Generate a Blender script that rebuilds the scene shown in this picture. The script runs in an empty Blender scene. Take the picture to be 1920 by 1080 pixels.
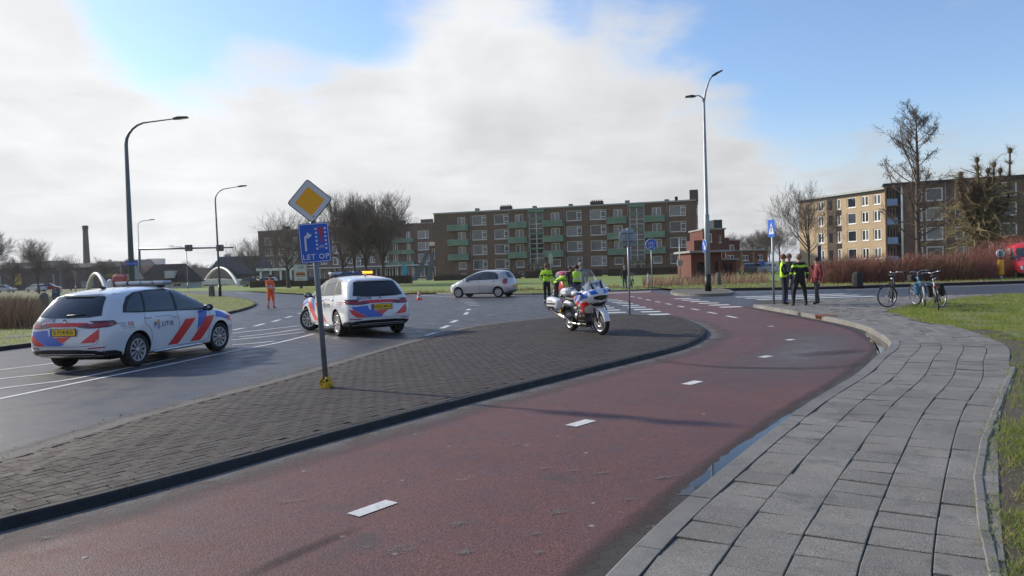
import bpy, bmesh, math, random
from math import sin, cos, pi, radians, atan2, sqrt
from mathutils import Vector, Matrix, noise
from mathutils.bvhtree import BVHTree

random.seed(7)
SC = bpy.context.scene
COL = SC.collection
V = Vector

# ------------------------------------------------------------------ camera
CAMH, FPX, PITCH, ROLL = 1.68, 1400.0, math.atan(36 / 1400.0), 0.030
cam_d = bpy.data.cameras.new('camera')
cam = bpy.data.objects.new('camera', cam_d)
COL.objects.link(cam)
_f = V((0, cos(PITCH), -sin(PITCH)))
_r0 = V((1, 0, 0))
_u0 = _r0.cross(_f)
_r = _r0 * cos(ROLL) - _u0 * sin(ROLL)
_u = _u0 * cos(ROLL) + _r0 * sin(ROLL)
_m = Matrix((( _r.x, _u.x, -_f.x, 0), (_r.y, _u.y, -_f.y, 0), (_r.z, _u.z, -_f.z, CAMH), (0, 0, 0, 1)))
cam.matrix_world = _m
cam_d.sensor_width = 36.0
cam_d.lens = 36.0 * FPX / 1920.0
cam_d.clip_start = 0.1
cam_d.clip_end = 6000
SC.camera = cam
EYE = V((0, 0, CAMH))


def ray(px, py):
    return _f * FPX + _r * (px - 960) - _u * (py - 540)


def G(px, py, z=0.0):
    """ground point seen at a pixel of the 1920x1080 photograph"""
    d = ray(px, py)
    t = (z - CAMH) / d.z
    return EYE + d * t


def Q(px, py, Y):
    """point seen at a pixel, at forward distance Y"""
    d = ray(px, py)
    return EYE + d * (Y / d.y)


# ------------------------------------------------------------------ world, sun, exposure
SUN_EL, SUN_DIR = radians(27), V((-0.86, 0.50))       # sun comes from the left and ahead
SUN_AZ = atan2(SUN_DIR.x, SUN_DIR.y)                   # clockwise from +Y
world = bpy.data.worlds.new('World')
SC.world = world
world.use_nodes = True


def nt_math(nt, op, a, b=None, c=None, clamp=False):
    n = nt.nodes.new('ShaderNodeMath')
    n.operation = op
    n.use_clamp = clamp
    for i, v in enumerate((a, b, c)):
        if v is None:
            continue
        if hasattr(v, 'is_linked') or hasattr(v, 'links'):
            nt.links.new(v, n.inputs[i])
        else:
            n.inputs[i].default_value = v
    return n.outputs[0]


def nt_noise(nt, vec, scale, detail=4, rough=.55, dist=0.0):
    n = nt.nodes.new('ShaderNodeTexNoise')
    n.inputs['Scale'].default_value = scale
    n.inputs['Detail'].default_value = detail
    n.inputs['Roughness'].default_value = rough
    n.inputs['Distortion'].default_value = dist
    if vec is not None:
        nt.links.new(vec, n.inputs['Vector'])
    return n.outputs['Fac']


def nt_range(nt, v, a, b, c=0.0, d=1.0, smooth=False):
    n = nt.nodes.new('ShaderNodeMapRange')
    n.interpolation_type = 'SMOOTHSTEP' if smooth else 'LINEAR'
    nt.links.new(v, n.inputs[0])
    for i, x in enumerate((a, b, c, d)):
        n.inputs[i + 1].default_value = x
    return n.outputs[0]


def nt_mix(nt, fac, a, b, blend='MIX'):
    n = nt.nodes.new('ShaderNodeMix')
    n.data_type = 'RGBA'
    n.blend_type = blend
    for i, v in ((0, fac), (6, a), (7, b)):
        if hasattr(v, 'links'):
            nt.links.new(v, n.inputs[i])
        elif i == 0:
            n.inputs[0].default_value = v
        else:
            n.inputs[i].default_value = (*v[:3], 1)
    return n.outputs[2]


def build_world():
    nt = world.node_tree
    nt.nodes.clear()
    out = nt.nodes.new('ShaderNodeOutputWorld')
    bg = nt.nodes.new('ShaderNodeBackground')
    sky = nt.nodes.new('ShaderNodeTexSky')
    sky.sky_type = 'NISHITA'
    sky.sun_disc = False
    sky.sun_elevation = SUN_EL
    sky.sun_rotation = SUN_AZ
    sky.air_density = 1.1
    sky.dust_density = .6
    sky.ozone_density = 1.4
    tc = nt.nodes.new('ShaderNodeTexCoord')
    sep = nt.nodes.new('ShaderNodeSeparateXYZ')
    nt.links.new(tc.outputs['Generated'], sep.inputs[0])
    x, y, z = sep.outputs
    # cloud deck seen in perspective
    zz = nt_math(nt, 'ADD', nt_math(nt, 'MAXIMUM', z, 0.0), 0.16)
    cmb = nt.nodes.new('ShaderNodeCombineXYZ')
    nt.links.new(nt_math(nt, 'DIVIDE', x, zz), cmb.inputs[0])
    nt.links.new(nt_math(nt, 'DIVIDE', y, zz), cmb.inputs[1])
    n1 = nt_noise(nt, cmb.outputs[0], 1.9, 8, .56, .35)
    n2 = nt_noise(nt, tc.outputs['Generated'], 4.2, 7, .55, .4)
    # openings in the deck: more of them higher up and to the right
    s = nt_math(nt, 'MULTIPLY', nt_math(nt, 'SUBTRACT', z, 0.285), 2.5)
    s = nt_math(nt, 'ADD', s, nt_math(nt, 'MULTIPLY', nt_math(nt, 'SUBTRACT', n1, 0.5), 1.7))
    s = nt_math(nt, 'ADD', s, nt_math(nt, 'MULTIPLY', nt_math(nt, 'SUBTRACT', n2, 0.5), 1.3))
    s = nt_math(nt, 'ADD', s, nt_math(nt, 'MULTIPLY', nt_math(nt, 'MAXIMUM', nt_math(nt, 'SUBTRACT', x, 0.16), 0.0), 0.85))
    # three rifts in the deck
    for (px, py, r0, r1, k) in ((470, -10, .998, .966, 1.35), (1150, -80, .985, .93, .62), (2080, 30, .99, .90, .42), (30, -50, .998, .975, .35), (840, 90, .998, .985, -.45), (900, 360, .99, .9, -.5), (180, 240, .995, .94, -.7), (1800, 420, .99, .95, .25)):
        dv = ray(px, py).normalized()
        vm = nt.nodes.new('ShaderNodeVectorMath')
        vm.operation = 'DOT_PRODUCT'
        nt.links.new(tc.outputs['Generated'], vm.inputs[0])
        vm.inputs[1].default_value = dv
        s = nt_math(nt, 'ADD', s, nt_range(nt, vm.outputs['Value'], r1, r0, 0.0, k, True))
    blue = nt_range(nt, s, -0.06, 0.60, 0.0, 0.96, True)
    blue = nt_math(nt, 'MULTIPLY', blue, nt_range(nt, z, 0.02, 0.2, 0.15, 1.0, True))
    # brightness of the cloud: brighter towards the sun, greyer in its thick middle
    d = nt_math(nt, 'ADD', nt_math(nt, 'MULTIPLY', x, SUN_DIR.x), nt_math(nt, 'MULTIPLY', y, SUN_DIR.y))
    br = nt_range(nt, d, -0.5, 0.8, 0.48, 0.86)
    br = nt_math(nt, 'MULTIPLY', br, nt_range(nt, z, 0.02, 0.26, 0.93, 1.06))
    br = nt_math(nt, 'ADD', br, nt_math(nt, 'MULTIPLY', nt_math(nt, 'SUBTRACT', n2, 0.5), 0.42))
    br = nt_math(nt, 'ADD', br, nt_math(nt, 'MULTIPLY', nt_math(nt, 'SUBTRACT', n1, 0.5), 0.40))
    cc = nt_mix(nt, 1.0, (0.975, 0.985, 1.0), (1, 1, 1), 'MULTIPLY')
    hs = nt.nodes.new('ShaderNodeVectorMath')
    hs.operation = 'SCALE'
    nt.links.new(cc, hs.inputs[0])
    nt.links.new(br, hs.inputs['Scale'])
    sc2 = nt.nodes.new('ShaderNodeVectorMath')
    sc2.operation = 'SCALE'
    sc2.inputs['Scale'].default_value = 1 / 0.11
    nt.links.new(hs.outputs[0], sc2.inputs[0])
    skc = nt_mix(nt, 1.0, sky.outputs[0], (1.18, 1.36, 1.66), 'MULTIPLY')
    mixc = nt_mix(nt, blue, sc2.outputs[0], skc)
    nt.links.new(mixc, bg.inputs[0])
    bg.inputs[1].default_value = 0.11
    nt.links.new(bg.outputs[0], out.inputs[0])


build_world()
sun_d = bpy.data.lights.new('sun', 'SUN')
sun = bpy.data.objects.new('sun', sun_d)
COL.objects.link(sun)
sun_d.energy = 4.6
sun_d.angle = radians(2.0)
sun_d.color = (1.0, 0.90, 0.76)
_sd = V((SUN_DIR.x * cos(SUN_EL), SUN_DIR.y * cos(SUN_EL), sin(SUN_EL))).normalized()
sun.rotation_euler = _sd.to_track_quat('Z', 'Y').to_euler()
sun.location = _sd * 60
SC.view_settings.view_transform = 'Standard'
SC.view_settings.look = 'None'
SC.view_settings.gamma = 1
SC.view_settings.use_curve_mapping = False
SC.view_settings.exposure = 0.08
SC.render.engine = 'CYCLES'
SC.cycles.use_denoising = True
SC.cycles.max_bounces = 6
SC.cycles.transparent_max_bounces = 12

# ------------------------------------------------------------------ materials
_MC = {}


def M(name, col, rough=.6, metal=0.0, var=0.0, vs=3.0, bump=0.0, bs=60.0, coat=0.0, emit=None, col2=None, space='obj',
      alpha=None, spec=None, trans=0.0, detail=4):
    if name in _MC:
        return _MC[name]
    m = bpy.data.materials.new(name)
    _MC[name] = m
    m.use_nodes = True
    nt = m.node_tree
    b = nt.nodes['Principled BSDF']
    b.inputs['Base Color'].default_value = (*col, 1)
    b.inputs['Roughness'].default_value = rough
    b.inputs['Metallic'].default_value = metal
    b.inputs['Coat Weight'].default_value = coat
    if spec is not None:
        b.inputs['Specular IOR Level'].default_value = spec
    if trans:
        b.inputs['Transmission Weight'].default_value = trans
    if alpha is not None:
        b.inputs['Alpha'].default_value = alpha
    if emit:
        b.inputs['Emission Color'].default_value = (*emit[:3], 1)
        b.inputs['Emission Strength'].default_value = emit[3]
    if var or bump or col2:
        if space == 'pos':
            vec = nt.nodes.new('ShaderNodeNewGeometry').outputs['Position']
        else:
            vec = nt.nodes.new('ShaderNodeTexCoord').outputs['Object']
        if var or col2:
            n = nt_noise(nt, vec, vs, detail, .6)
            c2 = col2 or tuple(min(1, c * (1 + var)) for c in col)
            c1 = col if col2 else tuple(c * (1 - var) for c in col)
            f = nt_range(nt, n, .3, .7)
            nt.links.new(nt_mix(nt, f, c1, c2), b.inputs['Base Color'])
        if bump:
            n = nt_noise(nt, vec, bs, 3, .6)
            bn = nt.nodes.new('ShaderNodeBump')
            bn.inputs['Strength'].default_value = bump
            bn.inputs['Distance'].default_value = 0.02
            nt.links.new(n, bn.inputs['Height'])
            nt.links.new(bn.outputs[0], b.inputs['Normal'])
    return m


def objvar(m, amt=.25):
    """multiply a material's colour by a per-object random factor"""
    nt = m.node_tree
    b = nt.nodes['Principled BSDF']
    oi = nt.nodes.new('ShaderNodeObjectInfo')
    hs = nt.nodes.new('ShaderNodeHueSaturation')
    nt.links.new(nt_range(nt, oi.outputs['Random'], 0, 1, 1 - amt, 1 + amt), hs.inputs['Value'])
    inp = b.inputs['Base Color']
    if inp.is_linked:
        nt.links.new(inp.links[0].from_socket, hs.inputs['Color'])
    else:
        hs.inputs['Color'].default_value = inp.default_value
    nt.links.new(hs.outputs[0], inp)
    return m


# ------------------------------------------------------------------ mesh building
class MB:
    def __init__(s):
        s.v, s.f, s.mi, s.sm = [], [], [], []

    def add(s, vs, fs, mi=0, smooth=False, mat=None):
        b = len(s.v)
        s.v.extend([tuple(mat @ V(p)) for p in vs] if mat is not None else [tuple(p) for p in vs])
        for f in fs:
            s.f.append(tuple(i + b for i in f))
            s.mi.append(mi)
            s.sm.append(smooth)
        return s

    def box(s, c, d, rz=0, mi=0, mat=None, bev=0):
        hx, hy, hz = d[0] / 2, d[1] / 2, d[2] / 2
        m = Matrix.Translation(c) @ Matrix.Rotation(rz, 4, 'Z')
        if mat is not None:
            m = mat @ m
        if bev:
            bv = min(bev, hx * .9, hy * .9, hz * .9)
            vs, rings = [], []
            for z, k in ((-hz, bv), (-hz + bv, 0), (hz - bv, 0), (hz, bv)):
                ax, ay = hx - k, hy - k
                c_ = bv
                ring = [(-ax, -ay + c_, z), (-ax + c_, -ay, z), (ax - c_, -ay, z), (ax, -ay + c_, z),
                        (ax, ay - c_, z), (ax - c_, ay, z), (-ax + c_, ay, z), (-ax, ay - c_, z)]
                vs += ring
            fs = []
            for r in range(3):
                for i in range(8):
                    j = (i + 1) % 8
                    fs.append((r * 8 + i, r * 8 + j, r * 8 + 8 + j, r * 8 + 8 + i))
            fs.append(tuple(range(7, -1, -1)))
            fs.append(tuple(range(24, 32)))
            return s.add(vs, fs, mi, False, m)
        vs = [(x, y, z) for z in (-hz, hz) for x, y in ((-hx, -hy), (hx, -hy), (hx, hy), (-hx, hy))]
        fs = [(3, 2, 1, 0), (4, 5, 6, 7), (0, 1, 5, 4), (1, 2, 6, 5), (2, 3, 7, 6), (3, 0, 4, 7)]
        return s.add(vs, fs, mi, False, m)

    def tube(s, pts, r, n=8, mi=0, smooth=True, caps=True, mat=None):
        pts = [V(p) for p in pts]
        if not hasattr(r, '__len__'):
            r = [r] * len(pts)
        vs, fs = [], []
        up = None
        for i, p in enumerate(pts):
            d = (pts[min(i + 1, len(pts) - 1)] - pts[max(i - 1, 0)])
            if d.length < 1e-9:
                d = V((0, 0, 1))
            d.normalize()
            if up is None:
                up = V((0, 0, 1)) if abs(d.z) < .9 else V((1, 0, 0))
            a = up - d * up.dot(d)
            if a.length < 1e-6:
                a = d.orthogonal()
            a.normalize()
            up = a
            b = d.cross(a)
            for k in range(n):
                t = 2 * pi * k / n
                vs.append(p + (a * cos(t) + b * sin(t)) * r[i])
        for i in range(len(pts) - 1):
            for k in range(n):
                j = (k + 1) % n
                fs.append((i * n + k, i * n + j, i * n + n + j, i * n + n + k))
        if caps:
            fs.append(tuple(range(n - 1, -1, -1)))
            fs.append(tuple(range((len(pts) - 1) * n, len(pts) * n)))
        return s.add(vs, fs, mi, smooth, mat)

    def lathe(s, prof, n=24, mi=0, axis='Z', smooth=True, mat=None, a0=0, a1=2 * pi):
        """prof: list of (r, h)"""
        full = abs(a1 - a0 - 2 * pi) < 1e-6
        vs, fs = [], []
        cnt = n if full else n + 1
        for k in range(cnt):
            t = a0 + (a1 - a0) * k / n
            for r, h in prof:
                if axis == 'Z':
                    vs.append((r * cos(t), r * sin(t), h))
                elif axis == 'Y':
                    vs.append((r * cos(t), h, r * sin(t)))
                else:
                    vs.append((h, r * cos(t), r * sin(t)))
        m = len(prof)
        for k in range(n):
            j = (k + 1) % cnt
            for i in range(m - 1):
                fs.append((k * m + i, j * m + i, j * m + i + 1, k * m + i + 1))
        return s.add(vs, fs, mi, smooth, mat)

    def prism(s, pts, h, mi=0, mat=None, smooth=False):
        """pts: 2D polygon (x,y), extruded from z=0 to h"""
        n = len(pts)
        vs = [(p[0], p[1], 0) for p in pts] + [(p[0], p[1], h) for p in pts]
        fs = [tuple(range(n - 1, -1, -1)), tuple(range(n, 2 * n))]
        for i in range(n):
            j = (i + 1) % n
            fs.append((i, j, n + j, n + i))
        return s.add(vs, fs, mi, smooth, mat)

    def ball(s, c, r, n=10, mi=0, mat=None, sc=(1, 1, 1)):
        vs, fs = [], []
        m = max(4, n // 2 + 1)
        for i in range(m + 1):
            ph = pi * i / m
            for k in range(n):
                t = 2 * pi * k / n
                vs.append((c[0] + r * sc[0] * sin(ph) * cos(t), c[1] + r * sc[1] * sin(ph) * sin(t), c[2] + r * sc[2] * cos(ph)))
        for i in range(m):
            for k in range(n):
                j = (k + 1) % n
                fs.append((i * n + k, i * n + n + k, i * n + n + j, i * n + j))
        return s.add(vs, fs, mi, True, mat)

    def mesh(s, name, mats):
        me = bpy.data.meshes.new(name)
        me.from_pydata(s.v, [], s.f)
        for m in (mats if isinstance(mats, (list, tuple)) else [mats]):
            me.materials.append(m)
        me.polygons.foreach_set('material_index', s.mi)
        me.polygons.foreach_set('use_smooth', s.sm)
        me.update()
        return me

    def build(s, name, mats, parent=None, **kw):
        o = bpy.data.objects.new(name, s.mesh(name, mats))
        COL.objects.link(o)
        if parent is not None:
            o.parent = parent
        for k, v in kw.items():
            o[k] = v
        return o


def tag(o, label=None, cat=None, group=None, kind=None):
    if label:
        o['label'] = label
    if cat:
        o['category'] = cat
    if group:
        o['group'] = group
    if kind:
        o['kind'] = kind
    return o


def thing(name, label, cat, loc=(0, 0, 0), rz=0.0, group=None):
    o = bpy.data.objects.new(name, None)
    COL.objects.link(o)
    o.location = loc
    o.rotation_euler = (0, 0, rz)
    o.empty_display_size = .2
    return tag(o, label, cat, group)


def inst(name, me, parent=None, loc=(0, 0, 0), rz=0.0):
    o = bpy.data.objects.new(name, me)
    COL.objects.link(o)
    o.parent = parent
    o.location = loc
    o.rotation_euler = (0, 0, rz)
    return o


def copy_tree(o, parent=None):
    c = o.copy()
    COL.objects.link(c)
    c.parent = parent
    for ch in [x for x in bpy.data.objects if x.parent == o]:
        copy_tree(ch, c)
    return c


def dup(o, loc, rz, label=None, scale=None):
    c = copy_tree(o)
    c.location = loc
    c.rotation_euler = (0, 0, rz)
    if scale:
        c.scale = (scale,) * 3 if not hasattr(scale, '__len__') else scale
    if label:
        c['label'] = label
    return c


def catmull(pts, n=8, closed=False):
    pts = [V(p) for p in pts]
    out = []
    m = len(pts)
    for i in range(m if closed else m - 1):
        p0 = pts[(i - 1) % m] if closed or i > 0 else pts[0] * 2 - pts[1]
        p1, p2 = pts[i], pts[(i + 1) % m]
        p3 = pts[(i + 2) % m] if closed or i + 2 < m else p2 * 2 - p1
        for k in range(n):
            t = k / n
            out.append(.5 * (2 * p1 + (p2 - p0) * t + (2 * p0 - 5 * p1 + 4 * p2 - p3) * t * t + (3 * p1 - p0 - 3 * p2 + p3) * t ** 3))
    if not closed:
        out.append(pts[-1])
    return out


def resample(pts, step):
    out = [pts[0].copy()]
    acc = 0.0
    for a, b in zip(pts, pts[1:]):
        L = (b - a).length
        if L < 1e-9:
            continue
        pos = 0.0
        while acc + (L - pos) >= step:
            pos += step - acc
            out.append(a.lerp(b, pos / L))
            acc = 0.0
        acc += L - pos
    return out


def offset(pts, d):
    """offset a polyline to its right by d"""
    out = []
    for i, p in enumerate(pts):
        t = pts[min(i + 1, len(pts) - 1)] - pts[max(i - 1, 0)]
        t.z = 0
        t.normalize()
        out.append(p + V((t.y, -t.x, 0)) * d)
    return out


def inpoly(x, y, poly):
    c = False
    n = len(poly)
    j = n - 1
    for i in range(n):
        xi, yi = poly[i][0], poly[i][1]
        xj, yj = poly[j][0], poly[j][1]
        if (yi > y) != (yj > y) and x < (xj - xi) * (y - yi) / (yj - yi) + xi:
            c = not c
        j = i
    return c


def dist_poly(x, y, pl):
    best = 1e9
    for a, b in zip(pl, pl[1:]):
        dx, dy = b[0] - a[0], b[1] - a[1]
        L2 = dx * dx + dy * dy
        t = 0 if L2 < 1e-12 else max(0, min(1, ((x - a[0]) * dx + (y - a[1]) * dy) / L2))
        d = (a[0] + dx * t - x) ** 2 + (a[1] + dy * t - y) ** 2
        if d < best:
            best = d
    return sqrt(best)


def sheet(name, poly, z, mat, parent=None, **kw):
    """flat polygon sheet, triangulated"""
    bm = bmesh.new()
    vs = [bm.verts.new((p[0], p[1], z)) for p in poly]
    f = bm.faces.new(vs)
    if f.normal.z < 0:
        f.normal_flip()
    bm.normal_update()
    if f.normal.z < 0:
        bmesh.ops.reverse_faces(bm, faces=[f])
    bmesh.ops.triangulate(bm, faces=bm.faces[:])
    me = bpy.data.meshes.new(name)
    bm.to_mesh(me)
    bm.free()
    me.materials.append(mat)
    o = bpy.data.objects.new(name, me)
    COL.objects.link(o)
    o.parent = parent
    for k, v in kw.items():
        o[k] = v
    return o


def text_geo(txt, size, extr=0.0, align='CENTER', spacing=1.0, offs=0.0):
    """vertices and faces of a word, lying in the XY plane"""
    cu = bpy.data.curves.new('t', 'FONT')
    cu.body = txt
    cu.size = size
    cu.align_x = align
    cu.align_y = 'CENTER'
    cu.space_character = spacing
    cu.extrude = extr
    cu.offset = offs
    cu.resolution_u = 2
    o = bpy.data.objects.new('t', cu)
    COL.objects.link(o)
    bpy.context.view_layer.update()
    me = o.to_mesh()
    vs = [tuple(v.co) for v in me.vertices]
    fs = [tuple(p.vertices) for p in me.polygons]
    o.to_mesh_clear()
    bpy.data.objects.remove(o)
    bpy.data.curves.remove(cu)
    return vs, fs


def strands(name, spots, mat, kind='stuff', wid=.01, segs=1, parent=None, mats=None):
    """thin blades; spots: (x, y, z, height, lean dx, lean dy, width[, material])"""
    vs, fs, mi = [], [], []
    for sp in spots:
        x, y, z, h, lx, ly, w = sp[:7]
        a = random.random() * pi
        ca, sa = cos(a) * w / 2, sin(a) * w / 2
        b = len(vs)
        if segs == 1:
            vs += [(x - ca, y - sa, z), (x + ca, y + sa, z), (x + lx, y + ly, z + h)]
            fs.append((b, b + 1, b + 2))
            mi.append(sp[7] if len(sp) > 7 else 0)
        else:
            vs += [(x - ca, y - sa, z), (x + ca, y + sa, z), (x + lx * .35 + ca * .8, y + ly * .35 + sa * .8, z + h * .55),
                   (x + lx * .35 - ca * .8, y + ly * .35 - sa * .8, z + h * .55), (x + lx, y + ly, z + h)]
            fs += [(b, b + 1, b + 2, b + 3), (b + 3, b + 2, b + 4)]
            mi += [sp[7] if len(sp) > 7 else 0] * 2
    me = bpy.data.meshes.new(name)
    me.from_pydata(vs, [], fs)
    for m in (mats or [mat]):
        me.materials.append(m)
    me.polygons.foreach_set('material_index', mi)
    me.update()
    o = bpy.data.objects.new(name, me)
    COL.objects.link(o)
    o.parent = parent
    if kind:
        o['kind'] = kind
    return o

# ------------------------------------------------------------------ ground materials
def ground_mat(name, c1, c2, rough=(.5, .8), s1=.35, grain=140, gb=.35, gc=.35, speck=None, patches=False, moss=None):
    m = bpy.data.materials.new(name)
    m.use_nodes = True
    nt = m.node_tree
    b = nt.nodes['Principled BSDF']
    pos = nt.nodes.new('ShaderNodeNewGeometry').outputs['Position']
    big = nt_noise(nt, pos, s1, 5, .6, .4)
    mid = nt_noise(nt, pos, s1 * 9, 4, .6)
    fine = nt_noise(nt, pos, grain, 2, .7)
    f = nt_math(nt, 'ADD', nt_math(nt, 'MULTIPLY', big, .6), nt_math(nt, 'MULTIPLY', mid, .4))
    col = nt_mix(nt, nt_range(nt, f, .36, .64), c1, c2)
    fv = nt_range(nt, fine, .36, .64, 1 - gc, 1 + gc)
    hs = nt.nodes.new('ShaderNodeHueSaturation')
    nt.links.new(fv, hs.inputs['Value'])
    nt.links.new(col, hs.inputs['Color'])
    col = hs.outputs[0]
    if speck:
        vo = nt.nodes.new('ShaderNodeTexVoronoi')
        vo.inputs['Scale'].default_value = speck[1]
        nt.links.new(pos, vo.inputs['Vector'])
        k = nt_math(nt, 'LESS_THAN', vo.outputs['Distance'], speck[2])
        col = nt_mix(nt, k, col, speck[0])
    if moss:
        mm = nt_noise(nt, pos, moss[1], 5, .65, .5)
        col = nt_mix(nt, nt_range(nt, mm, moss[2], moss[2] + .1, 0, moss[3]), col, moss[0])
    bump_h = fine
    if patches:
        # worn spots where the red top layer has let go of its stones
        pn = nt_noise(nt, pos, 1.15, 4, .65, .8)
        pf = nt_noise(nt, pos, 38, 3, .7)
        pk = nt_math(nt, 'MULTIPLY', nt_range(nt, pn, .655, .70), nt_range(nt, pf, .5, .56))
        col = nt_mix(nt, pk, col, (.21, .20, .18))
        pd = nt_noise(nt, pos, .7, 4, .6, 1.5)
        col = nt_mix(nt, nt_range(nt, pd, .6, .72, 0, .55), col, (.045, .038, .038))
    nt.links.new(col, b.inputs['Base Color'])
    nt.links.new(nt_range(nt, mid, .35, .65, rough[0], rough[1]), b.inputs['Roughness'])
    bn = nt.nodes.new('ShaderNodeBump')
    bn.inputs['Strength'].default_value = gb
    bn.inputs['Distance'].default_value = .012
    nt.links.new(bump_h, bn.inputs['Height'])
    nt.links.new(bn.outputs[0], b.inputs['Normal'])
    return m


m_asph = ground_mat('wet_asphalt', (.038, .038, .040), (.062, .062, .064), (.40, .62), .22, 85, .6, .7)
m_red = ground_mat('red_asphalt', (.096, .042, .037), (.140, .058, .049), (.55, .75), .35, 95, .5, .62,
                   speck=((.34, .30, .28), 2.1, .028), patches=True)
m_paver = objvar(ground_mat('dark_brick_paver', (.025, .020, .0165), (.044, .034, .028), (.66, .88), .9, 120, .5, .4,
                            moss=((.055, .057, .038), 1.1, .58, .35)), .3)
m_tile = objvar(ground_mat('concrete_tile', (.165, .154, .134), (.245, .231, .204), (.7, .9), 1.1, 170, .55, .62,
                           moss=((.10, .098, .085), 2.2, .55, .6)), .10)
m_kerb = objvar(ground_mat('concrete_kerb', (.145, .140, .127), (.225, .218, .20), (.7, .9), 1.3, 150, .5, .4,
                           moss=((.10, .10, .075), 3, .56, .6)), .12)
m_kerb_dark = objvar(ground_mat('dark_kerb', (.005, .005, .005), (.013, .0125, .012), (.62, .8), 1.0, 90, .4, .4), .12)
m_soil = ground_mat('bare_soil', (.055, .043, .032), (.11, .088, .062), (.85, .95), 1.4, 60, .8, .5, moss=((.10, .11, .04), .9, .5, .8))
m_lawn = ground_mat('lawn', (.085, .115, .022), (.15, .165, .04), (.85, .95), .5, 25, .8, .5, moss=((.14, .115, .055), .6, .6, .7))
m_field = ground_mat('field_ground', (.07, .085, .025), (.13, .125, .05), (.85, .95), .06, 3, .5, .4)
m_white = ground_mat('road_paint', (.52, .52, .50), (.72, .72, .70), (.5, .7), 2.5, 90, .3, .15,
                     moss=((.16, .16, .165), 9, .60, .75))
m_gravelly = ground_mat('trodden_verge', (.10, .095, .08), (.17, .16, .13), (.8, .95), .8, 45, .8, .5, moss=((.09, .10, .04), .7, .5, .7))
m_joint = ground_mat('joint_sand', (.040, .037, .032), (.072, .068, .058), (.9, .98), 2, 60, .5, .4, moss=((.07, .085, .03), 2.2, .56, .8))
m_water = M('puddle_water', (.02, .02, .021), .04)
m_water.node_tree.nodes['Principled BSDF'].inputs['IOR'].default_value = 1.30

# ------------------------------------------------------------------ the ground and the roads
disc = [(4500 * cos(2 * pi * k / 48), 4500 * sin(2 * pi * k / 48)) for k in range(48)]
ground = tag(sheet('ground', disc, -0.03, m_field), kind='structure')


def smooth_px(pl, z=0.0, n=6):
    return catmull([G(x, y, z) for x, y in pl], n)


# far edge of the asphalt (left to right) and near parts: one big sheet
far_edge = smooth_px([(300, 541), (440, 538.5), (560, 541), (640, 543.5), (760, 548), (850, 552), (1000, 553), (1130, 548), (1200, 545.5), (1250, 543.5),
                      (1300, 541.5), (1400, 540.5), (1500, 540)], 0, 4)
asph = [(p.x, p.y) for p in far_edge] + [(26, 46), (70, 43.5), (120, 44), (120, 30), (60, 29.6), (20, 30), (14, 28), (10, 20), (8.5, 12), (4, 5), (1, 1), (-1, -6), (-28, -6), (-32, 10), (-34, 60), (-60, 110)]
road = tag(sheet('road', asph, 0.0, m_asph), kind='structure')

# cycle path: red asphalt between the traffic island and the pavement, then over the crossing
kerb_face = [(1040, 1170), (1130, 1080), (1195, 1010), (1330, 895), (1470, 785), (1540, 737), (1605, 700), (1640, 681), (1663, 665), (1668, 654), (1658, 642), (1641, 631),
             (1619, 619.5), (1577, 608), (1535, 599.8), (1504, 593.5), (1447, 583), (1408, 576)]
KF = catmull([G(x, y, .11 if k < 7 else 0.0).xy.to_3d() for k, (x, y) in enumerate(kerb_face)], 8)
KF = resample(KF, .2)
for _ in range(7):
    KF = [KF[0]] + [(KF[i - 1] + KF[i] * 2 + KF[i + 1]) / 4 for i in range(1, len(KF) - 1)] + [KF[-1]]


def kidx(px, py):
    g = G(px, py)
    return min(range(len(KF)), key=lambda i: (KF[i] - g).length)



isl_low = [(-420, 1120), (-160, 1045), (0, 1000), (200, 948), (400, 893), (645, 823), (900, 753), (1100, 702), (1200, 677), (1290, 653), (1326, 632), (1322, 618), (1290, 603), (1255, 594)]
IL = catmull([G(x, y, 0.0) for x, y in isl_low], 8)
path_poly = [(p.x, p.y) for p in IL] + [(5.25, 25.0), (5.2, 30), (5.0, 38), (4.6, 44), (3.6, 50.5), (8.9, 50.5), (8.5, 44), (8.45, 36), (8.5, 30), (8.9, 28.5)] + \
            [(p.x + .05, p.y) for p in reversed(KF)] + [(-2, 1.2), (-7, 1.2)]
cycle = tag(sheet('cycle_path', path_poly, 0.004, m_red), kind='structure')
# continues beyond the junction, in front of the flats
far_path = [(-14, 54.5), (-4, 55), (3, 54), (4.2, 50.4), (8.6, 50.4), (9.0, 53.5), (14, 55.5), (14, 57.5), (4, 57.5), (-6, 58), (-14, 57.5)]
tag(sheet('footpath', far_path, 0.012, m_red), kind='structure')


def strip(name, pl, w0, w1, z, mat, parent=None, kind=None):
    """band between two offsets of a polyline, with the offset stored for the dirt material"""
    A, B = offset(pl, w0), offset(pl, w1)
    vs = [(p.x, p.y, z) for p in A] + [(p.x, p.y, z) for p in B]
    n = len(A)
    fs = [(i, i + 1, n + i + 1, n + i) for i in range(n - 1)]
    me = bpy.data.meshes.new(name)
    me.from_pydata(vs, [], fs)
    me.materials.append(mat)
    at = me.attributes.new('across', 'FLOAT', 'POINT')
    for i in range(2 * n):
        at.data[i].value = 0.0 if i < n else 1.0
    me.update()
    o = bpy.data.objects.new(name, me)
    COL.objects.link(o)
    o.parent = parent
    if kind:
        o['kind'] = kind
    return o


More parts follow.
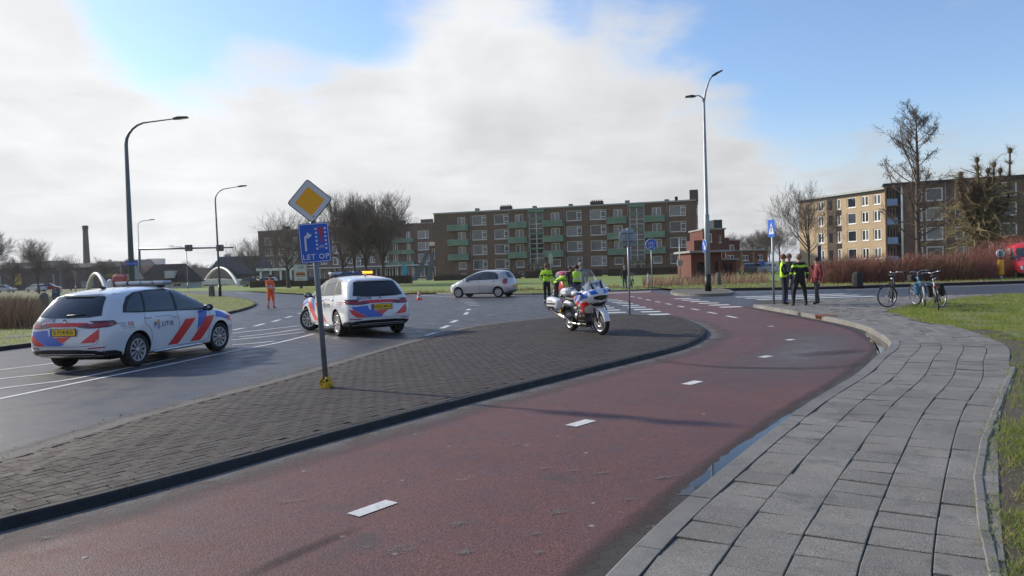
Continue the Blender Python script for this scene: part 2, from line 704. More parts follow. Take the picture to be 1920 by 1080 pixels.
def dirt_mat(name, col, col2, dens=1.0):
    m = bpy.data.materials.new(name)
    m.use_nodes = True
    nt = m.node_tree
    b = nt.nodes['Principled BSDF']
    pos = nt.nodes.new('ShaderNodeNewGeometry').outputs['Position']
    at = nt.nodes.new('ShaderNodeAttribute')
    at.attribute_name = 'across'
    n = nt_noise(nt, pos, 1.6, 5, .65, .5)
    f = nt_noise(nt, pos, 45, 3, .7)
    nt.links.new(nt_mix(nt, nt_range(nt, f, .3, .7), col, col2), b.inputs['Base Color'])
    b.inputs['Roughness'].default_value = .85
    a = nt_math(nt, 'SUBTRACT', 1.0, at.outputs['Fac'])
    a = nt_math(nt, 'MULTIPLY', a, nt_range(nt, n, .25, .6, .35, 1.5))
    a = nt_math(nt, 'MULTIPLY', a, nt_range(nt, f, .2, .8, .6, 1.3))
    a = nt_math(nt, 'MULTIPLY', a, dens, clamp=True)
    nt.links.new(a, b.inputs['Alpha'])
    return m


m_dust = dirt_mat('dusty_edge', (.085, .076, .072), (.14, .125, .118), 1.0)
m_wetdirt = dirt_mat('wet_gutter_dirt', (.028, .025, .024), (.06, .052, .048), 1.5)
m_silt = dirt_mat('pale_silt', (.11, .105, .11), (.17, .165, .17), .6)
strip('dusty_strip', IL, .0, .55, .008, m_dust, cycle)
strip('damp_gutter', [p for p in KF], -.02, -.34, .008, m_wetdirt, cycle)
def patch(name, pl, w0, w1, z, mat, parent, rows=6):
    """dirt that fades out on all sides"""
    R_ = [offset(pl, w0 + (w1 - w0) * r / rows) for r in range(rows + 1)]
    n = len(pl)
    vs = [(p.x, p.y, z) for r in R_ for p in r]
    fs = [(r * n + i, r * n + i + 1, (r + 1) * n + i + 1, (r + 1) * n + i) for r in range(rows) for i in range(n - 1)]
    me = bpy.data.meshes.new(name)
    me.from_pydata(vs, [], fs)
    me.materials.append(mat)
    at_ = me.attributes.new('across', 'FLOAT', 'POINT')
    for r in range(rows + 1):
        for i in range(n):
            at_.data[r * n + i].value = 1 - sin(pi * r / rows) * sin(pi * i / (n - 1))
    me.update()
    o = bpy.data.objects.new(name, me)
    COL.objects.link(o)
    o.parent = parent


patch('silt_patch', KF[kidx(1520, 752):kidx(1590, 611)], -.1, -2.4, .0085, m_silt, cycle)
m_stain = dirt_mat('dark_stain', (.030, .020, .019), (.045, .030, .028), .42)
patch('dark_stain', catmull([G(1170, 664), G(1290, 684), G(1420, 691), G(1560, 690), G(1650, 678)], 8), -.16, .16, .0088, m_stain, cycle)
patch('dark_stain', catmull([G(440, 1095), G(520, 1055), G(600, 1020), G(690, 985)], 8), -.07, .07, .0089, m_stain, cycle)
patch('dark_stain', catmull([G(1480, 668), G(1560, 663), G(1630, 655)], 8), -.3, .3, .0091, m_stain, cycle)

def spot(name, c, rx, ry, rot, z, mat, parent):
    vs, fs, va = [(c.x, c.y, z)], [], [0.0]
    n, m_ = 20, 4
    for r in range(1, m_ + 1):
        for k in range(n):
            a = 2 * pi * k / n
            x, y = cos(a) * rx * r / m_, sin(a) * ry * r / m_
            vs.append((c.x + x * cos(rot) - y * sin(rot), c.y + x * sin(rot) + y * cos(rot), z))
            va.append(r / m_)
    for k in range(n):
        fs.append((0, 1 + k, 1 + (k + 1) % n))
    for r in range(m_ - 1):
        for k in range(n):
            a, b = 1 + r * n + k, 1 + r * n + (k + 1) % n
            fs.append((a, a + n, b + n, b))
    o = MB().add(vs, fs).build(name, mat, parent)
    at_ = o.data.attributes.new('across', 'FLOAT', 'POINT')
    for i, v in enumerate(va):
        at_.data[i].value = v
    return o


m_worn = bpy.data.materials.new('worn_stones')
m_worn.use_nodes = True
nt = m_worn.node_tree
_b = nt.nodes['Principled BSDF']
_pos = nt.nodes.new('ShaderNodeNewGeometry').outputs['Position']
_at = nt.nodes.new('ShaderNodeAttribute')
_at.attribute_name = 'across'
_n1, _n2, _n3 = nt_noise(nt, _pos, 13, 5, .7, .8), nt_noise(nt, _pos, 110, 2, .6), nt_noise(nt, _pos, 150, 2, .6)
_a = nt_math(nt, 'ADD', nt_math(nt, 'MULTIPLY', _at.outputs['Fac'], -.42), _n1)
_a = nt_math(nt, 'ADD', _a, nt_math(nt, 'MULTIPLY', nt_math(nt, 'SUBTRACT', _n2, .5), 2.0))
nt.links.new(nt_range(nt, _a, .44, .48), _b.inputs['Alpha'])
nt.links.new(nt_mix(nt, nt_range(nt, _n3, .35, .65), (.05, .052, .048), (.27, .28, .25)), _b.inputs['Base Color'])
_b.inputs['Roughness'].default_value = .8
for k, (x, y, rx, ry) in enumerate(((748, 1032, .16, .12), (872, 1038, .11, .06), (690, 1027, .06, .04), (1045, 962, .13, .07), (1005, 1003, .07, .05), (1176, 938, .09, .05), (965, 835, .12, .05), (1020, 880, .14, .04),
                                    (1075, 884, .12, .04), (1130, 889, .14, .05), (545, 942, .16, .05), (860, 985, .12, .06), (1240, 898, .22, .03), (800, 1015, .07, .03), (80, 1012, .1, .05), (1228, 990, .10, .05), (1010, 1040, .05, .05))):
    spot('worn_patch', G(x, y), rx, ry, .3, .0092 + .0002 * k, m_worn, cycle)
m_gum = M('chewing_gum', (.27, .25, .235), .8)
for x, y in ((571, 884), (643, 1007), (160, 1047), (778, 815), (1100, 850), (1320, 777), (1110, 987), (1045, 724)):
    c = G(x, y)
    MB().lathe([(.001, .0068), (.012 + random.random() * .008, .0066), (.020, .0045)], 9, 0, 'Z', True, Matrix.Translation((c.x, c.y, 0))).build('gum_spot', m_gum, cycle)

# puddles lying in the gutter
KFr = KF


def puddle(a, b, wid, label):
    """water along the kerb face between two fractions of its length"""
    i0, i1 = kidx(*a), kidx(*b)
    pl = KFr[i0:i1]
    n = len(pl)
    A = offset(pl, -.012)
    rim = []
    rng = random.Random(3)
    for i, p in enumerate(pl):
        t = i / (n - 1)
        w = wid * (sin(pi * t) ** .6) * (.75 + .5 * noise.noise(V((i * .35, wid * 9, 0)))) + .01
        rim.append(offset(pl, -w)[i])
    poly = [(p.x, p.y) for p in A] + [(p.x, p.y) for p in reversed(rim)]
    return tag(sheet('puddle', poly, .012, m_water), label, 'puddle', kind='stuff')


_L = [G(x, y) for x, y in ((1275, 931), (1296, 910), (1345, 866), (1400, 829), (1457, 793), (1495, 770), (1530, 749))]
_a, _b = (min(range(len(KF)), key=lambda i: (KF[i] - q).length) for q in (_L[0], _L[-1]))
_rim = [p + V((random.uniform(-.02, .02), 0, 0)) for p in catmull(_L, 6)]
tag(sheet('puddle', [(p.x, p.y) for p in _rim] + [(p.x + .01, p.y) for p in reversed(KF[_a:_b])], .011, m_water), 'long thin puddle along the near stretch of the pavement kerb', 'puddle', kind='stuff')
puddle((1655, 672), (1622, 621), .26, 'puddle reflecting brick in the inside bend of the kerb')

# ------------------------------------------------------------------ kerbs, stone by stone
def kerb_run(parent, pl, stone, prof, mat, gap=.008, name='kerb_stone', side=1, jit=.004):
    """prof: list of (offset to the right, z) around the cross-section; one object per stone"""
    rp = resample(pl, .25)
    per = max(1, round(stone / .25))
    i = 0
    out = []
    while i < len(rp) - 1:
        seg = rp[i:i + per + 1]
        if len(seg) < 2:
            break
        offs = [offset(rp, o * side)[max(0, i):i + per + 1] for o, z in prof]
        dz = random.uniform(-jit, jit)
        vs, m, k = [], len(seg), len(prof)
        t0 = (seg[1] - seg[0]).normalized() * gap / 2
        t1 = (seg[-1] - seg[-2]).normalized() * gap / 2
        for a in range(m):
            sh = t0 if a == 0 else (-t1 if a == m - 1 else V((0, 0, 0)))
            for q in range(k):
                p = offs[q][a] + sh
                vs.append((p.x, p.y, prof[q][1] + dz))
        fs = []
        for a in range(m - 1):
            for q in range(k):
                r = (q + 1) % k
                fs.append((a * k + q, a * k + r, (a + 1) * k + r, (a + 1) * k + q))
        fs.append(tuple(range(k)))
        fs.append(tuple(range((m - 1) * k + k - 1, (m - 1) * k - 1, -1)))
        me = bpy.data.meshes.new(name)
        me.from_pydata(vs, [], fs)
        me.materials.append(mat)
        bm = bmesh.new()
        bm.from_mesh(me)
        bmesh.ops.recalc_face_normals(bm, faces=bm.faces)
        bm.to_mesh(me)
        bm.free()
        o = bpy.data.objects.new(name, me)
        COL.objects.link(o)
        o.parent = parent
        out.append(o)
        i += per
    return out


# pavement kerb: KF is its foot, the stone lies to the right of it
pave_prof = [(0.0, -.05), (0.012, .105), (.03, .12), (.175, .12), (.18, -.05)]

# ------------------------------------------------------------------ the pavement on the right
edge_px = [(1874, 1180), (1846, 1080), (1822, 960), (1820, 886), (1828, 834), (1846, 781), (1860, 748), (1880, 700), (1896, 666), (1876, 645), (1802, 616), (1750, 606),
           (1706, 597), (1661, 583)]
EDGE = catmull([G(x, y, .12) for x, y in edge_px], 6)
KI = offset(KF, .18)
pave_poly = [(p.x, p.y) for p in KI] + [(9.6, 29.8), (19.0, 29.7), (19.0, 28.6), (14.2, 25.8)] + [(p.x, p.y) for p in reversed(EDGE)]
pavement = tag(sheet('pavement', pave_poly, .106, m_joint), kind='structure')
kerb_run(pavement, KF, 1.0, pave_prof, m_kerb)

ROW = .322
tiles = []
base_r = resample(KI, .05)
KIL = len(base_r)


def edge_dist_ok(p):
    return inpoly(p.x, p.y, pave_poly)


tile_quads = []
for row in range(8):
    a = resample(catmull(offset(KI[::3], row * ROW + .004), 6), .31)
    b_src = offset(KI[::3], (row + 1) * ROW)
    b = catmull(b_src, 6)
    A = a
    for i in range(len(A) - 1):
        p0, p1 = A[i], A[i + 1]
        t = (p1 - p0).normalized()
        nrm = V((t.y, -t.x, 0))
        p0a, p1a = p0 + t * .004, p1 - t * .004
        w = ROW - .008
        q = [p0a, p1a, p1a + nrm * w, p0a + nrm * w]
        c = (q[0] + q[2]) / 2
        if row > 0 and not inpoly(c.x, c.y, pave_poly) and not (row < 5 and c.y < 15):
            continue
        if c.y < 1.2:
            continue
        if row >= 5 and c.y < 14:
            continue
        if row >= 6:
            if c.y < 17:
                continue
        tile_quads.append((q, row))
# plaza slabs where the pavement widens
for gy in range(60):
    for gx in range(60):
        x, y = 11.0 + gx * .30, 17 + gy * .30
        if inpoly(x, y, pave_poly) and inpoly(x + .3, y + .3, pave_poly) and dist_poly(x + .15, y + .15, KI) > 8 * ROW + .1:
            tile_quads.append(([V((x + .004, y + .004, 0)), V((x + .004, y + .293, 0)), V((x + .293, y + .293, 0)), V((x + .293, y + .004, 0))], 9))
tile_quads.sort(key=lambda t: (t[0][0] + t[0][2]).length)
rest = MB()


def slab(q, z0, dz, bev=.004):
    c = (q[0] + q[2]) / 2
    t1, t2 = random.uniform(-.004, .004), random.uniform(-.004, .004)
    vs = []
    for k, p in enumerate(q):
        vs.append((p.x, p.y, z0 - .03))
    for k, p in enumerate(q):
        vs.append((p.x, p.y, z0 + dz + (t1 if k in (0, 1) else -t1) + (t2 if k in (1, 2) else -t2) - bev * .7))
    for k, p in enumerate(q):
        pp = p + (c - p).normalized() * bev * 1.4
        vs.append((pp.x, pp.y, z0 + dz + (t1 if k in (0, 1) else -t1) + (t2 if k in (1, 2) else -t2)))
    fs = [(0, 1, 5, 4), (1, 2, 6, 5), (2, 3, 7, 6), (3, 0, 4, 7), (4, 5, 9, 8), (5, 6, 10, 9), (6, 7, 11, 10), (7, 4, 8, 11), (8, 9, 10, 11)]
    fs = [tuple(reversed(f)) for f in fs]
    return vs, fs


for k, (q, row) in enumerate(tile_quads):
    vs, fs = slab(q, .116, random.uniform(-.003, .004))
    if k < 300:
        MB().add(vs, fs).build('tile', m_tile, pavement)
    else:
        rest.add(vs, fs)
rest.build('tiles', m_tile, pavement, kind='stuff')

# narrow edging stones between pavement and grass, sunk and askew
edging_px = [(1900, 1180), (1868, 1080), (1848, 1000), (1840, 960), (1836, 886), (1845, 834), (1860, 790), (1874, 752), (1890, 715), (1905, 680)]
EG = catmull([G(x, y, .12) for x, y in edging_px], 6)
eg = resample(EG, .62)
for a, b in zip(eg, eg[1:]):
    t = (b - a).normalized()
    L = (b - a).length
    m = Matrix.Translation(((a + b) / 2).to_3d()) @ Matrix.Rotation(atan2(t.y, t.x) + random.uniform(-.03, .03), 4, 'Z') @ Matrix.Rotation(random.uniform(-.05, .03), 4, 'X')
    MB().box((0, 0, -.052), (L - .012, .06, .12), mat=m, bev=.008).build('edging_stone', m_kerb, pavement)

# rusty gully grate in the kerb
_i = min(range(len(KF)), key=lambda i: (KF[i] - G(1537, 600)).length)
_t = (KF[_i + 1] - KF[_i - 1]).normalized()
gp = KF[_i] + V((_t.y, -_t.x, 0)) * .10 + V((0, 0, .123))
gd = thing('gully_grate', 'rusty iron gully grate set in the kerb of the bending pavement', 'drain', gp, atan2(_t.y, _t.x))
m_rust = M('rusty_iron', (.20, .075, .035), .8, .3, .4, 30, .4, 80)
MB().box((0, -.10, 0), (.70, .42, .014), bev=.005).build('cover', m_rust, gd)
for k in range(4):
    MB().box((-.18 + k * .12, .108, -.055), (.03, .03, .09)).build('inlet_bar', m_rust, gd)

# ------------------------------------------------------------------ grass on the right
grass_r = [(p.x, p.y) for p in EDGE] + [(14.4, 26.2), (18.6, 29.2), (21, 29.7), (60, 28.8), (120, 29.5), (120, -5), (2.2, -5)]
gr_z = .105
verge = tag(sheet('grass_verge', grass_r, gr_z, m_lawn), kind='structure')
# trodden soil strip next to the edging
EO = [p for p in EDGE if p.y < 16]
strip('soil_strip', EO, .02, .62, gr_z + .006, dirt_mat('trodden_soil', (.05, .038, .028), (.10, .08, .055), 1.6), verge)

m_bl = [M('grass_blade_a', (.16, .23, .03), .7), M('grass_blade_b', (.26, .30, .05), .7), M('grass_blade_dry', (.36, .29, .13), .8),
        M('grass_blade_dark', (.085, .14, .022), .7)]


for _m in m_bl:          # leaves let some light through
    _nt = _m.node_tree
    _b = _nt.nodes['Principled BSDF']
    _t = _nt.nodes.new('ShaderNodeBsdfTranslucent')
    _t.inputs[0].default_value = tuple(min(1, c * 1.6) for c in _b.inputs['Base Color'].default_value[:3]) + (1,)
    _x = _nt.nodes.new('ShaderNodeMixShader')
    _x.inputs[0].default_value = .45
    _nt.links.new(_b.outputs[0], _x.inputs[1])
    _nt.links.new(_t.outputs[0], _x.inputs[2])
    _nt.links.new(_x.outputs[0], _nt.nodes['Material Output'].inputs[0])


def grass_stuff(name, poly, n, ymax=1e9, h=(.03, .08), w=.006, z=.1, weights=(4, 3, 3, 3), label=None, near=None, bare=None, seed=1, pw=1.0):
    rng = random.Random(seed)
    xs = [p[0] for p in poly]
    ys = [p[1] for p in poly]
    x0, x1, y0, y1 = min(xs), max(xs), min(ys), min(max(ys), ymax)
    out = []
    tries = 0
    while len(out) < n and tries < n * 12:
        tries += 1
        if near:
            # density falls with distance from the camera
            D = near[0] + (near[1] - near[0]) * rng.random() ** near[2]
            an = rng.uniform(near[3], near[4])
            x, y = D * math.tan(an), D
        else:
            x, y = rng.uniform(x0, x1), rng.uniform(y0, y1)
        if not inpoly(x, y, poly):
            continue
        d = noise.noise(V((x * 1.3, y * 1.3, 3))) + .5 * noise.noise(V((x * 4, y * 4, 7)))
        if bare and bare(x, y) > rng.random() + d * .5:
            continue
        if d < -.12 and rng.random() < .8:
            continue
        hh = rng.uniform(*h) * (1 + .6 * d)
        sc = min(2.6, max(1.0, sqrt(x * x + y * y) / 11))
        wt = list(weights)
        wt[2] *= max(.2, 1 - 2.5 * d)
        out.append((x, y, z, hh, rng.gauss(0, hh * .55), rng.gauss(0, hh * .55), w * sc ** .8, rng.choices(range(4), wt)[0]))
    o = strands(name, out, None, mats=m_bl)
    if label:
        o['label'] = label
        o['category'] = 'grass'
    return o


def bare_fn(x, y):
    d = dist_poly(x, y, EO) if y < 17 else 2
    return max(0, 1.0 - d * 2.0) if y < 13 else max(0, .7 - d * 3)


grass_stuff('grass', grass_r, 52000, z=gr_z, near=(2.6, 29.5, 1.7, .38, .66), bare=bare_fn, h=(.025, .07), w=.0055, seed=3,
            label='short winter grass beside the tiled pavement on the right')
# dead stalks and leaf litter
rng = random.Random(5)
lit = []
for k in range(2600):
    D = 2.8 + 9 * rng.random() ** 1.3
    x, y = D * math.tan(rng.uniform(.40, .64)), D
    if inpoly(x, y, grass_r):
        a = rng.uniform(0, 6.28)
        L = rng.uniform(.04, .16)
        lit.append((x, y, gr_z + .004, rng.uniform(.003, .03), cos(a) * L, sin(a) * L, .004))
strands('dead_stalks', lit, M('straw', (.34, .25, .13), .8)).parent = verge

# ------------------------------------------------------------------ traffic island
isl_up = [(-420, 975), (-160, 905), (0, 866), (150, 821), (300, 775), (430, 741), (560, 706), (720, 658), (830, 628), (900, 612), (1000, 600), (1100, 593), (1180, 590.5), (1255, 594)]
IU = catmull([G(x, y, 0.0) for x, y in isl_up], 8)
isl_poly = [(p.x, p.y) for p in IU] + [(p.x, p.y) for p in reversed(offset(IL, -.14))]


def isl_h(x, y):
    return min(.078, .012 + .07 * dist_poly(x, y, IU))


island = tag(bpy.data.objects.new('traffic_island', None), kind='structure')
COL.objects.link(island)
# bedding under the bricks
bm = bmesh.new()
vs = [bm.verts.new((x, y, 0)) for x, y in isl_poly]
f = bm.faces.new(vs)
for c in range(-26, 8):
    bmesh.ops.bisect_plane(bm, geom=bm.verts[:] + bm.edges[:] + bm.faces[:], plane_co=(c, 0, 0), plane_no=(1, 0, 0))
for c in range(0, 28):
    bmesh.ops.bisect_plane(bm, geom=bm.verts[:] + bm.edges[:] + bm.faces[:], plane_co=(0, c, 0), plane_no=(0, 1, 0))
bmesh.ops.triangulate(bm, faces=bm.faces[:])
bm.normal_update()
for v in bm.verts:
    v.co.z = isl_h(v.co.x, v.co.y) - .005
if sum(ff.normal.z for ff in bm.faces) < 0:
    bmesh.ops.reverse_faces(bm, faces=bm.faces[:])
me = bpy.data.meshes.new('bedding')
bm.to_mesh(me)
bm.free()
me.materials.append(ground_mat('dark_bedding', (.016, .014, .012), (.032, .027, .023)))
o = bpy.data.objects.new('bedding', me)
COL.objects.link(o)
o.parent = island
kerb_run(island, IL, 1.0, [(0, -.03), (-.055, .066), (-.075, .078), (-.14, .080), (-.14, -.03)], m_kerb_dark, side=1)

ax = (IL[len(IL) // 2] - IL[16]).normalized()
ay = V((-ax.y, ax.x, 0))
org = IL[16]
BW, BL = .105, .21
bricks = []
isl_in = [(p.x, p.y) for p in offset(IU, .12)] + [(p.x, p.y) for p in reversed(offset(IL, -.21))]
cells = range(-300, 300)
for j in range(-40, 75):
    for i in range(-90, 260):
        c = (i - j) % 4
        if c == 0:
            cx_, cy_, rot = (i + 1) * BW, (j + .5) * BW, 0
        elif c == 3:
            cx_, cy_, rot = (i + .5) * BW, (j + 1) * BW, 1
        else:
            continue
        p = org + ax * cx_ + ay * cy_
        if p.y < .8 or p.y > 26 or not inpoly(p.x, p.y, isl_in):
            continue
        bricks.append((p, rot))
# edge rows: headers along both sides
for pl, off in ((IU, .055), (IL, -.194)):
    rr = resample(offset(pl, off), .215)
    for a, b in zip(rr, rr[1:]):
        if a.y < .8:
            continue
        bricks.append(((a + b) / 2, 10 + atan2((b - a).y, (b - a).x)))
bricks.sort(key=lambda b: b[0].length if b[0].x > -(b[0].y) * .72 - .2 else 999)
brick_me = MB().box((0, 0, -.03), (BL - .007, BW - .007, .07), bev=.003).mesh('brick', m_paver)
ang = atan2(ax.y, ax.x)
rest = MB()
for k, (p, rot) in enumerate(bricks):
    a = (ang + rot * pi / 2) if rot in (0, 1) else rot - 10
    z = isl_h(p.x, p.y) + random.uniform(-.0018, .0018)
    if k < 300:
        o = inst('brick', brick_me, island, (p.x, p.y, z), a)
        gx, gy = isl_h(p.x + .05, p.y) - isl_h(p.x - .05, p.y), isl_h(p.x, p.y + .05) - isl_h(p.x, p.y - .05)
        nrm = V((-gx / .1, -gy / .1, 1)).normalized()
        xd = V((cos(a), sin(a), 0))
        xd = (xd - nrm * xd.dot(nrm)).normalized()
        yd = nrm.cross(xd)
        mm = Matrix(((xd.x, yd.x, nrm.x), (xd.y, yd.y, nrm.y), (xd.z, yd.z, nrm.z))).to_4x4() @ Matrix.Rotation(random.uniform(-.01, .01), 4, 'X')
        o.rotation_euler = mm.to_euler()
    else:
        hx, hy = (BL - .009) / 2, (BW - .009) / 2
        t1, t2 = random.uniform(-.0012, .0012), random.uniform(-.001, .001)
        m = Matrix.Translation((p.x, p.y, 0)) @ Matrix.Rotation(a, 4, 'Z')
        cs = [(-hx, -hy), (hx, -hy), (hx, hy), (-hx, hy)]
        vs = [(x, y, z - .02) for x, y in cs] + [(x * .985, y * .97, z + t1 * (1 if x > 0 else -1) + t2 * (1 if y > 0 else -1) + .004) for x, y in cs]
        vw = []
        for v in vs:
            q = m @ V(v)
            vw.append((q.x, q.y, v[2] - z + isl_h(q.x, q.y) + (z - isl_h(p.x, p.y))))
        rest.add(vw, [(0, 1, 5, 4), (1, 2, 6, 5), (2, 3, 7, 6), (3, 0, 4, 7), (4, 5, 6, 7)])
rest.build('bricks', m_paver, island, kind='stuff')
# dusty gutter band along the road side of the island
strip('dusty_strip', IU, -.0, -.42, .006, dirt_mat('road_dust', (.095, .088, .076), (.15, .14, .122), 1.5), road)
# grit lying along it
grit = MB()
for k in range(420):
    i = random.randrange(8, len(IU) - 40)
    p = offset(IU[i:i + 2], -random.uniform(.05, .42))[0] + V((random.uniform(-.3, .3), random.uniform(-.3, .3), 0)) * .3
    s = random.uniform(.003, .008)
    grit.ball((p.x, p.y, .004 + s * .3), s, 5, sc=(1, random.uniform(.6, 1.2), .6))
grit.build('grit', m_joint, road, kind='stuff')

# ------------------------------------------------------------------ painted markings, each its own piece
def quad_mark(parent, pts, z, name='road_marking'):
    MB().add([(p.x, p.y, z) for p in pts], [(0, 1, 2, 3)]).build(name, m_white, parent)


def dash(parent, a, b, w, z, h=0.0):
    A, B = (G(*a) if not isinstance(a, V) else a), (G(*b) if not isinstance(b, V) else b)
    t = (B - A).normalized()
    n = V((-t.y, t.x, 0)) * w / 2
    quad_mark(parent, [A - n, B - n, B + n, A + n], z)


def line_mark(parent, pl_px, w, z, worldpts=None):
    pl = worldpts or catmull([G(x, y) for x, y in pl_px], 8)
    A, B = offset(pl, w / 2), offset(pl, -w / 2)
    n = len(A)
    vs = [(p.x, p.y, z) for p in A] + [(p.x, p.y, z) for p in B]
    fs = [(i, i + 1, n + i + 1, n + i) for i in range(n - 1)]
    MB().add(vs, fs).build('road_marking', m_white, parent)


ZM = .0055
line_mark(road, [(-150, 778), (0, 748), (170, 713), (300, 687), (440, 658), (520, 643), (590, 626)], .11, ZM)
line_mark(road, [(-150, 755), (0, 729), (130, 712), (240, 690), (330, 672)], .10, ZM)
line_mark(road, [(-100, 727), (0, 711), (120, 698), (227, 684), (300, 672)], .10, ZM)
line_mark(road, [(-60, 703), (0, 694), (86, 683.5), (196, 668), (300, 652)], .10, ZM)
line_mark(road, [(436, 625), (500, 618), (562, 611)], .12, ZM)
line_mark(road, [(448, 632), (510, 625), (564, 617)], .12, ZM)
line_mark(road, [(434, 638), (500, 631), (572, 622.5)], .12, ZM)
line_mark(road, [(436, 647), (475, 644), (514, 640)], .12, ZM)
for a, b in (((558, 588.5), (566, 587)), ((535, 596), (548, 593)), ((511, 603.5), (525, 599.5)), ((477, 612), (495, 607)), ((436, 619), (456, 615.5)),
             ((757, 645.5), (778, 638.5)), ((799, 630), (817, 624)), ((828, 616), (841, 610.5)), ((846, 605), (857, 600.5)), ((872, 590), (876, 586)), ((876, 582), (881, 579.5))):
    dash(road, a, b, .16, ZM)
for k in range(6):      # ladder of short bars by the silver car
    y = 559.5 + k * 2.7
    x = 856 + k * 4.6
    dash(road, (x, y), (x + 26 - k, y - .3), .22, ZM)
# far lane lines towards the bridge
for a, b in (((345, 545), (368, 545.4)), ((388, 546), (410, 546.4)), ((440, 549), (470, 550)), ((360, 540.5), (380, 540.8)), ((400, 541.3), (425, 541.9)), ((470, 543.5), (500, 545)), ((330, 543), (345, 543.2))):
    dash(road, a, b, .25, ZM)
# give-way blocks on both sides of the red crossing
for k in range(9):
    y = 25.0 + k * 1.5
    dash(road, V((4.55, y, 0)), V((5.25, y, 0)), .55, ZM + .003)
    if k < 7:
        dash(road, V((3.3, y + .2, 0)), V((4.05, y + .2, 0)), .5, ZM)
for k in range(6):
    y = 27.9 + k * 1.55
    dash(road, V((7.75, y, 0)), V((8.55, y, 0)), .55, ZM + .004)
for k in range(9):      # centre dashes of the cycle path on the crossing
    dash(cycle, V((6.72 - k * .04, 22.4 + k * 2.1, 0)), V((6.68 - k * .04, 23.3 + k * 2.1, 0)), .13, ZM + .004)
for a, b in (((662, 968), (735, 942)), ((1070, 800), (1108, 789)), ((1286, 722), (1310, 715.5)), ((1427, 671), (1443, 668)), ((1476, 638.5), (1487, 637)), ((1441, 612.5), (1450, 612))):
    A, B = G(*a), G(*b)
    dash(cycle, A, B, .13 if A.y < 7 else .15, ZM + .004)
# zebra crossing towards the pavement
for y in (35.7, 34.2, 32.7, 31.2):
    dash(road, V((10.7, y, 0)), V((15.9, y, 0)), .55, ZM)
line_mark(road, None, .16, ZM, [V((18 + k * 4, 40.2 - k * .02, 0)) for k in range(26)])
line_mark(road, None, .14, ZM, [V((10.5 + k * 1.2, 40.9, 0)) for k in range(7)])
line_mark(road, None, .12, ZM, [V((16.4 + k * 3, 31.2, 0)) for k in range(30)])
for k in range(3):
    line_mark(road, None, .3, ZM, [V((4.9, 45.2 + k * 1.1, 0)), V((8.4 + k * .3, 45.6 + k * 1.1, 0))])
line_mark(road, None, .13, ZM, catmull([G(350, 538.6), G(480, 541.5), G(620, 546), G(740, 551), G(840, 556.5), G(900, 558)], 6))

# ------------------------------------------------------------------ verges with kerbs beyond the junction
def raised(name, poly, z, mat, kerb_pl=None, kmat=None, kside=1, kw=.14, khh=None, kname='kerb_stone', step=1.0):
    o = tag(sheet(name, poly, z, mat), kind='structure')
    if kerb_pl is not None:
        kh = khh or z + .01
        kerb_run(o, kerb_pl, step, [(0, -.02), (.01, kh - .01), (.02, kh), (kw, kh), (kw, -.02)], kmat or m_kerb, side=kside)
    return o


# left verge: reeds and grass between the two carriageways
lv_px = [(-260, 694), (-100, 672), (0, 658), (100, 645), (210, 628), (330, 607), (420, 591), (462, 581), (481, 571.5), (468, 564.5), (440, 559.5), (385, 553), (330, 549.5)]
LV = catmull([G(x, y) for x, y in lv_px], 6)
lv_poly = [(p.x, p.y) for p in LV] + [(-60, 110), (-75, 110), (-75, 5), (-24, 5)]
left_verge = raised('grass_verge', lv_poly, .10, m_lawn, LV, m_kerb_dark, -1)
lp = [G(0, 641), G(120, 627), G(230, 612)]
line = [(p.x, p.y) for p in offset(lp, .45)] + [(p.x, p.y) for p in reversed(offset(lp, -.45))]
tag(sheet('path', line, .106, m_gravelly), kind='structure')
grass_stuff('grass', lv_poly, 16000, z=.10, near=(19, 66, 1.0, -.63, -.33), h=(.03, .075), w=.010, seed=9,
            label='green verge grass left of the road behind the nearer police car')
# far verge between road and the cycle path of the flats
fe = [p for p in far_edge if -26 < p.x < 12]
fv = [(p.x, p.y + .1) for p in fe] + [(9.6, 53.6), (3.2, 54.0), (-4, 54.9), (-14, 57), (-30, 84)]
raised('grass_verge', fv, .09, m_lawn, [V((x, y, 0)) for x, y in fv[:len(fe)]], m_kerb, -1, step=2.0)
# pale edge band of the road beyond
far_lawn = [(-60, 112), (-30, 86), (-14, 58.6), (-4, 58.4), (14, 58.0), (40, 56), (42, 60), (38, 131), (-14, 147), (-60, 172)]
tag(sheet('lawn', far_lawn, .02, M('far_lawn', (.15, .205, .035), .9, var=.3, vs=.3, space='pos')), kind='structure')
# right-hand far verge
rv0 = [V((9.9, 46.2, 0)), V((11.5, 44.6, 0)), V((15.5, 43.0, 0)), V((18, 42.0, 0)), V((24, 42.0, 0)), V((40, 41.9, 0)), V((80, 41.6, 0)), V((120, 41.5, 0))]
RV = catmull(rv0, 8)
rv_poly = [(p.x, p.y) for p in RV] + [(120, 55), (40, 56.5), (14, 57.4), (9.4, 53.2)]
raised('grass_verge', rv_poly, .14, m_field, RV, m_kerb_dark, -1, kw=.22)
side_walk = [(p.x, p.y + .25) for p in RV[16:]] + [(120, 43.6), (40, 43.9), (18, 44.0)]
tag(sheet('footpath', side_walk, .150, ground_mat('reddish_paving', (.12, .085, .07), (.18, .13, .11), (.7, .9), .8, 60, .5, .4)), kind='structure')
# small islands with the tall lamp
si = [G(1262, 553.5), G(1300, 556), G(1366, 554.5), G(1372, 549), G(1350, 545.5), G(1300, 544), G(1262, 547)]
SI = catmull(si, 6, True)
SI.append(SI[0].copy())
small_isl = raised('traffic_island', [(p.x, p.y) for p in SI], .13, m_gravelly, SI, m_kerb, 1 if False else -1, kw=.12)

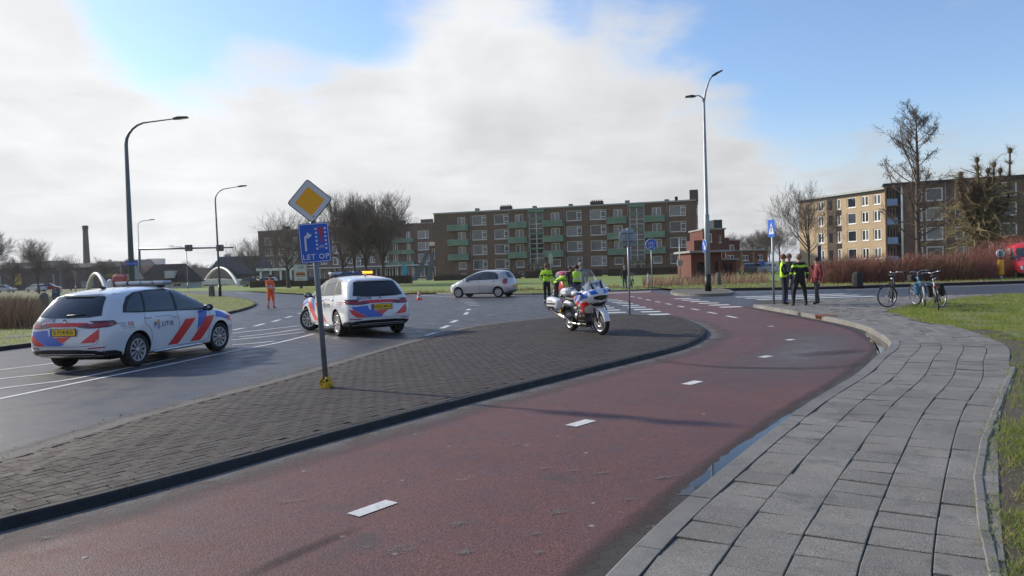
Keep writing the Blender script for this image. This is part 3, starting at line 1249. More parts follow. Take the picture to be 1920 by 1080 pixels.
# ------------------------------------------------------------------ vehicles
m_carwhite = M('white_car_paint', (.62, .65, .69), .28, coat=.8, var=.04, vs=2, bump=.0)
m_carsilver = M('silver_car_paint', (.50, .50, .50), .32, metal=.35, coat=.7)
m_glass = M('tinted_glass', (.012, .015, .018), .06, spec=.8)
m_glass2 = M('side_glass', (.035, .045, .050), .05, spec=.9)
m_trim = M('black_trim', (.014, .014, .015), .5, var=.2)
m_tyre = M('tyre_rubber', (.016, .016, .017), .82, bump=.3, bs=80)
m_rim = M('alloy_rim', (.42, .43, .45), .35, metal=.7)
m_dark = M('dark_underside', (.006, .006, .006), .9)
m_redl = M('tail_lamp_red', (.33, .008, .012), .15, coat=1)
m_redd = M('tail_lamp_dark', (.09, .006, .01), .12, coat=1)
m_pred = M('livery_red', (.62, .022, .025), .35, coat=.3)
m_pblue = M('livery_blue', (.012, .10, .50), .35, coat=.3)
m_navy = M('livery_navy', (.015, .03, .12), .4)
m_plate = M('yellow_plate', (.80, .52, .02), .4)
m_black = M('black_letter', (.01, .01, .01), .5)
m_chrome = M('chrome', (.65, .65, .66), .15, metal=1)
m_orange_emb = M('emblem_gold', (.60, .33, .04), .4)
m_lens = M('clear_lamp', (.55, .58, .62), .1, coat=1)
m_grey = M('grey_plastic', (.16, .17, .18), .45)
m_amber = M('amber_beacon_lit', (1.0, .40, .04), .3, emit=(1.0, .34, .03, 2.4))
m_mirror = M('mirror_glass', (.3, .33, .36), .03, metal=1)
m_seam = M('panel_gap', (.05, .052, .056), .6)


def tab(t, x):
    if x <= t[0][0]:
        return t[0][1]
    for (a, va), (b, vb) in zip(t, t[1:]):
        if x <= b:
            f = (x - a) / (b - a)
            return va + (vb - va) * f
    return t[-1][1]


def car_body(P):
    """watertight body from a cage of stations, smoothed; returns (mesh, bvh)"""
    ZC, YR, ZB, YB, YS, ZS = P['zc'], P['yr'], P['zb'], P['yb'], P['ys'], P['zs']
    RX, FX = P['rx'], P['fx']
    XI = P['stations']
    H = P['hood_x']

    def side_pt(row, x):
        zc, yr, zb, yb, ys = tab(ZC, x), tab(YR, x), tab(ZB, x), tab(YB, x), tab(YS, x)
        zr = zc - tab(P['crown'], x)
        return [(ys - .12, tab(P['zu'], x)), (ys - .045, tab(P['zu'], x) + .06), (ys - .012, .48), (ys, ZS),
                (yb, zb), ((yb + yr) / 2 + .022, (zb + zr) / 2 + .01), (yr, zr)][row]

    def sect(x, xs, fac, kind):
        """list of 3D points of the half ring (side rows 0..6), bottom (0,.45) and top (mid, centre)"""
        side = []
        for r in range(7):
            xx = xs[r]
            y, z = side_pt(r, min(max(xx, RX[r] + .02), FX[r] - .02) if kind else xx)
            side.append((xx, y * fac[r], z))
        xx7, xx8 = xs[7], xs[8]
        zc = tab(ZC, xx7)
        yr = side[6][1]
        mid = (xx7, yr * .55, side[6][2] + (tab(ZC, xx7) - side[6][2]) * .75)
        cen = (xx8, 0, tab(ZC, xx8))
        bot = side[0]
        return side, mid, cen, (bot[0], bot[1] * .5, bot[2] - .005), (bot[0], 0, bot[2] - .005)

    stations = []
    n = 9
    stations.append(([RX[i] for i in range(9)], [P['rfac0']] * 7, 1))
    stations.append(([RX[i] + .13 for i in range(9)], [P['rfac1']] * 7, 1))
    for x in XI:
        stations.append(([x] * 9, [1] * 7, 0))
    stations.append(([FX[i] - .22 for i in range(9)], [P['ffac1']] * 7, 1))
    stations.append(([FX[i] for i in range(9)], [P['ffac0']] * 7, 1))
    vs, rings = [], []
    for xs, fac, kind in stations:
        side, mid, cen, b1, b0 = sect(xs[0], xs, fac, kind)
        # ring order: bottom centre, bottom mid, side rows (left), top mid, top centre, mirrored
        half = [b0, b1] + side + [mid, cen]
        ring = half + [(p[0], -p[1], p[2]) for p in reversed(half[1:-1])]
        rings.append([len(vs) + i for i in range(len(ring))])
        vs += ring
    fs = []
    R = len(rings[0])
    for a, b in zip(rings, rings[1:]):
        for i in range(R):
            j = (i + 1) % R
            fs.append((a[i], b[i], b[j], a[j]))
    # caps: 5 columns (left side, left mid, centre, right mid, right side) x 7 rows

    def cap(ring, bow, flip):
        L = ring
        left = [L[2 + r] for r in range(7)]
        right = [L[R - 2 - r] for r in range(7)]
        grid = []
        for r in range(7):
            if r == 0:
                row = [left[0], L[1], L[0], L[R - 1], right[0]]
            elif r == 6:
                row = [left[6], L[9], L[10], L[11], right[6]]
            else:
                pl, pr = V(vs[left[r]]), V(vs[right[r]])
                row = [left[r]]
                for t in (.5, 0, -.5):
                    row.append(len(vs))
                    vs.append((pl.x + bow[r] * (1 - abs(t) ** 1.6), pl.y * t * 1.05, pl.z + (.012 if r > 3 else 0)))
                row.append(right[r])
            grid.append(row)
        for r in range(6):
            for c in range(4):
                q = (grid[r][c], grid[r][c + 1], grid[r + 1][c + 1], grid[r + 1][c])
                fs.append(q if flip else tuple(reversed(q)))

    cap(rings[0], P['rbow'], False)
    cap(rings[-1], P['fbow'], True)
    me = bpy.data.meshes.new('body')
    me.from_pydata(vs, [], fs)
    bm = bmesh.new()
    bm.from_mesh(me)
    bmesh.ops.recalc_face_normals(bm, faces=bm.faces)
    bm.to_mesh(me)
    bm.free()
    o = bpy.data.objects.new('tmp', me)
    COL.objects.link(o)
    s = o.modifiers.new('s', 'SUBSURF')
    s.levels = 3
    s.render_levels = 3
    dg = bpy.context.evaluated_depsgraph_get()
    full = bpy.data.meshes.new_from_object(o.evaluated_get(dg))
    bvh = BVHTree.FromPolygons([v.co.copy() for v in full.vertices], [tuple(p.vertices) for p in full.polygons])
    o.modifiers.clear()
    o.data = full
    bpy.data.meshes.remove(me)
    full.materials.clear()
    full.materials.append(P['paint'])
    full.materials.append(m_dark)
    # wheel houses
    cut = MB()
    for ax_ in P['axles']:
        for sgn in (1, -1):
            prof = [(0, .0), (P['arch'], .0), (P['arch'], .40), (0, .40)]
            prof = [(r, sgn * (P['half'] - .33 + h)) for r, h in prof]
            cut.lathe(prof, 40, 0, 'Y', False, Matrix.Translation((ax_, 0, P['wr'] + .015)))
    co = cut.build('cutter', m_dark)
    bm = bmesh.new()
    bm.from_mesh(co.data)
    bmesh.ops.remove_doubles(bm, verts=bm.verts, dist=1e-5)
    bmesh.ops.recalc_face_normals(bm, faces=bm.faces)
    bm.to_mesh(co.data)
    bm.free()
    md = o.modifiers.new('b', 'BOOLEAN')
    md.object = co
    md.operation = 'DIFFERENCE'
    md.solver = 'EXACT'
    md.material_mode = 'TRANSFER'
    dg = bpy.context.evaluated_depsgraph_get()
    dg.update()
    res = bpy.data.meshes.new_from_object(o.evaluated_get(dg))
    res.name = 'body'
    for p in res.polygons:
        p.use_smooth = True
        if p.center.z < .265 and abs(p.normal.z) > .6:
            p.material_index = len(res.materials) - 1
    try:
        res.set_sharp_from_angle(angle=radians(38))
    except Exception:
        pass
    bpy.data.objects.remove(o)
    bpy.data.objects.remove(co)
    return res, bvh


AX = {'side_r': (V((0, -1, 0)), lambda u, v: V((u, -3, v))), 'side_l': (V((0, 1, 0)), lambda u, v: V((u, 3, v))),
      'rear': (V((-1, 0, 0)), lambda u, v: V((-6, u, v))), 'front': (V((1, 0, 0)), lambda u, v: V((6, u, v))),
      'top': (V((0, 0, 1)), lambda u, v: V((u, v, 4)))}


def hitpt(bvh, axis, u, v, off):
    n, fn = AX[axis]
    o = fn(u, v)
    loc, nor, idx, d = bvh.ray_cast(o, -n, 12)
    if loc is None:
        loc, nor, idx, d = bvh.find_nearest(o * .0 + fn(u, v) * 1.0 - n * (5.0 if axis in ('rear', 'front') else 2.2))
        if loc is None:
            loc, nor = fn(u, v), n
    if nor.dot(n) < 0:
        nor = -nor
    return loc + nor * off


def decal(bvh, pts, axis, mat, off=.004, name='livery_stripe', parent=None, step=.07):
    bm = bmesh.new()
    vs = [bm.verts.new((p[0], p[1], 0)) for p in pts]
    bm.faces.new(vs)
    us, ws = [p[0] for p in pts], [p[1] for p in pts]
    k = min(us) + step
    while k < max(us):
        bmesh.ops.bisect_plane(bm, geom=bm.verts[:] + bm.edges[:] + bm.faces[:], plane_co=(k, 0, 0), plane_no=(1, 0, 0))
        k += step
    k = min(ws) + step
    while k < max(ws):
        bmesh.ops.bisect_plane(bm, geom=bm.verts[:] + bm.edges[:] + bm.faces[:], plane_co=(0, k, 0), plane_no=(0, 1, 0))
        k += step
    bmesh.ops.triangulate(bm, faces=bm.faces[:])
    for v in bm.verts:
        v.co = hitpt(bvh, axis, v.co.x, v.co.y, off)
    n = AX[axis][0]
    bm.normal_update()
    if bm.faces and sum(f.normal.dot(n) for f in bm.faces) < 0:
        bmesh.ops.reverse_faces(bm, faces=bm.faces[:])
    for f in bm.faces:
        f.smooth = True
    me = bpy.data.meshes.new(name)
    bm.to_mesh(me)
    bm.free()
    me.materials.append(mat)
    o = bpy.data.objects.new(name, me)
    COL.objects.link(o)
    o.parent = parent
    return o


def decal_text(bvh, txt, u, v, size, axis, mat, parent, off=.008, spacing=1.1, name='lettering', mirror=False, shear=0, bold=.0):
    tv, tf = text_geo(txt, size, spacing=spacing, offs=bold)
    vs = []
    for p in tv:
        a = -p[0] if mirror else p[0]
        vs.append(hitpt(bvh, axis, u + a, v + p[1] + shear * p[0], off))
    return MB().add(vs, tf).build(name, mat, parent)


def curve_on(bvh, pts, axis, r, mat, name, parent, off=.002, n=5):
    pl = [hitpt(bvh, axis, p.x, p.y, off) for p in resample(catmull([V((a, b, 0)) for a, b in pts], 6), .05)]
    return MB().tube(pl, r, n).build(name, mat, parent)


def wheel(parent, x, y, r, steer=0, out=1, rimmat=None, w=.21, spokes=10, rr=.68):
    """tyre, rim and hub cap; out=+1 when the outer face looks to +y"""
    t = bpy.data.objects.new('wheel', None)
    COL.objects.link(t)
    t.parent = parent
    t.location = (x, y, r)
    t.rotation_euler = (0, random.uniform(0, 1), steer + (0 if out > 0 else pi))
    R = r
    ri = r * rr
    MB().lathe([(ri, -w / 2), (R * .93, -w / 2), (R * .985, -w * .40), (R, -w * .2), (R, w * .2), (R * .985, w * .40), (R * .93, w / 2), (ri + .01, w / 2), (ri, w * .42), (ri, -w / 2)], 36, 0, 'Y').build('tyre', m_tyre, t)
    rm = MB()
    rm.lathe([(ri + .004, -w * .3), (ri + .004, w * .44), (ri - .02, w * .46), (ri - .03, w * .36), (ri - .05, w * .30), (0.001, w * .30)], 36, 1, 'Y')
    rm.lathe([(ri + .006, w * .40), (ri + .004, w * .47), (ri - .018, w * .475), (ri - .028, w * .40)], 36, 0, 'Y')
    for k in range(spokes):
        a = 2 * pi * k / spokes
        m = Matrix.Rotation(a, 4, 'Y')
        w0, w1 = ri * .05, ri * .155
        vs = [(ri * .26, w * .44, -w0), (ri * .26, w * .44, w0), (ri - .012, w * .45, w1), (ri - .012, w * .45, -w1),
              (ri * .26, w * .32, -w0), (ri * .26, w * .32, w0), (ri - .012, w * .33, w1), (ri - .012, w * .33, -w1)]
        rm.add(vs, [(0, 1, 2, 3), (0, 3, 7, 4), (1, 5, 6, 2), (0, 4, 5, 1)], 0, False, m)
    rm.lathe([(ri * .26, w * .3), (ri * .27, w * .45), (ri * .16, w * .5), (.001, w * .5)], 16, 0, 'Y')
    rm.build('rim', [rimmat or m_rim, m_trim], t)
    return t


P_WAGON = dict(
    zc=[(-2.3, 1.30), (-1.78, 1.455), (-1.5, 1.50), (-1.0, 1.545), (-.4, 1.56), (.05, 1.545), (.35, 1.48), (.75, 1.31), (1.05, 1.15), (1.27, 1.03), (1.5, .99), (1.85, .93), (2.1, .84), (2.3, .72)],
    crown=[(-1.8, .045), (-.4, .055), (.35, .055), (1.05, .05), (1.3, .035), (2.3, .03)],
    yr=[(-2.2, .60), (-1.5, .62), (-.4, .63), (.35, .62), (.75, .66), (1.05, .70), (1.3, .71), (1.8, .66), (2.2, .58)],
    zb=[(-2.3, 1.05), (-1.3, 1.045), (0, 1.0), (1.0, .965), (1.35, .935), (1.8, .86), (2.1, .78), (2.3, .7)],
    yb=[(-2.2, .78), (-1.6, .84), (-1.0, .855), (.8, .855), (1.3, .83), (1.8, .79), (2.2, .72)],
    ys=[(-2.2, .87), (-1.6, .905), (-1.36, .915), (-.9, .895), (0, .893), (.9, .895), (1.37, .91), (1.8, .89), (2.2, .82)], zs=.80,
    zu=[(-2.2, .30), (-1.9, .24), (-1.3, .19), (1.3, .18), (1.8, .2), (2.2, .24)],
    rx=[-2.12, -2.20, -2.23, -2.19, -2.05, -1.90, -1.745, -1.74, -1.735],
    fx=[2.08, 2.18, 2.22, 2.17, 2.10, 2.09, 2.08, 2.09, 2.10],
    stations=[-1.72, -1.36, -1.0, -.4, .05, .4, .75, 1.08, 1.30, 1.55, 1.82],
    rfac0=.90, rfac1=.975, ffac1=.96, ffac0=.80,
    rbow=[-.05, -.07, -.08, -.08, -.10, -.09, 0], fbow=[.10, .14, .16, .16, .10, .06, 0],
    hood_x=1.25, axles=(-1.36, 1.37), arch=.368, wr=.325, half=.905, paint=m_carwhite)

P_HATCH = dict(
    zc=[(-2.0, 1.36), (-1.5, 1.475), (-1.1, 1.525), (-.5, 1.545), (-.1, 1.53), (.25, 1.44), (.6, 1.29), (.85, 1.16), (1.05, 1.05), (1.3, .97), (1.55, .87), (1.75, .76), (1.9, .66)],
    crown=[(-1.8, .06), (-.4, .07), (.3, .07), (.9, .05), (1.9, .04)],
    yr=[(-2.0, .50), (-1.4, .56), (-.4, .58), (.3, .57), (.6, .60), (.9, .63), (1.05, .63), (1.5, .56), (1.9, .46)],
    zb=[(-2.0, 1.02), (-1.0, 1.0), (0, .97), (.8, .92), (1.1, .88), (1.5, .80), (1.9, .66)],
    yb=[(-2, .70), (-1.3, .77), (-.6, .79), (.7, .79), (1.1, .75), (1.5, .68), (1.9, .58)],
    ys=[(-2, .79), (-1.4, .83), (-.6, .825), (.7, .825), (1.2, .83), (1.6, .78), (1.9, .70)], zs=.72,
    zu=[(-2, .27), (-1.4, .2), (1.2, .18), (1.9, .24)],
    rx=[-1.72, -1.83, -1.86, -1.84, -1.74, -1.62, -1.50, -1.48, -1.47],
    fx=[1.75, 1.86, 1.88, 1.80, 1.70, 1.69, 1.68, 1.69, 1.70],
    stations=[-1.38, -1.05, -.6, -.1, .25, .55, .85, 1.06, 1.30],
    rfac0=.86, rfac1=.96, ffac1=.93, ffac0=.74,
    rbow=[-.05, -.08, -.10, -.12, -.12, -.10, 0], fbow=[.10, .14, .16, .15, .10, .05, 0],
    hood_x=1.05, axles=(-1.22, 1.22), arch=.33, wr=.29, half=.83, paint=m_carsilver)


def mirror_part(parent, x, y, z, s, mat, lens=True):
    m = MB()
    m.ball((x, y + s * .12, z), .1, 12, sc=(.75, 1.15, .78))
    m.tube([(x + .03, y - s * .05, z - .05), (x, y + s * .07, z - .03)], .025, 6)
    o = m.build('door_mirror', mat, parent)
    if lens:
        MB().ball((x - .058, y + s * .125, z), .075, 10, sc=(.3, 1.1, .75)).build('mirror_glass', m_mirror, o)
    return o


def handle_part(bvh, parent, x, z, ax_, mat=None):
    a, b = hitpt(bvh, ax_, x - .09, z, .0), hitpt(bvh, ax_, x + .09, z, .0)
    n = AX[ax_][0] * .028
    MB().tube([a, a.lerp(b, .12) + n, a.lerp(b, .88) + n, b], [.011, .013, .013, .011], 6).build('door_handle', mat or m_chrome, parent)


def side_common(bvh, parent, ax_, P):
    W = P['win']
    decal(bvh, W['trim'], ax_, m_trim, .004, 'window_surround', parent, .06)
    for w in W['panes']:
        decal(bvh, w, ax_, m_glass2, .009, 'side_window', parent, .07)
    for ln in W['seams']:
        curve_on(bvh, ln, ax_, .0045, m_seam, 'door_seam', parent, .0)


WAGON_WIN = dict(
    trim=[(1.13, .985), (1.0, 1.10), (.72, 1.255), (.45, 1.37), (.2, 1.445), (-.2, 1.478), (-.7, 1.475), (-1.15, 1.44), (-1.42, 1.36), (-1.60, 1.21), (-1.68, 1.07), (-1.3, 1.045), (-.4, 1.02), (.5, .99)],
    panes=[[(.98, 1.01), (.88, 1.12), (.66, 1.25), (.40, 1.36), (.18, 1.42), (-.03, 1.435), (-.10, 1.03)],
           [(-.20, 1.04), (-.13, 1.438), (-.5, 1.445), (-.95, 1.425), (-1.08, 1.065)],
           [(-1.14, 1.07), (-1.01, 1.42), (-1.2, 1.39), (-1.40, 1.30), (-1.54, 1.18), (-1.60, 1.085)]],
    seams=[[(-.12, 1.0), (-.10, .75), (-.12, .4), (-.16, .29)], [(1.02, .97), (.98, .7), (.92, .35), (.88, .28)],
           [(-1.10, 1.03), (-1.16, .85), (-1.02, .72), (-.97, .55), (-1.0, .36)], [(-.16, .29), (.4, .285), (.88, .28)]])


def police_car(label, plate, rear_right_lit, loc, rz, steer):
    P = P_WAGON
    P['win'] = WAGON_WIN
    t = thing('police_car', label, 'police car', loc, rz, 'police cars on the road')
    me, bvh = police_car.cache if hasattr(police_car, 'cache') else car_body(P)
    police_car.cache = (me, bvh)
    body = inst('body', me, t)
    for s, ax_ in ((1, 'side_l'), (-1, 'side_r')):
        side_common(bvh, t, ax_, P)
        handle_part(bvh, t, -.02 - .2, .90, ax_)
        handle_part(bvh, t, -.92 - .12, .93, ax_)
        mirror_part(t, .80, s * .86, 1.03, s, m_trim)
        # livery
        decal(bvh, [(-.47, .32), (-.14, .32), (.466, .82), (.11, .82)], ax_, m_pred, .0045, 'livery_stripe', t)
        decal(bvh, [(.267, .32), (.63, .32), (.86, .52), (1.0, .66), (1.16, .845), (.84, .83)], ax_, m_pred, .0045, 'livery_stripe', t)
        decal(bvh, [(.50, .56), (.83, .79), (.93, .96), (.60, .975), (.55, .78)], ax_, m_pblue, .003, 'livery_stripe', t)
        decal(bvh, [(1.18, .80), (1.28, .94), (1.48, .90), (1.60, .84), (1.68, .70), (1.45, .76)], ax_, m_pblue, .0045, 'livery_stripe', t)
        decal(bvh, [(1.70, .68), (1.62, .83), (1.82, .78), (1.88, .66)], ax_, m_pred, .0045, 'livery_stripe', t)
        mir = s > 0
        u0, du = -.60, .30
        # word with the emblem in place of its O
        if s < 0:
            decal_text(bvh, 'P', -.865, .77, .15, ax_, m_navy, t, bold=.004)
            decal_text(bvh, 'LITIE', -.49, .77, .13, ax_, m_navy, t, spacing=1.35, bold=.003)
            ex = -.765
        else:
            decal_text(bvh, 'P', -.335, .77, .15, ax_, m_navy, t, mirror=True, bold=.004)
            decal_text(bvh, 'LITIE', -.71, .77, .13, ax_, m_navy, t, spacing=1.35, mirror=True, bold=.003)
            ex = -.435
        decal(bvh, [(ex - .035, .80), (ex - .01, .90), (ex, .84), (ex + .035, .885), (ex + .045, .81), (ex + .02, .77), (ex - .02, .77)], ax_, m_orange_emb, .008, 'emblem', t, .05)
        decal(bvh, [(ex + .04 * cos(a) , .73 + .045 * sin(a)) for a in [2 * pi * k / 12 for k in range(12)]], ax_, m_pblue, .006, 'emblem', t, .05)
        decal(bvh, [(ex + .02 * cos(a) , .73 + .022 * sin(a)) for a in [2 * pi * k / 8 for k in range(8)]], ax_, m_carwhite, .009, 'emblem', t, .05)
        # small print: emergency number
        decal_text(bvh, '112', -1.56 if s < 0 else -1.68, .845, .11, ax_, m_pred, t, spacing=.95, mirror=mir, bold=.003)
        for k in range(2):
            decal_text(bvh, 'DAAR' if k else 'SPOED', -1.74 if s < 0 else -1.50, .82 + k * .05, .045, ax_, m_navy, t, mirror=mir)
        decal_text(bvh, 'GEEN SPOED 0900-8844', -1.62 if s < 0 else -1.60, .775, .027, ax_, m_navy, t, mirror=mir)
        decal_text(bvh, 'WAAKZAAM EN DIENSTBAAR', -.60, .93, .035, ax_, m_pblue, t, mirror=mir)
        # lamps that wrap round the corners
        decal(bvh, [(-2.15, .82), (-2.02, .83), (-1.92, .86), (-1.88, .90), (-1.93, .945), (-2.15, .945)], ax_, m_redd, .008, 'tail_lamp', t, .04)
        decal(bvh, [(1.82, .66), (2.2, .62), (2.2, .74), (1.75, .80)], ax_, m_lens, .008, 'headlamp', t, .05)
        # sill and dark lower bumper
        MB().tube([hitpt(bvh, ax_, x, .27, .0) + V((0, s * .03, -.03)) for x in (-.93, -.5, 0, .5, .93)], [.01, .032, .034, .032, .01], 8).build('side_step', m_chrome, t)
        decal(bvh, [(-2.16, .22), (-2.16, .40), (-1.95, .39), (-1.78, .34), (-1.74, .25)], ax_, m_trim, .012, 'bumper_trim', t, .06)
    # rear
    decal(bvh, [(.665, 1.035), (.60, 1.20), (.545, 1.365), (.50, 1.39), (0, 1.41), (-.50, 1.39), (-.545, 1.365), (-.60, 1.20), (-.665, 1.035), (-.45, 1.01), (0, 1.0), (.45, 1.01)], 'rear', m_glass, .008, 'rear_window', t, .07)
    MB().tube([hitpt(bvh, 'rear', -.02, 1.04, .02), hitpt(bvh, 'rear', -.36, 1.055, .02)], [.02, .01], 6).build('rear_wiper', m_trim, t)
    sp = [hitpt(bvh, 'rear', y, 1.425, .0) for y in (-.58, -.3, 0, .3, .58)]
    spm = MB()
    A = [p + V((.10, 0, .03)) for p in sp] + [p + V((-.10, 0, .0)) for p in sp]
    B = [p + V((.10, 0, -.02)) for p in sp] + [p + V((-.09, 0, -.035)) for p in sp]
    fs = []
    for i in range(4):
        fs += [(i, i + 1, 5 + i + 1, 5 + i), (10 + i, 15 + i, 16 + i, 11 + i), (5 + i, 6 + i, 16 + i, 15 + i), (i, 10 + i, 11 + i, i + 1)]
    fs += [(0, 5, 15, 10), (4, 14, 19, 9)]
    spm.add(A + B, fs, smooth=True).build('roof_spoiler', m_carwhite, t)
    for s in (1, -1):
        decal(bvh, [(s * .29, .835), (s * .34, .875), (s * .62, .905), (s * .80, .94), (s * .83, .86), (s * .70, .815), (s * .5, .81)], 'rear', m_redd, .009, 'tail_lamp', t, .05)
        decal(bvh, [(s * .52, .83), (s * .52, .875), (s * .80, .905), (s * .86, .87), (s * .7, .83)], 'rear', m_redl, .014, 'tail_lamp', t, .05)
        decal(bvh, [(s * .52, .46), (s * .80, .475), (s * .79, .455), (s * .52, .44)], 'rear', m_redl, .008, 'reflector', t, .06)
    decal(bvh, [(.50, .915), (.42, .845), (-.42, .845), (-.50, .915), (0, .925)], 'rear', m_pred, .005, 'livery_stripe', t)
    decal(bvh, [(.80, .70), (.70, .69), (.38, .50), (.62, .50), (.74, .58)], 'rear', m_pred, .005, 'livery_stripe', t)
    decal(bvh, [(.75, .76), (.35, .79), (.30, .68), (.18, .66), (-.05, .53), (.02, .50), (.37, .50), (.69, .69)], 'rear', m_pblue, .004, 'livery_stripe', t)
    decal(bvh, [(.17, .66), (-.19, .67), (-.01, .545)], 'rear', m_pred, .006, 'livery_stripe', t)
    decal(bvh, [(-.70, .80), (-.71, .62), (-.64, .555), (-.37, .545)], 'rear', m_pred, .005, 'livery_stripe', t)
    decal(bvh, [(-.76, .25), (-.78, .37), (-.66, .41), (-.3, .43), (.3, .43), (.66, .41), (.78, .37), (.76, .25), (0, .25)], 'rear', m_trim, .014, 'bumper_trim', t, .08)
    curve_on(bvh, [(-.62, .345), (0, .35), (.62, .345)], 'rear', .006, m_chrome, 'bumper_line', t, .016)
    curve_on(bvh, [(.74, .96), (.70, .80), (.71, .62), (.60, .50), (0, .485), (-.60, .50), (-.71, .62), (-.70, .80), (-.74, .96)], 'rear', .004, m_seam, 'tailgate_seam', t, .0)
    c = hitpt(bvh, 'rear', -.02, .745, .022)
    pl = MB().box((c.x, c.y, c.z), (.018, .54, .125), bev=.006).build('number_plate', m_plate, t)
    MB().box((c.x + .004, c.y, c.z), (.016, .56, .145), bev=.006).build('plate_frame', m_black, pl)
    tv, tf = text_geo(plate, .105, spacing=1.04, offs=.002)
    MB().add([(c.x - .0105, c.y - .02 - p[0], c.z + p[1]) for p in tv], tf).build('plate_letters', m_black, pl)
    MB().box((c.x - .003, c.y + .245, c.z), (.016, .045, .12)).build('plate_band', m_pblue, pl)
    decal_text(bvh, 'POLITIE', .40, .965, .085, 'rear', m_navy, t, spacing=1.25, mirror=True, bold=.003)
    c = hitpt(bvh, 'rear', 0, .945, .01)
    MB().lathe([(.045, 0), (.045, .012), (.036, .012), (.036, .004), (.001, .004)], 20, 0, 'X', True, Matrix.Translation(c) @ Matrix.Rotation(pi, 4, 'Z')).build('badge', m_chrome, t)
    # front
    decal(bvh, [(-.62, 1.06), (-.55, 1.25), (-.48, 1.42), (0, 1.45), (.48, 1.42), (.55, 1.25), (.62, 1.06), (0, 1.03)], 'front', m_glass2, .007, 'windscreen', t, .08)
    decal(bvh, [(-.42, .50), (-.46, .66), (0, .72), (.46, .66), (.42, .50)], 'front', m_trim, .008, 'grille', t, .08)
    # roof furniture
    lb = MB()
    lb.box((-.02, 0, 1.575), (.26, 1.16, .03), bev=.01)
    lb.box((-.02, 0, 1.545), (.20, .8, .05))
    bar = lb.build('light_bar', m_grey, t)
    m_lbl = M('light_bar_lens', (.42, .46, .50), .2, coat=1)
    m_lbb = M('light_bar_blue', (.05, .09, .20), .15, coat=1)
    for k, (y0, y1, mm) in enumerate(((-.60, -.32, m_amber if rear_right_lit else m_lbl), (-.31, -.04, m_lbb if rear_right_lit else m_lbl), (-.03, .28, m_lbb if rear_right_lit else m_lbl), (.29, .60, m_lbl))):
        MB().box((-.02, (y0 + y1) / 2, 1.622), (.28, y1 - y0, .068), bev=.022).build('lens', mm, bar)
    MB().box((-.02, .285, 1.62), (.285, .03, .07), bev=.01).build('lens_joint', m_black, bar)
    for y in (.3, -.3):
        MB().box((-.02, y * 1.5, 1.54), (.12, .05, .06)).build('light_bar_foot', m_black, bar)
    MB().tube([(-1.15, 0, 1.515), (-1.20, 0, 1.545), (-1.33, 0, 1.56)], [.05, .035, .004], 8, mat=Matrix.Scale(.5, 4, V((0, 1, 0)))).build('roof_fin', m_black, t)
    MB().tube([(-.75, .1, 1.53), (-.85, .1, 1.78)], [.008, .003], 5).build('antenna', m_black, t)
    # wheels
    for x in P['axles']:
        for s in (1, -1):
            wheel(t, x, s * (P['half'] - .135), P['wr'], steer if x > 0 else 0, s)
    # underside details
    MB().box((0, 0, .26), (3.6, 1.2, .14)).build('underbody', m_dark, t)
    return t


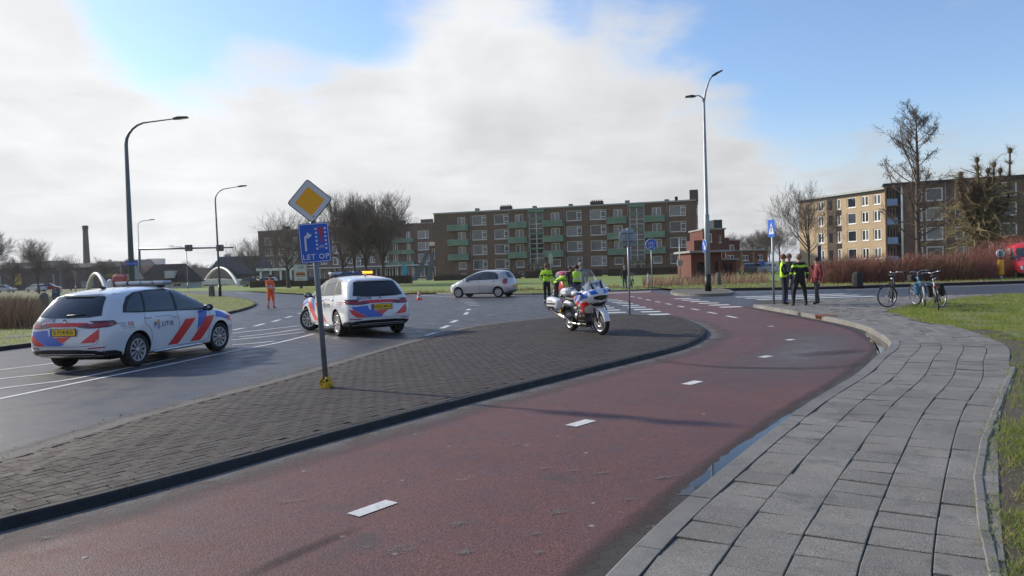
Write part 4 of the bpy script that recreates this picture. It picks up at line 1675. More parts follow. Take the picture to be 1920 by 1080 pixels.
def silver_car(label, loc, rz):
    P = P_HATCH
    t = thing('parked_car', label, 'car', loc, rz)
    me, bvh = car_body(P)
    inst('body', me, t)
    for s, ax_ in ((1, 'side_l'), (-1, 'side_r')):
        decal(bvh, [(.98, .95), (.80, 1.09), (.50, 1.25), (.2, 1.36), (-.15, 1.42), (-.12, 1.435), (-.6, 1.44), (-1.0, 1.39), (-1.18, 1.27), (-1.26, 1.06), (-1.2, 1.0), (-.3, .985)], ax_, m_trim, .004, 'window_surround', t, .06)
        decal(bvh, [(.84, .985), (.70, 1.11), (.42, 1.26), (.16, 1.35), (-.02, 1.385), (-.10, 1.01)], ax_, m_glass2, .009, 'side_window', t, .06)
        decal(bvh, [(-.20, 1.02), (-.13, 1.40), (-.55, 1.405), (-.72, 1.395), (-.74, 1.035)], ax_, m_glass2, .009, 'side_window', t, .06)
        decal(bvh, [(-.79, 1.035), (-.77, 1.39), (-.98, 1.34), (-1.12, 1.22), (-1.18, 1.06)], ax_, m_glass2, .009, 'side_window', t, .06)
        for ln in ([(-.14, .97), (-.13, .6), (-.17, .27)], [(.88, .93), (.86, .6), (.78, .3)], [(-1.0, .98), (-.98, .75), (-.82, .55), (-.84, .3)]):
            curve_on(bvh, ln, ax_, .0045, m_seam, 'door_seam', t, 0)
        handle_part(bvh, t, .0, .88, ax_)
        handle_part(bvh, t, -.92, .90, ax_)
        mirror_part(t, .66, s * .78, .98, s, m_carsilver)
        decal(bvh, [(-1.62, .70), (-1.50, .78), (-1.50, .98), (-1.60, 1.04), (-1.72, 1.02), (-1.74, .8)], ax_, m_redl, .01, 'tail_lamp', t, .05)
        decal(bvh, [(1.40, .70), (1.62, .62), (1.80, .66), (1.62, .82), (1.42, .86)], ax_, m_lens, .01, 'headlamp', t, .05)
        MB().tube([hitpt(bvh, ax_, x, .26, .0) for x in (-.85, 0, .85)], .03, 6).build('sill', m_grey, t)
    decal(bvh, [(.50, 1.10), (.42, 1.30), (.34, 1.40), (-.34, 1.40), (-.42, 1.30), (-.50, 1.10), (0, 1.06)], 'rear', m_glass, .009, 'rear_window', t, .07)
    decal(bvh, [(-.62, .24), (-.66, .36), (0, .4), (.66, .36), (.62, .24)], 'rear', m_grey, .009, 'bumper_trim', t, .08)
    c = hitpt(bvh, 'rear', 0, .62, .02)
    MB().box((c.x, c.y, c.z), (.018, .5, .11), bev=.006).build('number_plate', m_plate, t)
    decal(bvh, [(-.50, 1.06), (-.42, 1.25), (-.36, 1.38), (0, 1.40), (.36, 1.38), (.42, 1.25), (.50, 1.06), (0, 1.02)], 'front', m_glass2, .007, 'windscreen', t, .08)
    MB().tube([(-.62, .15, 1.53), (-.72, .15, 1.78)], [.008, .004], 5).build('antenna', m_black, t)
    for x in P['axles']:
        for s in (1, -1):
            wheel(t, x, s * (P['half'] - .13), P['wr'], 0, s, w=.18, spokes=12)
    MB().box((0, 0, .26), (3.0, 1.1, .14)).build('underbody', m_dark, t)
    return t


def far_car(label, paint, loc, rz, kind='hatch', group=None, scale=1.0):
    """simpler car for the distance: shaped body, glasshouse, wheels, lamps"""
    t = thing('parked_car', label, 'car', loc, rz, group)
    L, W_ = (4.1, .85)
    side = [(-2.0, .3), (-2.05, .7), (-1.98, .95), (-1.75, 1.02), (-1.2, 1.0), (.9, .95), (1.85, .78), (2.05, .6), (2.05, .3)]
    top = [(-1.85, .98), (-1.55, 1.38), (-1.2, 1.46), (.0, 1.47), (.35, 1.40), (1.0, .95)]
    if kind == 'sedan':
        top = [(-1.6, .98), (-1.0, 1.36), (-.6, 1.43), (.1, 1.42), (.45, 1.34), (1.1, .94)]
    b = MB()

    def loft(pts, w0, w1, m, mi=0):
        n = len(pts)
        zmin, zmax = min(p[1] for p in pts), max(p[1] for p in pts)
        ww = [w0 + (w1 - w0) * (p[1] - zmin) / (zmax - zmin) for p in pts]
        vs = [(p[0], w, p[1]) for p, w in zip(pts, ww)] + [(p[0], -w, p[1]) for p, w in zip(pts, ww)]
        fs = [tuple(range(n)), tuple(range(2 * n - 1, n - 1, -1))] + [(i, n + i, n + (i + 1) % n, (i + 1) % n) for i in range(n)]
        m.add(vs, fs, mi, False)
    loft(side, .80, .86, b)
    b.build('body', paint, t)
    g = MB()
    loft(top, .80, .60, g)
    g.build('windows', m_glass2, t)
    r = MB()
    loft([(top[1][0] - .03, top[1][1] - .03), (top[1][0], top[1][1] + .03), (top[2][0], top[2][1] + .03), (top[3][0], top[3][1] + .03), (top[4][0] + .06, top[4][1] + .02), (top[3][0], top[3][1] - .04), (top[2][0], top[2][1] - .05)], .66, .60, r)
    r.build('roof', paint, t)
    for x in (-1.25, 1.28):
        for s in (1, -1):
            w = MB().lathe([(.001, -.09), (.31, -.09), (.32, 0), (.31, .09), (.001, .09)], 18, 0, 'Y', True, Matrix.Translation((x, s * .78, .32))).build('wheel', m_tyre, t)
            MB().lathe([(.20, s * .095), (.001, s * .10)], 14, 0, 'Y', True, Matrix.Translation((x, s * .78, .32))).build('rim', m_rim, w)
    for s in (1, -1):
        MB().box((-2.03, s * .62, .82), (.06, .3, .14)).build('tail_lamp', m_redl, t)
        MB().box((2.0, s * .6, .66), (.08, .32, .12)).build('headlamp', m_lens, t)
    if scale != 1:
        t.scale = (scale,) * 3
    return t


def heading(a, b):
    """angle of the local +x axis that points from ground pixel a to ground pixel b"""
    A, B = G(*a), G(*b)
    return atan2(B.y - A.y, B.x - A.x)


c1 = police_car('white police estate car with red and blue stripes on the left lane, plate S-714-RG', 'S·714·RG', False, (0, 0, 0), 0, -.12)
a1 = radians(78.5)
rw = G(261, 687)
hd = V((cos(a1), sin(a1), 0))
lf = V((-hd.y, hd.x, 0))
c1.location = V((rw.x, rw.y, 0)) + hd * 1.36 + lf * .87
c1.rotation_euler = (0, 0, a1)
c2 = police_car('white police estate car with amber roof light flashing behind the let op sign, plate HNX-84-G', 'HNX-84-G', True, (0, 0, 0), 0, .62)
rl, rr_ = G(634, 630), G(757, 623.5)
lat = (V((rr_.x, rr_.y, 0)) - V((rl.x, rl.y, 0))).normalized()
a2 = radians(121)
hd2 = V((cos(a2), sin(a2), 0))
lf2 = V((-hd2.y, hd2.x, 0))
c2.location = V((rl.x, rl.y, 0)) + hd2 * 1.36 - lf2 * .87
c2.rotation_euler = (0, 0, a2)
c2.scale = (1.05,) * 3
sv = silver_car('silver hatchback standing across the junction in front of the flats', (0, 0, 0), 0)
fw, rw3 = G(859, 558), G(937, 558.5)
a3 = atan2((fw - rw3).y, (fw - rw3).x)
a3 = radians(158)
hd3 = V((cos(a3), sin(a3), 0))
lf3 = V((-hd3.y, hd3.x, 0))
mid = (V((fw.x, fw.y, 0)) + V((rw3.x, rw3.y, 0))) / 2
sv.location = mid - lf3 * .80
sv.rotation_euler = (0, 0, a3)
sv.scale = (1.08,) * 3

# ------------------------------------------------------------------ motorcycle
m_mcwhite = M('white_fairing', (.66, .67, .69), .25, coat=.8)
m_steel = M('brushed_steel', (.50, .47, .43), .3, metal=.9)
m_engine = M('engine_metal', (.10, .10, .11), .45, metal=.6, var=.3, vs=12)
m_seat = M('black_seat', (.018, .018, .019), .6, bump=.2, bs=50)
m_screen = M('clear_screen', (.75, .78, .80), .05, trans=.92, alpha=.42)
m_hv = M('hivis_yellow', (.50, .85, .03), .6, emit=None)
m_refl = M('reflective_tape', (.52, .54, .56), .35)


def smooth_loft(secs, levels=2, cap=True):
    """secs: (x, [(y, z) ... half outline from bottom centre to top centre]); returns mesh verts, faces"""
    vs, rings = [], []
    for x, half in secs:
        ring = [(x, y, z) for y, z in half] + [(x, -y, z) for y, z in reversed(half[1:-1])]
        rings.append(list(range(len(vs), len(vs) + len(ring))))
        vs += ring
    fs = []
    R = len(rings[0])
    for a, b in zip(rings, rings[1:]):
        for i in range(R):
            j = (i + 1) % R
            fs.append((a[i], b[i], b[j], a[j]))
    for ring, sg in ((rings[0], 1), (rings[-1], -1)):
        n = len(ring)
        h = n // 2
        for i in range(h - 0):
            a, b, c, d = ring[i], ring[i + 1] if i + 1 <= h else ring[h], ring[(n - i - 1) % n], ring[(n - i) % n]
            q = []
            for v in (a, b, c, d):
                if v not in q:
                    q.append(v)
            if len(q) >= 3:
                fs.append(tuple(q) if sg > 0 else tuple(reversed(q)))
    me = bpy.data.meshes.new('t')
    me.from_pydata(vs, [], fs)
    bm = bmesh.new()
    bm.from_mesh(me)
    bmesh.ops.recalc_face_normals(bm, faces=bm.faces)
    bm.to_mesh(me)
    bm.free()
    o = bpy.data.objects.new('t', me)
    COL.objects.link(o)
    s = o.modifiers.new('s', 'SUBSURF')
    s.levels = levels
    out = bpy.data.meshes.new_from_object(o.evaluated_get(bpy.context.evaluated_depsgraph_get()))
    bpy.data.objects.remove(o)
    V_ = [v.co.copy() for v in out.vertices]
    F_ = [tuple(p.vertices) for p in out.polygons]
    return V_, F_


def bvh_of(V_, F_):
    return BVHTree.FromPolygons(V_, F_)


def motorcycle(label, loc, rz, lean):
    root = thing('police_motorcycle', label, 'motorcycle', loc, rz)
    t = root
    WB, R = 1.485, .305
    # wheels
    for x, w, st in ((0, .18, 0), (WB, .125, .0)):
        e = bpy.data.objects.new('wheel', None)
        COL.objects.link(e)
        e.parent = t
        e.location = (x, 0, R)
        if x:
            e.rotation_euler = (0, 0, .10)
        MB().lathe([(.215, -w * .42), (R * .90, -w / 2), (R * .965, -w * .36), (R, -w * .12), (R, w * .12), (R * .965, w * .36), (R * .90, w / 2), (.215, w * .42)], 36, 0, 'Y').build('tyre', m_tyre, e)
        r = MB().lathe([(.222, -w * .40), (.222, w * .40), (.205, w * .40), (.20, 0), (.205, -w * .40), (.222, -w * .40)], 36, 0, 'Y')
        for k in range(10):
            a = 2 * pi * k / 10
            r.tube([(0.03 * cos(a), 0, .03 * sin(a)), (.205 * cos(a + .12), 0, .205 * sin(a + .12))], .011, 5)
        r.lathe([(.045, -.05), (.045, .05), (.001, .05)], 14, 0, 'Y')
        r.lathe([(.001, -.05), (.045, -.05)], 14, 0, 'Y')
        r.build('rim', M('mc_rim', (.55, .55, .56), .3, metal=.6), e)
        for s in (1, -1):
            MB().lathe([(.15, s * w * .34), (.15, s * (w * .34 + .006)), (.09, s * (w * .34 + .006)), (.09, s * w * .34)], 24, 0, 'Y').build('brake_disc', m_steel, e)
    # front fender
    fn = MB()
    vs, fs = [], []
    N = 12
    for i in range(N + 1):
        a = radians(5 + 150 * i / N)
        for j, (yy, dr) in enumerate(((-.085, -.03), (-.075, .015), (-.03, .035), (.03, .035), (.075, .015), (.085, -.03))):
            rr = R + .012 + dr
            vs.append((WB + rr * cos(a), yy, R + rr * sin(a)))
    for i in range(N):
        for j in range(5):
            fs.append((i * 6 + j, i * 6 + j + 1, i * 6 + j + 7, i * 6 + j + 6))
    fn.add(vs, fs, 0, True)
    for s in (1, -1):
        fn.add([(WB - .02, s * .088, R + .02), (WB + .10, s * .088, R + .27), (WB - .14, s * .088, R + .27)], [(0, 1, 2)], 0)
    fn.build('front_mudguard', m_mcwhite, t)
    fk = MB()
    for s in (1, -1):
        fk.tube([(WB, s * .095, R), (WB - .16, s * .095, .80)], [.024, .028], 8)
    fk.build('fork', m_trim, t)
    # engine and frame
    en = MB()
    en.box((.78, 0, .42), (.48, .30, .34), bev=.05)
    en.box((.40, 0, .50), (.36, .24, .26), bev=.05)
    en.tube([(.15, -.07, .34), (.0, -.10, R)], [.05, .06], 8)
    en.tube([(.42, -.11, .42), (0, -.10, R)], [.045, .055], 8)
    en.build('engine', m_engine, t)
    for s in (1, -1):
        MB().lathe([(.001, 0), (.105, 0), (.11, .04), (.10, .05), (.11, .08), (.10, .09), (.11, .12), (.09, .20), (.06, .24), (.001, .245)], 16, 0, 'Y', True, Matrix.Translation((.92, s * .14, .44)) @ Matrix.Scale(s, 4, V((0, 1, 0)))).build('cylinder_head', m_steel if s < 0 else m_engine, t)
        cb = MB()
        cb.tube(catmull([(.98, s * .12, .28), (1.04, s * .40, .32), (1.12, s * .44, .48), (1.12, s * .36, .66), (1.10, s * .2, .72)], 5), .016, 7)
        cb.build('crash_bar', m_trim, t)
    bp = MB()
    bp.box((.70, 0, .20), (.5, .22, .1), bev=.03)
    bp.tube([(.35, -.16, .32), (.62, -.34, .30)], .016, 6)
    bp.tube([(.35, .16, .32), (.62, .34, .30)], .016, 6)
    bp.tube([(.55, .14, .26), (.52, .34, .02)], .014, 6)
    bp.build('belly_pan', m_trim, t)
    ex = MB()
    ex.tube(catmull([(.80, -.16, .22), (.45, -.22, .24), (.25, -.27, .33), (.10, -.285, .38), (-.38, -.30, .50)], 5), [.025] * 10 + [.03, .05, .062, .065, .066, .066, .066, .066, .064, .060, .05][:11], 12)
    ex.build('exhaust', m_steel, t)
    # fairing
    secs = [(.36, [(0, .74), (.09, .74), (.12, .80), (.10, .88), (0, .90)]),
            (.56, [(0, .66), (.15, .68), (.19, .80), (.15, .95), (0, .99)]),
            (.80, [(0, .56), (.22, .58), (.26, .78), (.21, 1.0), (0, 1.06)]),
            (1.02, [(0, .42), (.27, .48), (.34, .78), (.27, 1.02), (0, 1.06)]),
            (1.20, [(0, .40), (.29, .50), (.41, .84), (.33, 1.06), (0, 1.09)]),
            (1.36, [(0, .58), (.26, .66), (.38, .90), (.30, 1.10), (0, 1.14)]),
            (1.52, [(0, .70), (.20, .74), (.30, .90), (.24, 1.06), (0, 1.12)]),
            (1.64, [(0, .78), (.10, .80), (.15, .88), (.12, .96), (0, .99)])]
    Vf, Ff = smooth_loft(secs)
    bvh = bvh_of(Vf, Ff)
    fb = MB().add(Vf, Ff, 0, True)
    for i, f in enumerate(fb.f):
        c = sum((V(fb.v[j]) for j in f), V()) / len(f)
        if c.z < .60 + max(0, 1.15 - c.x) * .25 - (.10 if c.x > 1.15 else 0) or (c.x > 1.45 and c.z < .76):
            fb.mi[i] = 1
    fb.build('fairing', [m_mcwhite, m_trim], t)
    for ax_ in ('side_r', 'side_l'):
        decal(bvh, [(.44, .80), (.60, .97), (.76, 1.02), (.74, .93), (.58, .86), (.50, .77)], ax_, m_pred, .004, 'livery_stripe', t, .05)
        decal(bvh, [(.56, .80), (.74, .92), (.98, .98), (.94, .90), (.76, .82), (.64, .76)], ax_, m_pblue, .005, 'livery_stripe', t, .05)
        decal(bvh, [(.64, .70), (.80, .78), (1.0, .84), (.98, .74), (.78, .66)], ax_, m_pred, .004, 'livery_stripe', t, .05)
        decal(bvh, [(.98, .46), (1.02, .64), (1.18, .78), (1.40, .80), (1.44, .74), (1.26, .66), (1.12, .52)], ax_, m_pred, .004, 'livery_stripe', t, .05)
        decal(bvh, [(1.02, .72), (1.0, .84), (1.20, .98), (1.42, 1.02), (1.46, .90), (1.22, .84)], ax_, m_pblue, .004, 'livery_stripe', t, .05)
        decal(bvh, [(1.04, .94), (1.10, 1.02), (1.34, 1.07), (1.30, 1.02)], ax_, m_pblue, .004, 'livery_stripe', t, .05)
    decal(bvh, [(-.19, .85), (-.21, .91), (-.10, .93), (.10, .93), (.21, .91), (.19, .85), (0, .81)], 'front', m_glass, .006, 'headlight', t, .05)
    for q in (1, -1):
        decal(bvh, [(q * .08, .97), (q * .24, .95), (q * .27, 1.03), (q * .12, 1.06)], 'front', m_pblue, .005, 'livery_stripe', t, .05)
        decal(bvh, [(q * .10, .80), (q * .19, .84), (q * .23, .78), (q * .14, .76)], 'front', m_lens, .009, 'headlight', t, .05)
    decal(bvh, [(-.16, .74), (-.18, .79), (0, .75), (.18, .79), (.16, .74), (0, .70)], 'front', m_trim, .006, 'air_intake', t, .05)
    # upper cowl and screen
    cw = []
    for sgn in (1, -1):
        MB().add([(1.50, sgn * .02, 1.10), (1.40, sgn * .30, 1.04), (1.28, sgn * .34, 1.15), (1.36, sgn * .16, 1.26), (1.38, sgn * .02, 1.28)], [(0, 1, 2, 3, 4)], 0).build('cowl_panel', m_mcwhite, t)
        MB().tube([(1.48, sgn * .13, 1.08), (1.36, sgn * .17, 1.28)], [.03, .014], 6).build('screen_bracket', m_trim, t)
    tv, tf = text_geo('POLITIE', .085, spacing=1.1, offs=.002)
    m = Matrix.Translation((1.462, 0, 1.20)) @ Matrix.Rotation(radians(90), 4, 'Z') @ Matrix.Rotation(radians(52), 4, 'X')
    MB().add(tv, tf, mat=m).build('lettering', m_navy, t)
    sv_, sf_ = [], []
    NX, NZ = 10, 7
    for i in range(NX + 1):
        for k in range(NZ + 1):
            u = -1 + 2 * i / NX
            v = k / NZ
            hw = .27 * (1 - .35 * v ** 2)
            sv_.append((1.40 - .34 * v + .05 * v * v - .10 * u * u, u * hw, 1.10 + .43 * v - .05 * u * u * v - .05 * u ** 4 * v))
    for i in range(NX):
        for k in range(NZ):
            a = i * (NZ + 1) + k
            sf_.append((a, a + NZ + 1, a + NZ + 2, a + 1))
    MB().add(sv_, sf_, 0, True).build('windscreen', m_screen, t)
    edge = [V(sv_[i * (NZ + 1) + NZ]) for i in range(NX + 1)]
    MB().tube([V(sv_[k]) for k in range(NZ + 1)] + edge[1:] + [V(sv_[NX * (NZ + 1) + k]) for k in range(NZ - 1, -1, -1)], .005, 4).build('screen_edge', m_grey, t)
    MB().box((1.20, 0, 1.16), (.12, .34, .10), bev=.02).build('dashboard', m_trim, t)
    hb = MB()
    hb.tube(catmull([(1.02, 0, 1.10), (1.0, .18, 1.13), (.92, .34, 1.12), (.84, .42, 1.10)], 4), .016, 6)
    hb.tube(catmull([(1.02, 0, 1.10), (1.0, -.18, 1.13), (.92, -.34, 1.12), (.84, -.42, 1.10)], 4), .016, 6)
    hb.build('handlebar', m_trim, t)
    for s in (1, -1):
        Vm, Fm = smooth_loft([(1.02, [(0, -.05), (.07, -.04), (.09, 0), (.07, .05), (0, .06)]), (1.12, [(0, -.07), (.10, -.06), (.12, 0), (.10, .07), (0, .08)]), (1.26, [(0, -.03), (.06, -.02), (.07, 0), (.05, .04), (0, .05)])], 1)
        o = MB().add(Vm, Fm, 0, True, Matrix.Translation((.0, s * .46, 1.0))).build('mirror_housing', m_mcwhite, t)
        MB().ball((1.27, s * .48, 1.0), .035, 8, sc=(.5, 1.4, .7)).build('blue_flasher', m_pblue, o)
        MB().box((1.015, s * .47, 1.0), (.012, .15, .09)).build('mirror_glass', m_mirror, o)
        MB().tube([(1.15, s * .30, .98), (1.12, s * .42, 1.0)], .03, 6).build('mirror_arm', m_trim, t)
    # seat and tail
    Vs_, Fs_ = smooth_loft([(-.12, [(0, .80), (.10, .80), (.13, .84), (.10, .88), (0, .89)]), (.15, [(0, .76), (.14, .76), (.17, .82), (.13, .87), (0, .88)]),
                            (.38, [(0, .74), (.13, .74), (.16, .79), (.12, .84), (0, .85)]), (.60, [(0, .78), (.09, .80), (.11, .84), (.08, .90), (0, .92)])])
    MB().add(Vs_, Fs_, 0, True).build('seat', m_seat, t)
    MB().box((-.02, 0, .985), (.36, .34, .19), bev=.05).build('radio_case', m_mcwhite, t)
    MB().box((.02, 0, .68), (.5, .22, .16), bev=.05).build('tail_section', m_mcwhite, t)
    MB().box((-.36, 0, .72), (.05, .2, .07), bev=.01).build('tail_lamp', m_redl, t)
    MB().box((-.40, 0, .52), (.03, .19, .16)).build('number_plate', m_plate, t)
    MB().tube([(-.20, 0, .66), (-.42, 0, .48), (-.44, 0, .36)], [.08, .06, .02], 8, mat=Matrix.Scale(1, 4)).build('rear_mudguard', m_trim, t)
    for s in (1, -1):
        Vp, Fp = smooth_loft([(-.50, [(0, -.14), (.08, -.14), (.10, 0), (.08, .16), (0, .17)]), (-.42, [(0, -.19), (.11, -.18), (.13, 0), (.11, .19), (0, .20)]),
                              (-.05, [(0, -.17), (.11, -.16), (.13, 0), (.11, .16), (0, .17)]), (.12, [(0, -.08), (.08, -.08), (.09, 0), (.07, .10), (0, .11)])])
        o = MB().add(Vp, Fp, 0, True, Matrix.Translation((0, s * .37, .70))).build('pannier', m_mcwhite, t)
        bv = bvh_of([V(v) + V((0, s * .37, .70)) for v in Vp], Fp)
        ax_ = 'side_l' if s > 0 else 'side_r'
        decal(bv, [(-.44, .70), (-.44, .74), (.02, .745), (.02, .705)], ax_, m_trim, .005, 'reflector_band', o, .06)
        decal(bv, [(-.43, .56), (-.44, .66), (-.05, .66), (.0, .60), (-.2, .55)], ax_, m_trim, .004, 'reflector_band', o, .06)
        decal_text(bv, 'POLITIE', -.22, .79, .062, ax_, m_navy, o, .012, mirror=s > 0)
    root.rotation_euler = (lean, 0, rz)
    return root


rwp, fwp = G(1073, 620, .08), G(1127, 630, .08)
mh = radians(-67)
mcx = motorcycle('white police motorcycle with blue and red fairing stripes parked on the brick island', (rwp.x, rwp.y, .083), mh, .07)
mcx.scale = (1.0, .90, 1.0)

# ------------------------------------------------------------------ bicycles
def bicycle(label, loc, rz, frame, steer=0.0, lean=0.0, bag=None, basket=None, dbl_stand=False, light_fork=None, guard=None, group='bicycles parked on the grass corner', ladies=True):
    t = thing('bicycle', label, 'bicycle', loc, rz, group)
    R, WB = .345, 1.10
    fm = MB()
    hx, hz = .82, .86
    bb = (.46, 0, .29)
    seat_t = (.27, 0, .80)
    fm.tube([bb, seat_t], .017, 7)
    if ladies:
        fm.tube(catmull([(hx + .02, 0, hz - .10), (.62, 0, .56), (.42, 0, .44)], 4), .019, 7)
    else:
        fm.tube([(hx, 0, hz - .04), (.27, 0, .78)], .017, 7)
    fm.tube([(hx + .03, 0, hz - .17), bb], .02, 7)
    fm.tube([(hx - .02, 0, hz + .04), (hx + .055, 0, hz - .20)], .022, 7)
    for s in (1, -1):
        fm.tube([(bb[0], s * .05, bb[2]), (0, s * .06, R)], .011, 5)
        fm.tube([(.28, s * .03, .70), (0, s * .06, R)], .009, 5)
    fm.build('frame', frame, t)
    sd = MB()
    sd.tube([(.27, 0, .80), (.235, 0, .95)], .012, 6)
    sd.ball((.19, 0, .985), .11, 10, sc=(1.25, .85, .35))
    sd.ball((.31, 0, .985), .05, 8, sc=(1.8, .6, .45))
    sd.build('saddle', m_seat, t)
    cr = MB()
    cr.lathe([(.001, .055), (.09, .055), (.09, .062), (.001, .062)], 20, 0, 'Y', True, Matrix.Translation(bb))
    cr.tube([(bb[0], -.09, bb[2]), (bb[0] + .12, -.09, bb[2] - .12)], .01, 5)
    cr.tube([(bb[0], .09, bb[2]), (bb[0] - .12, .09, bb[2] + .12)], .01, 5)
    cr.box((bb[0] + .12, -.13, bb[2] - .12), (.09, .07, .02))
    cr.box((bb[0] - .12, .13, bb[2] + .12), (.09, .07, .02))
    cr.build('crank', m_engine, t)
    MB().box((.24, -.065, .31), (.56, .03, .10), bev=.012).build('chain_case', m_trim, t)

    def whl(parent, x):
        e = MB()
        prof = [(R - .030, -.018), (R - .008, -.018), (R, 0), (R - .008, .018), (R - .030, .018), (R - .034, 0), (R - .030, -.018)]
        e.lathe(prof, 36, 0, 'Y', True, Matrix.Translation((x, 0, R)))
        o = e.build('wheel', m_tyre, parent)
        r = MB().lathe([(R - .032, -.012), (R - .030, .012), (R - .046, .010), (R - .046, -.010), (R - .032, -.012)], 32, 0, 'Y', True, Matrix.Translation((x, 0, R)))
        r.lathe([(.001, -.035), (.022, -.035), (.022, .035), (.001, .035)], 10, 0, 'Y', True, Matrix.Translation((x, 0, R)))
        r.build('rim', m_rim, o)
        sp = MB()
        for k in range(18):
            a = 2 * pi * k / 18
            b = a + (.3 if k % 2 else -.3)
            sp.tube([(x + .02 * cos(a), (.03 if k % 2 else -.03), R + .02 * sin(a)), (x + (R - .04) * cos(b), 0, R + (R - .04) * sin(b))], .0022, 3, caps=False)
        sp.build('spokes', m_rim, o, kind='stuff')
        return o

    def mud(m, x, a0, a1, w=.025):
        vs, fs = [], []
        n = 14
        for i in range(n + 1):
            a = radians(a0 + (a1 - a0) * i / n)
            for y, d in ((-w, .012), (0, .028), (w, .012)):
                vs.append((x + (R + d) * cos(a), y, R + (R + d) * sin(a)))
        for i in range(n):
            for j in range(2):
                fs.append((i * 3 + j, i * 3 + j + 1, i * 3 + j + 4, i * 3 + j + 3))
        m.add(vs, fs, 0, True)

    whl(t, 0)
    mg = MB()
    mud(mg, 0, 25, 195)
    mg.build('mudguard', guard or m_trim, t)
    rk = MB()
    for s in (1, -1):
        rk.tube([(-.28, s * .06, .75), (.22, s * .06, .76)], .007, 5)
        rk.tube([(-.12, s * .06, .75), (0, s * .07, R)], .006, 5)
    rk.tube([(-.28, -.06, .75), (-.28, .06, .75)], .007, 5)
    rk.tube([(-.05, -.06, .755), (-.05, .06, .755)], .005, 5)
    rk.build('rack', m_trim, t)
    MB().box((-.30, 0, .70), (.03, .10, .05), bev=.008).build('tail_light', m_redl, t)
    st = MB()
    if dbl_stand:
        for s in (1, -1):
            st.tube([(.36, s * .05, .27), (.33, s * .16, .02), (.38, s * .19, .01)], .010, 6)
    else:
        st.tube([(.10, .07, .30), (.13, .22, .01)], .010, 6)
    st.build('kickstand', m_grey, t)
    # front assembly turns about the head tube
    fr = bpy.data.objects.new('fork', None)
    COL.objects.link(fr)
    fr.parent = t
    fr.location = (hx + .03, 0, 0)
    fr.rotation_euler = (0, 0, steer)
    dx = WB - hx - .03
    f2 = MB()
    for s in (1, -1):
        f2.tube([(.03, s * .045, hz - .20), (.08, s * .05, .58), (dx, s * .055, R)], .012, 6)
    f2.tube([(0, 0, hz + .02), (-.03, 0, hz + .20)], .014, 6)
    f2.build('fork_blades', light_fork or frame, fr)
    whl(fr, dx)
    mg = MB()
    mud(mg, dx, 40, 175)
    mg.build('mudguard', guard or m_trim, fr)
    hb = MB()
    for s in (1, -1):
        hb.tube(catmull([(-.03, 0, hz + .20), (.02, s * .14, hz + .24), (-.06, s * .28, hz + .24), (-.20, s * .31, hz + .22)], 4), .012, 6)
    hb.build('handlebar', m_chrome, fr)
    gp_ = MB()
    for s in (1, -1):
        gp_.tube([(-.10, s * .295, hz + .235), (-.22, s * .315, hz + .22)], .018, 6)
        gp_.tube([(-.02, s * .20, hz + .24), (-.02, s * .32, hz + .20)], .006, 5)
    gp_.build('grips', m_black, fr)
    MB().ball((.07, 0, hz + .03), .045, 8).build('headlight', m_chrome, fr)
    if basket:
        b = MB()
        b.box((.20, 0, hz + .03), (.26, .34, .22), bev=.03)
        b.build('handlebar_bag', basket, fr)
    if bag:
        for s in (1, -1):
            o = MB()
            o.box((-.05, s * .15, .57), (.32, .14, .34), bev=.04)
            o.box((-.05, s * .145, .74), (.34, .16, .03), bev=.01)
            o.build('pannier_bag', bag, t)
    t.rotation_euler = (lean, 0, rz)
    return t


gz = .118
b1 = G(1677, 577, .1)
bicycle('black bicycle with its front wheel turned sideways at the edge of the paving', (b1.x + .35, b1.y + .85, gz), radians(-112), m_trim, steer=radians(-58), dbl_stand=True, ladies=False)
b2r, b2f = G(1733.5, 576, .1), G(1721, 570, .1)
m_lblue = M('light_blue_frame', (.10, .38, .62), .35, coat=.5)
m_wfork = M('white_frame', (.6, .6, .62), .4)
bicycle('light blue bicycle with a blue pannier and black handlebar bag, middle of the three', (b2r.x, b2r.y, gz), atan2(b2f.y - b2r.y, b2f.x - b2r.x), m_lblue, steer=.45, lean=-.10,
        bag=M('blue_pannier', (.06, .17, .30), .7, var=.2), basket=M('black_bag', (.02, .02, .022), .8), light_fork=m_wfork, guard=m_wfork)
b3r, b3f = G(1760, 583, .1), G(1782, 578, .1)
bicycle('white bicycle with black panniers and red tail light nearest the camera', (b3r.x, b3r.y, gz), radians(62), m_wfork, steer=-.5, lean=-.12,
        bag=M('black_pannier', (.015, .015, .016), .8), light_fork=m_trim)

# ------------------------------------------------------------------ people
m_skin = M('skin', (.48, .27, .19), .55)
m_navyc = M('police_navy_cloth', (.012, .015, .030), .85, var=.3, vs=9)
m_blackc = M('black_cloth', (.012, .012, .014), .85, var=.3, vs=9)
m_orng = M('orange_hivis', (.95, .13, .015), .7, var=.12, vs=8)
m_jean = M('blue_jeans', (.05, .085, .15), .85, var=.3, vs=12)
m_shoe = M('black_shoe', (.01, .01, .01), .6)
m_greyc = M('grey_cloth', (.05, .052, .055), .85, var=.25, vs=9)
m_redc = M('red_coat', (.20, .028, .036), .8, var=.2, vs=8)
m_hairb = M('brown_hair', (.05, .028, .015), .8)
m_hairg = M('grey_hair', (.28, .25, .22), .85)
m_hvy = M('hivis_lime', (.45, .80, .02), .65, var=.1, vs=8)


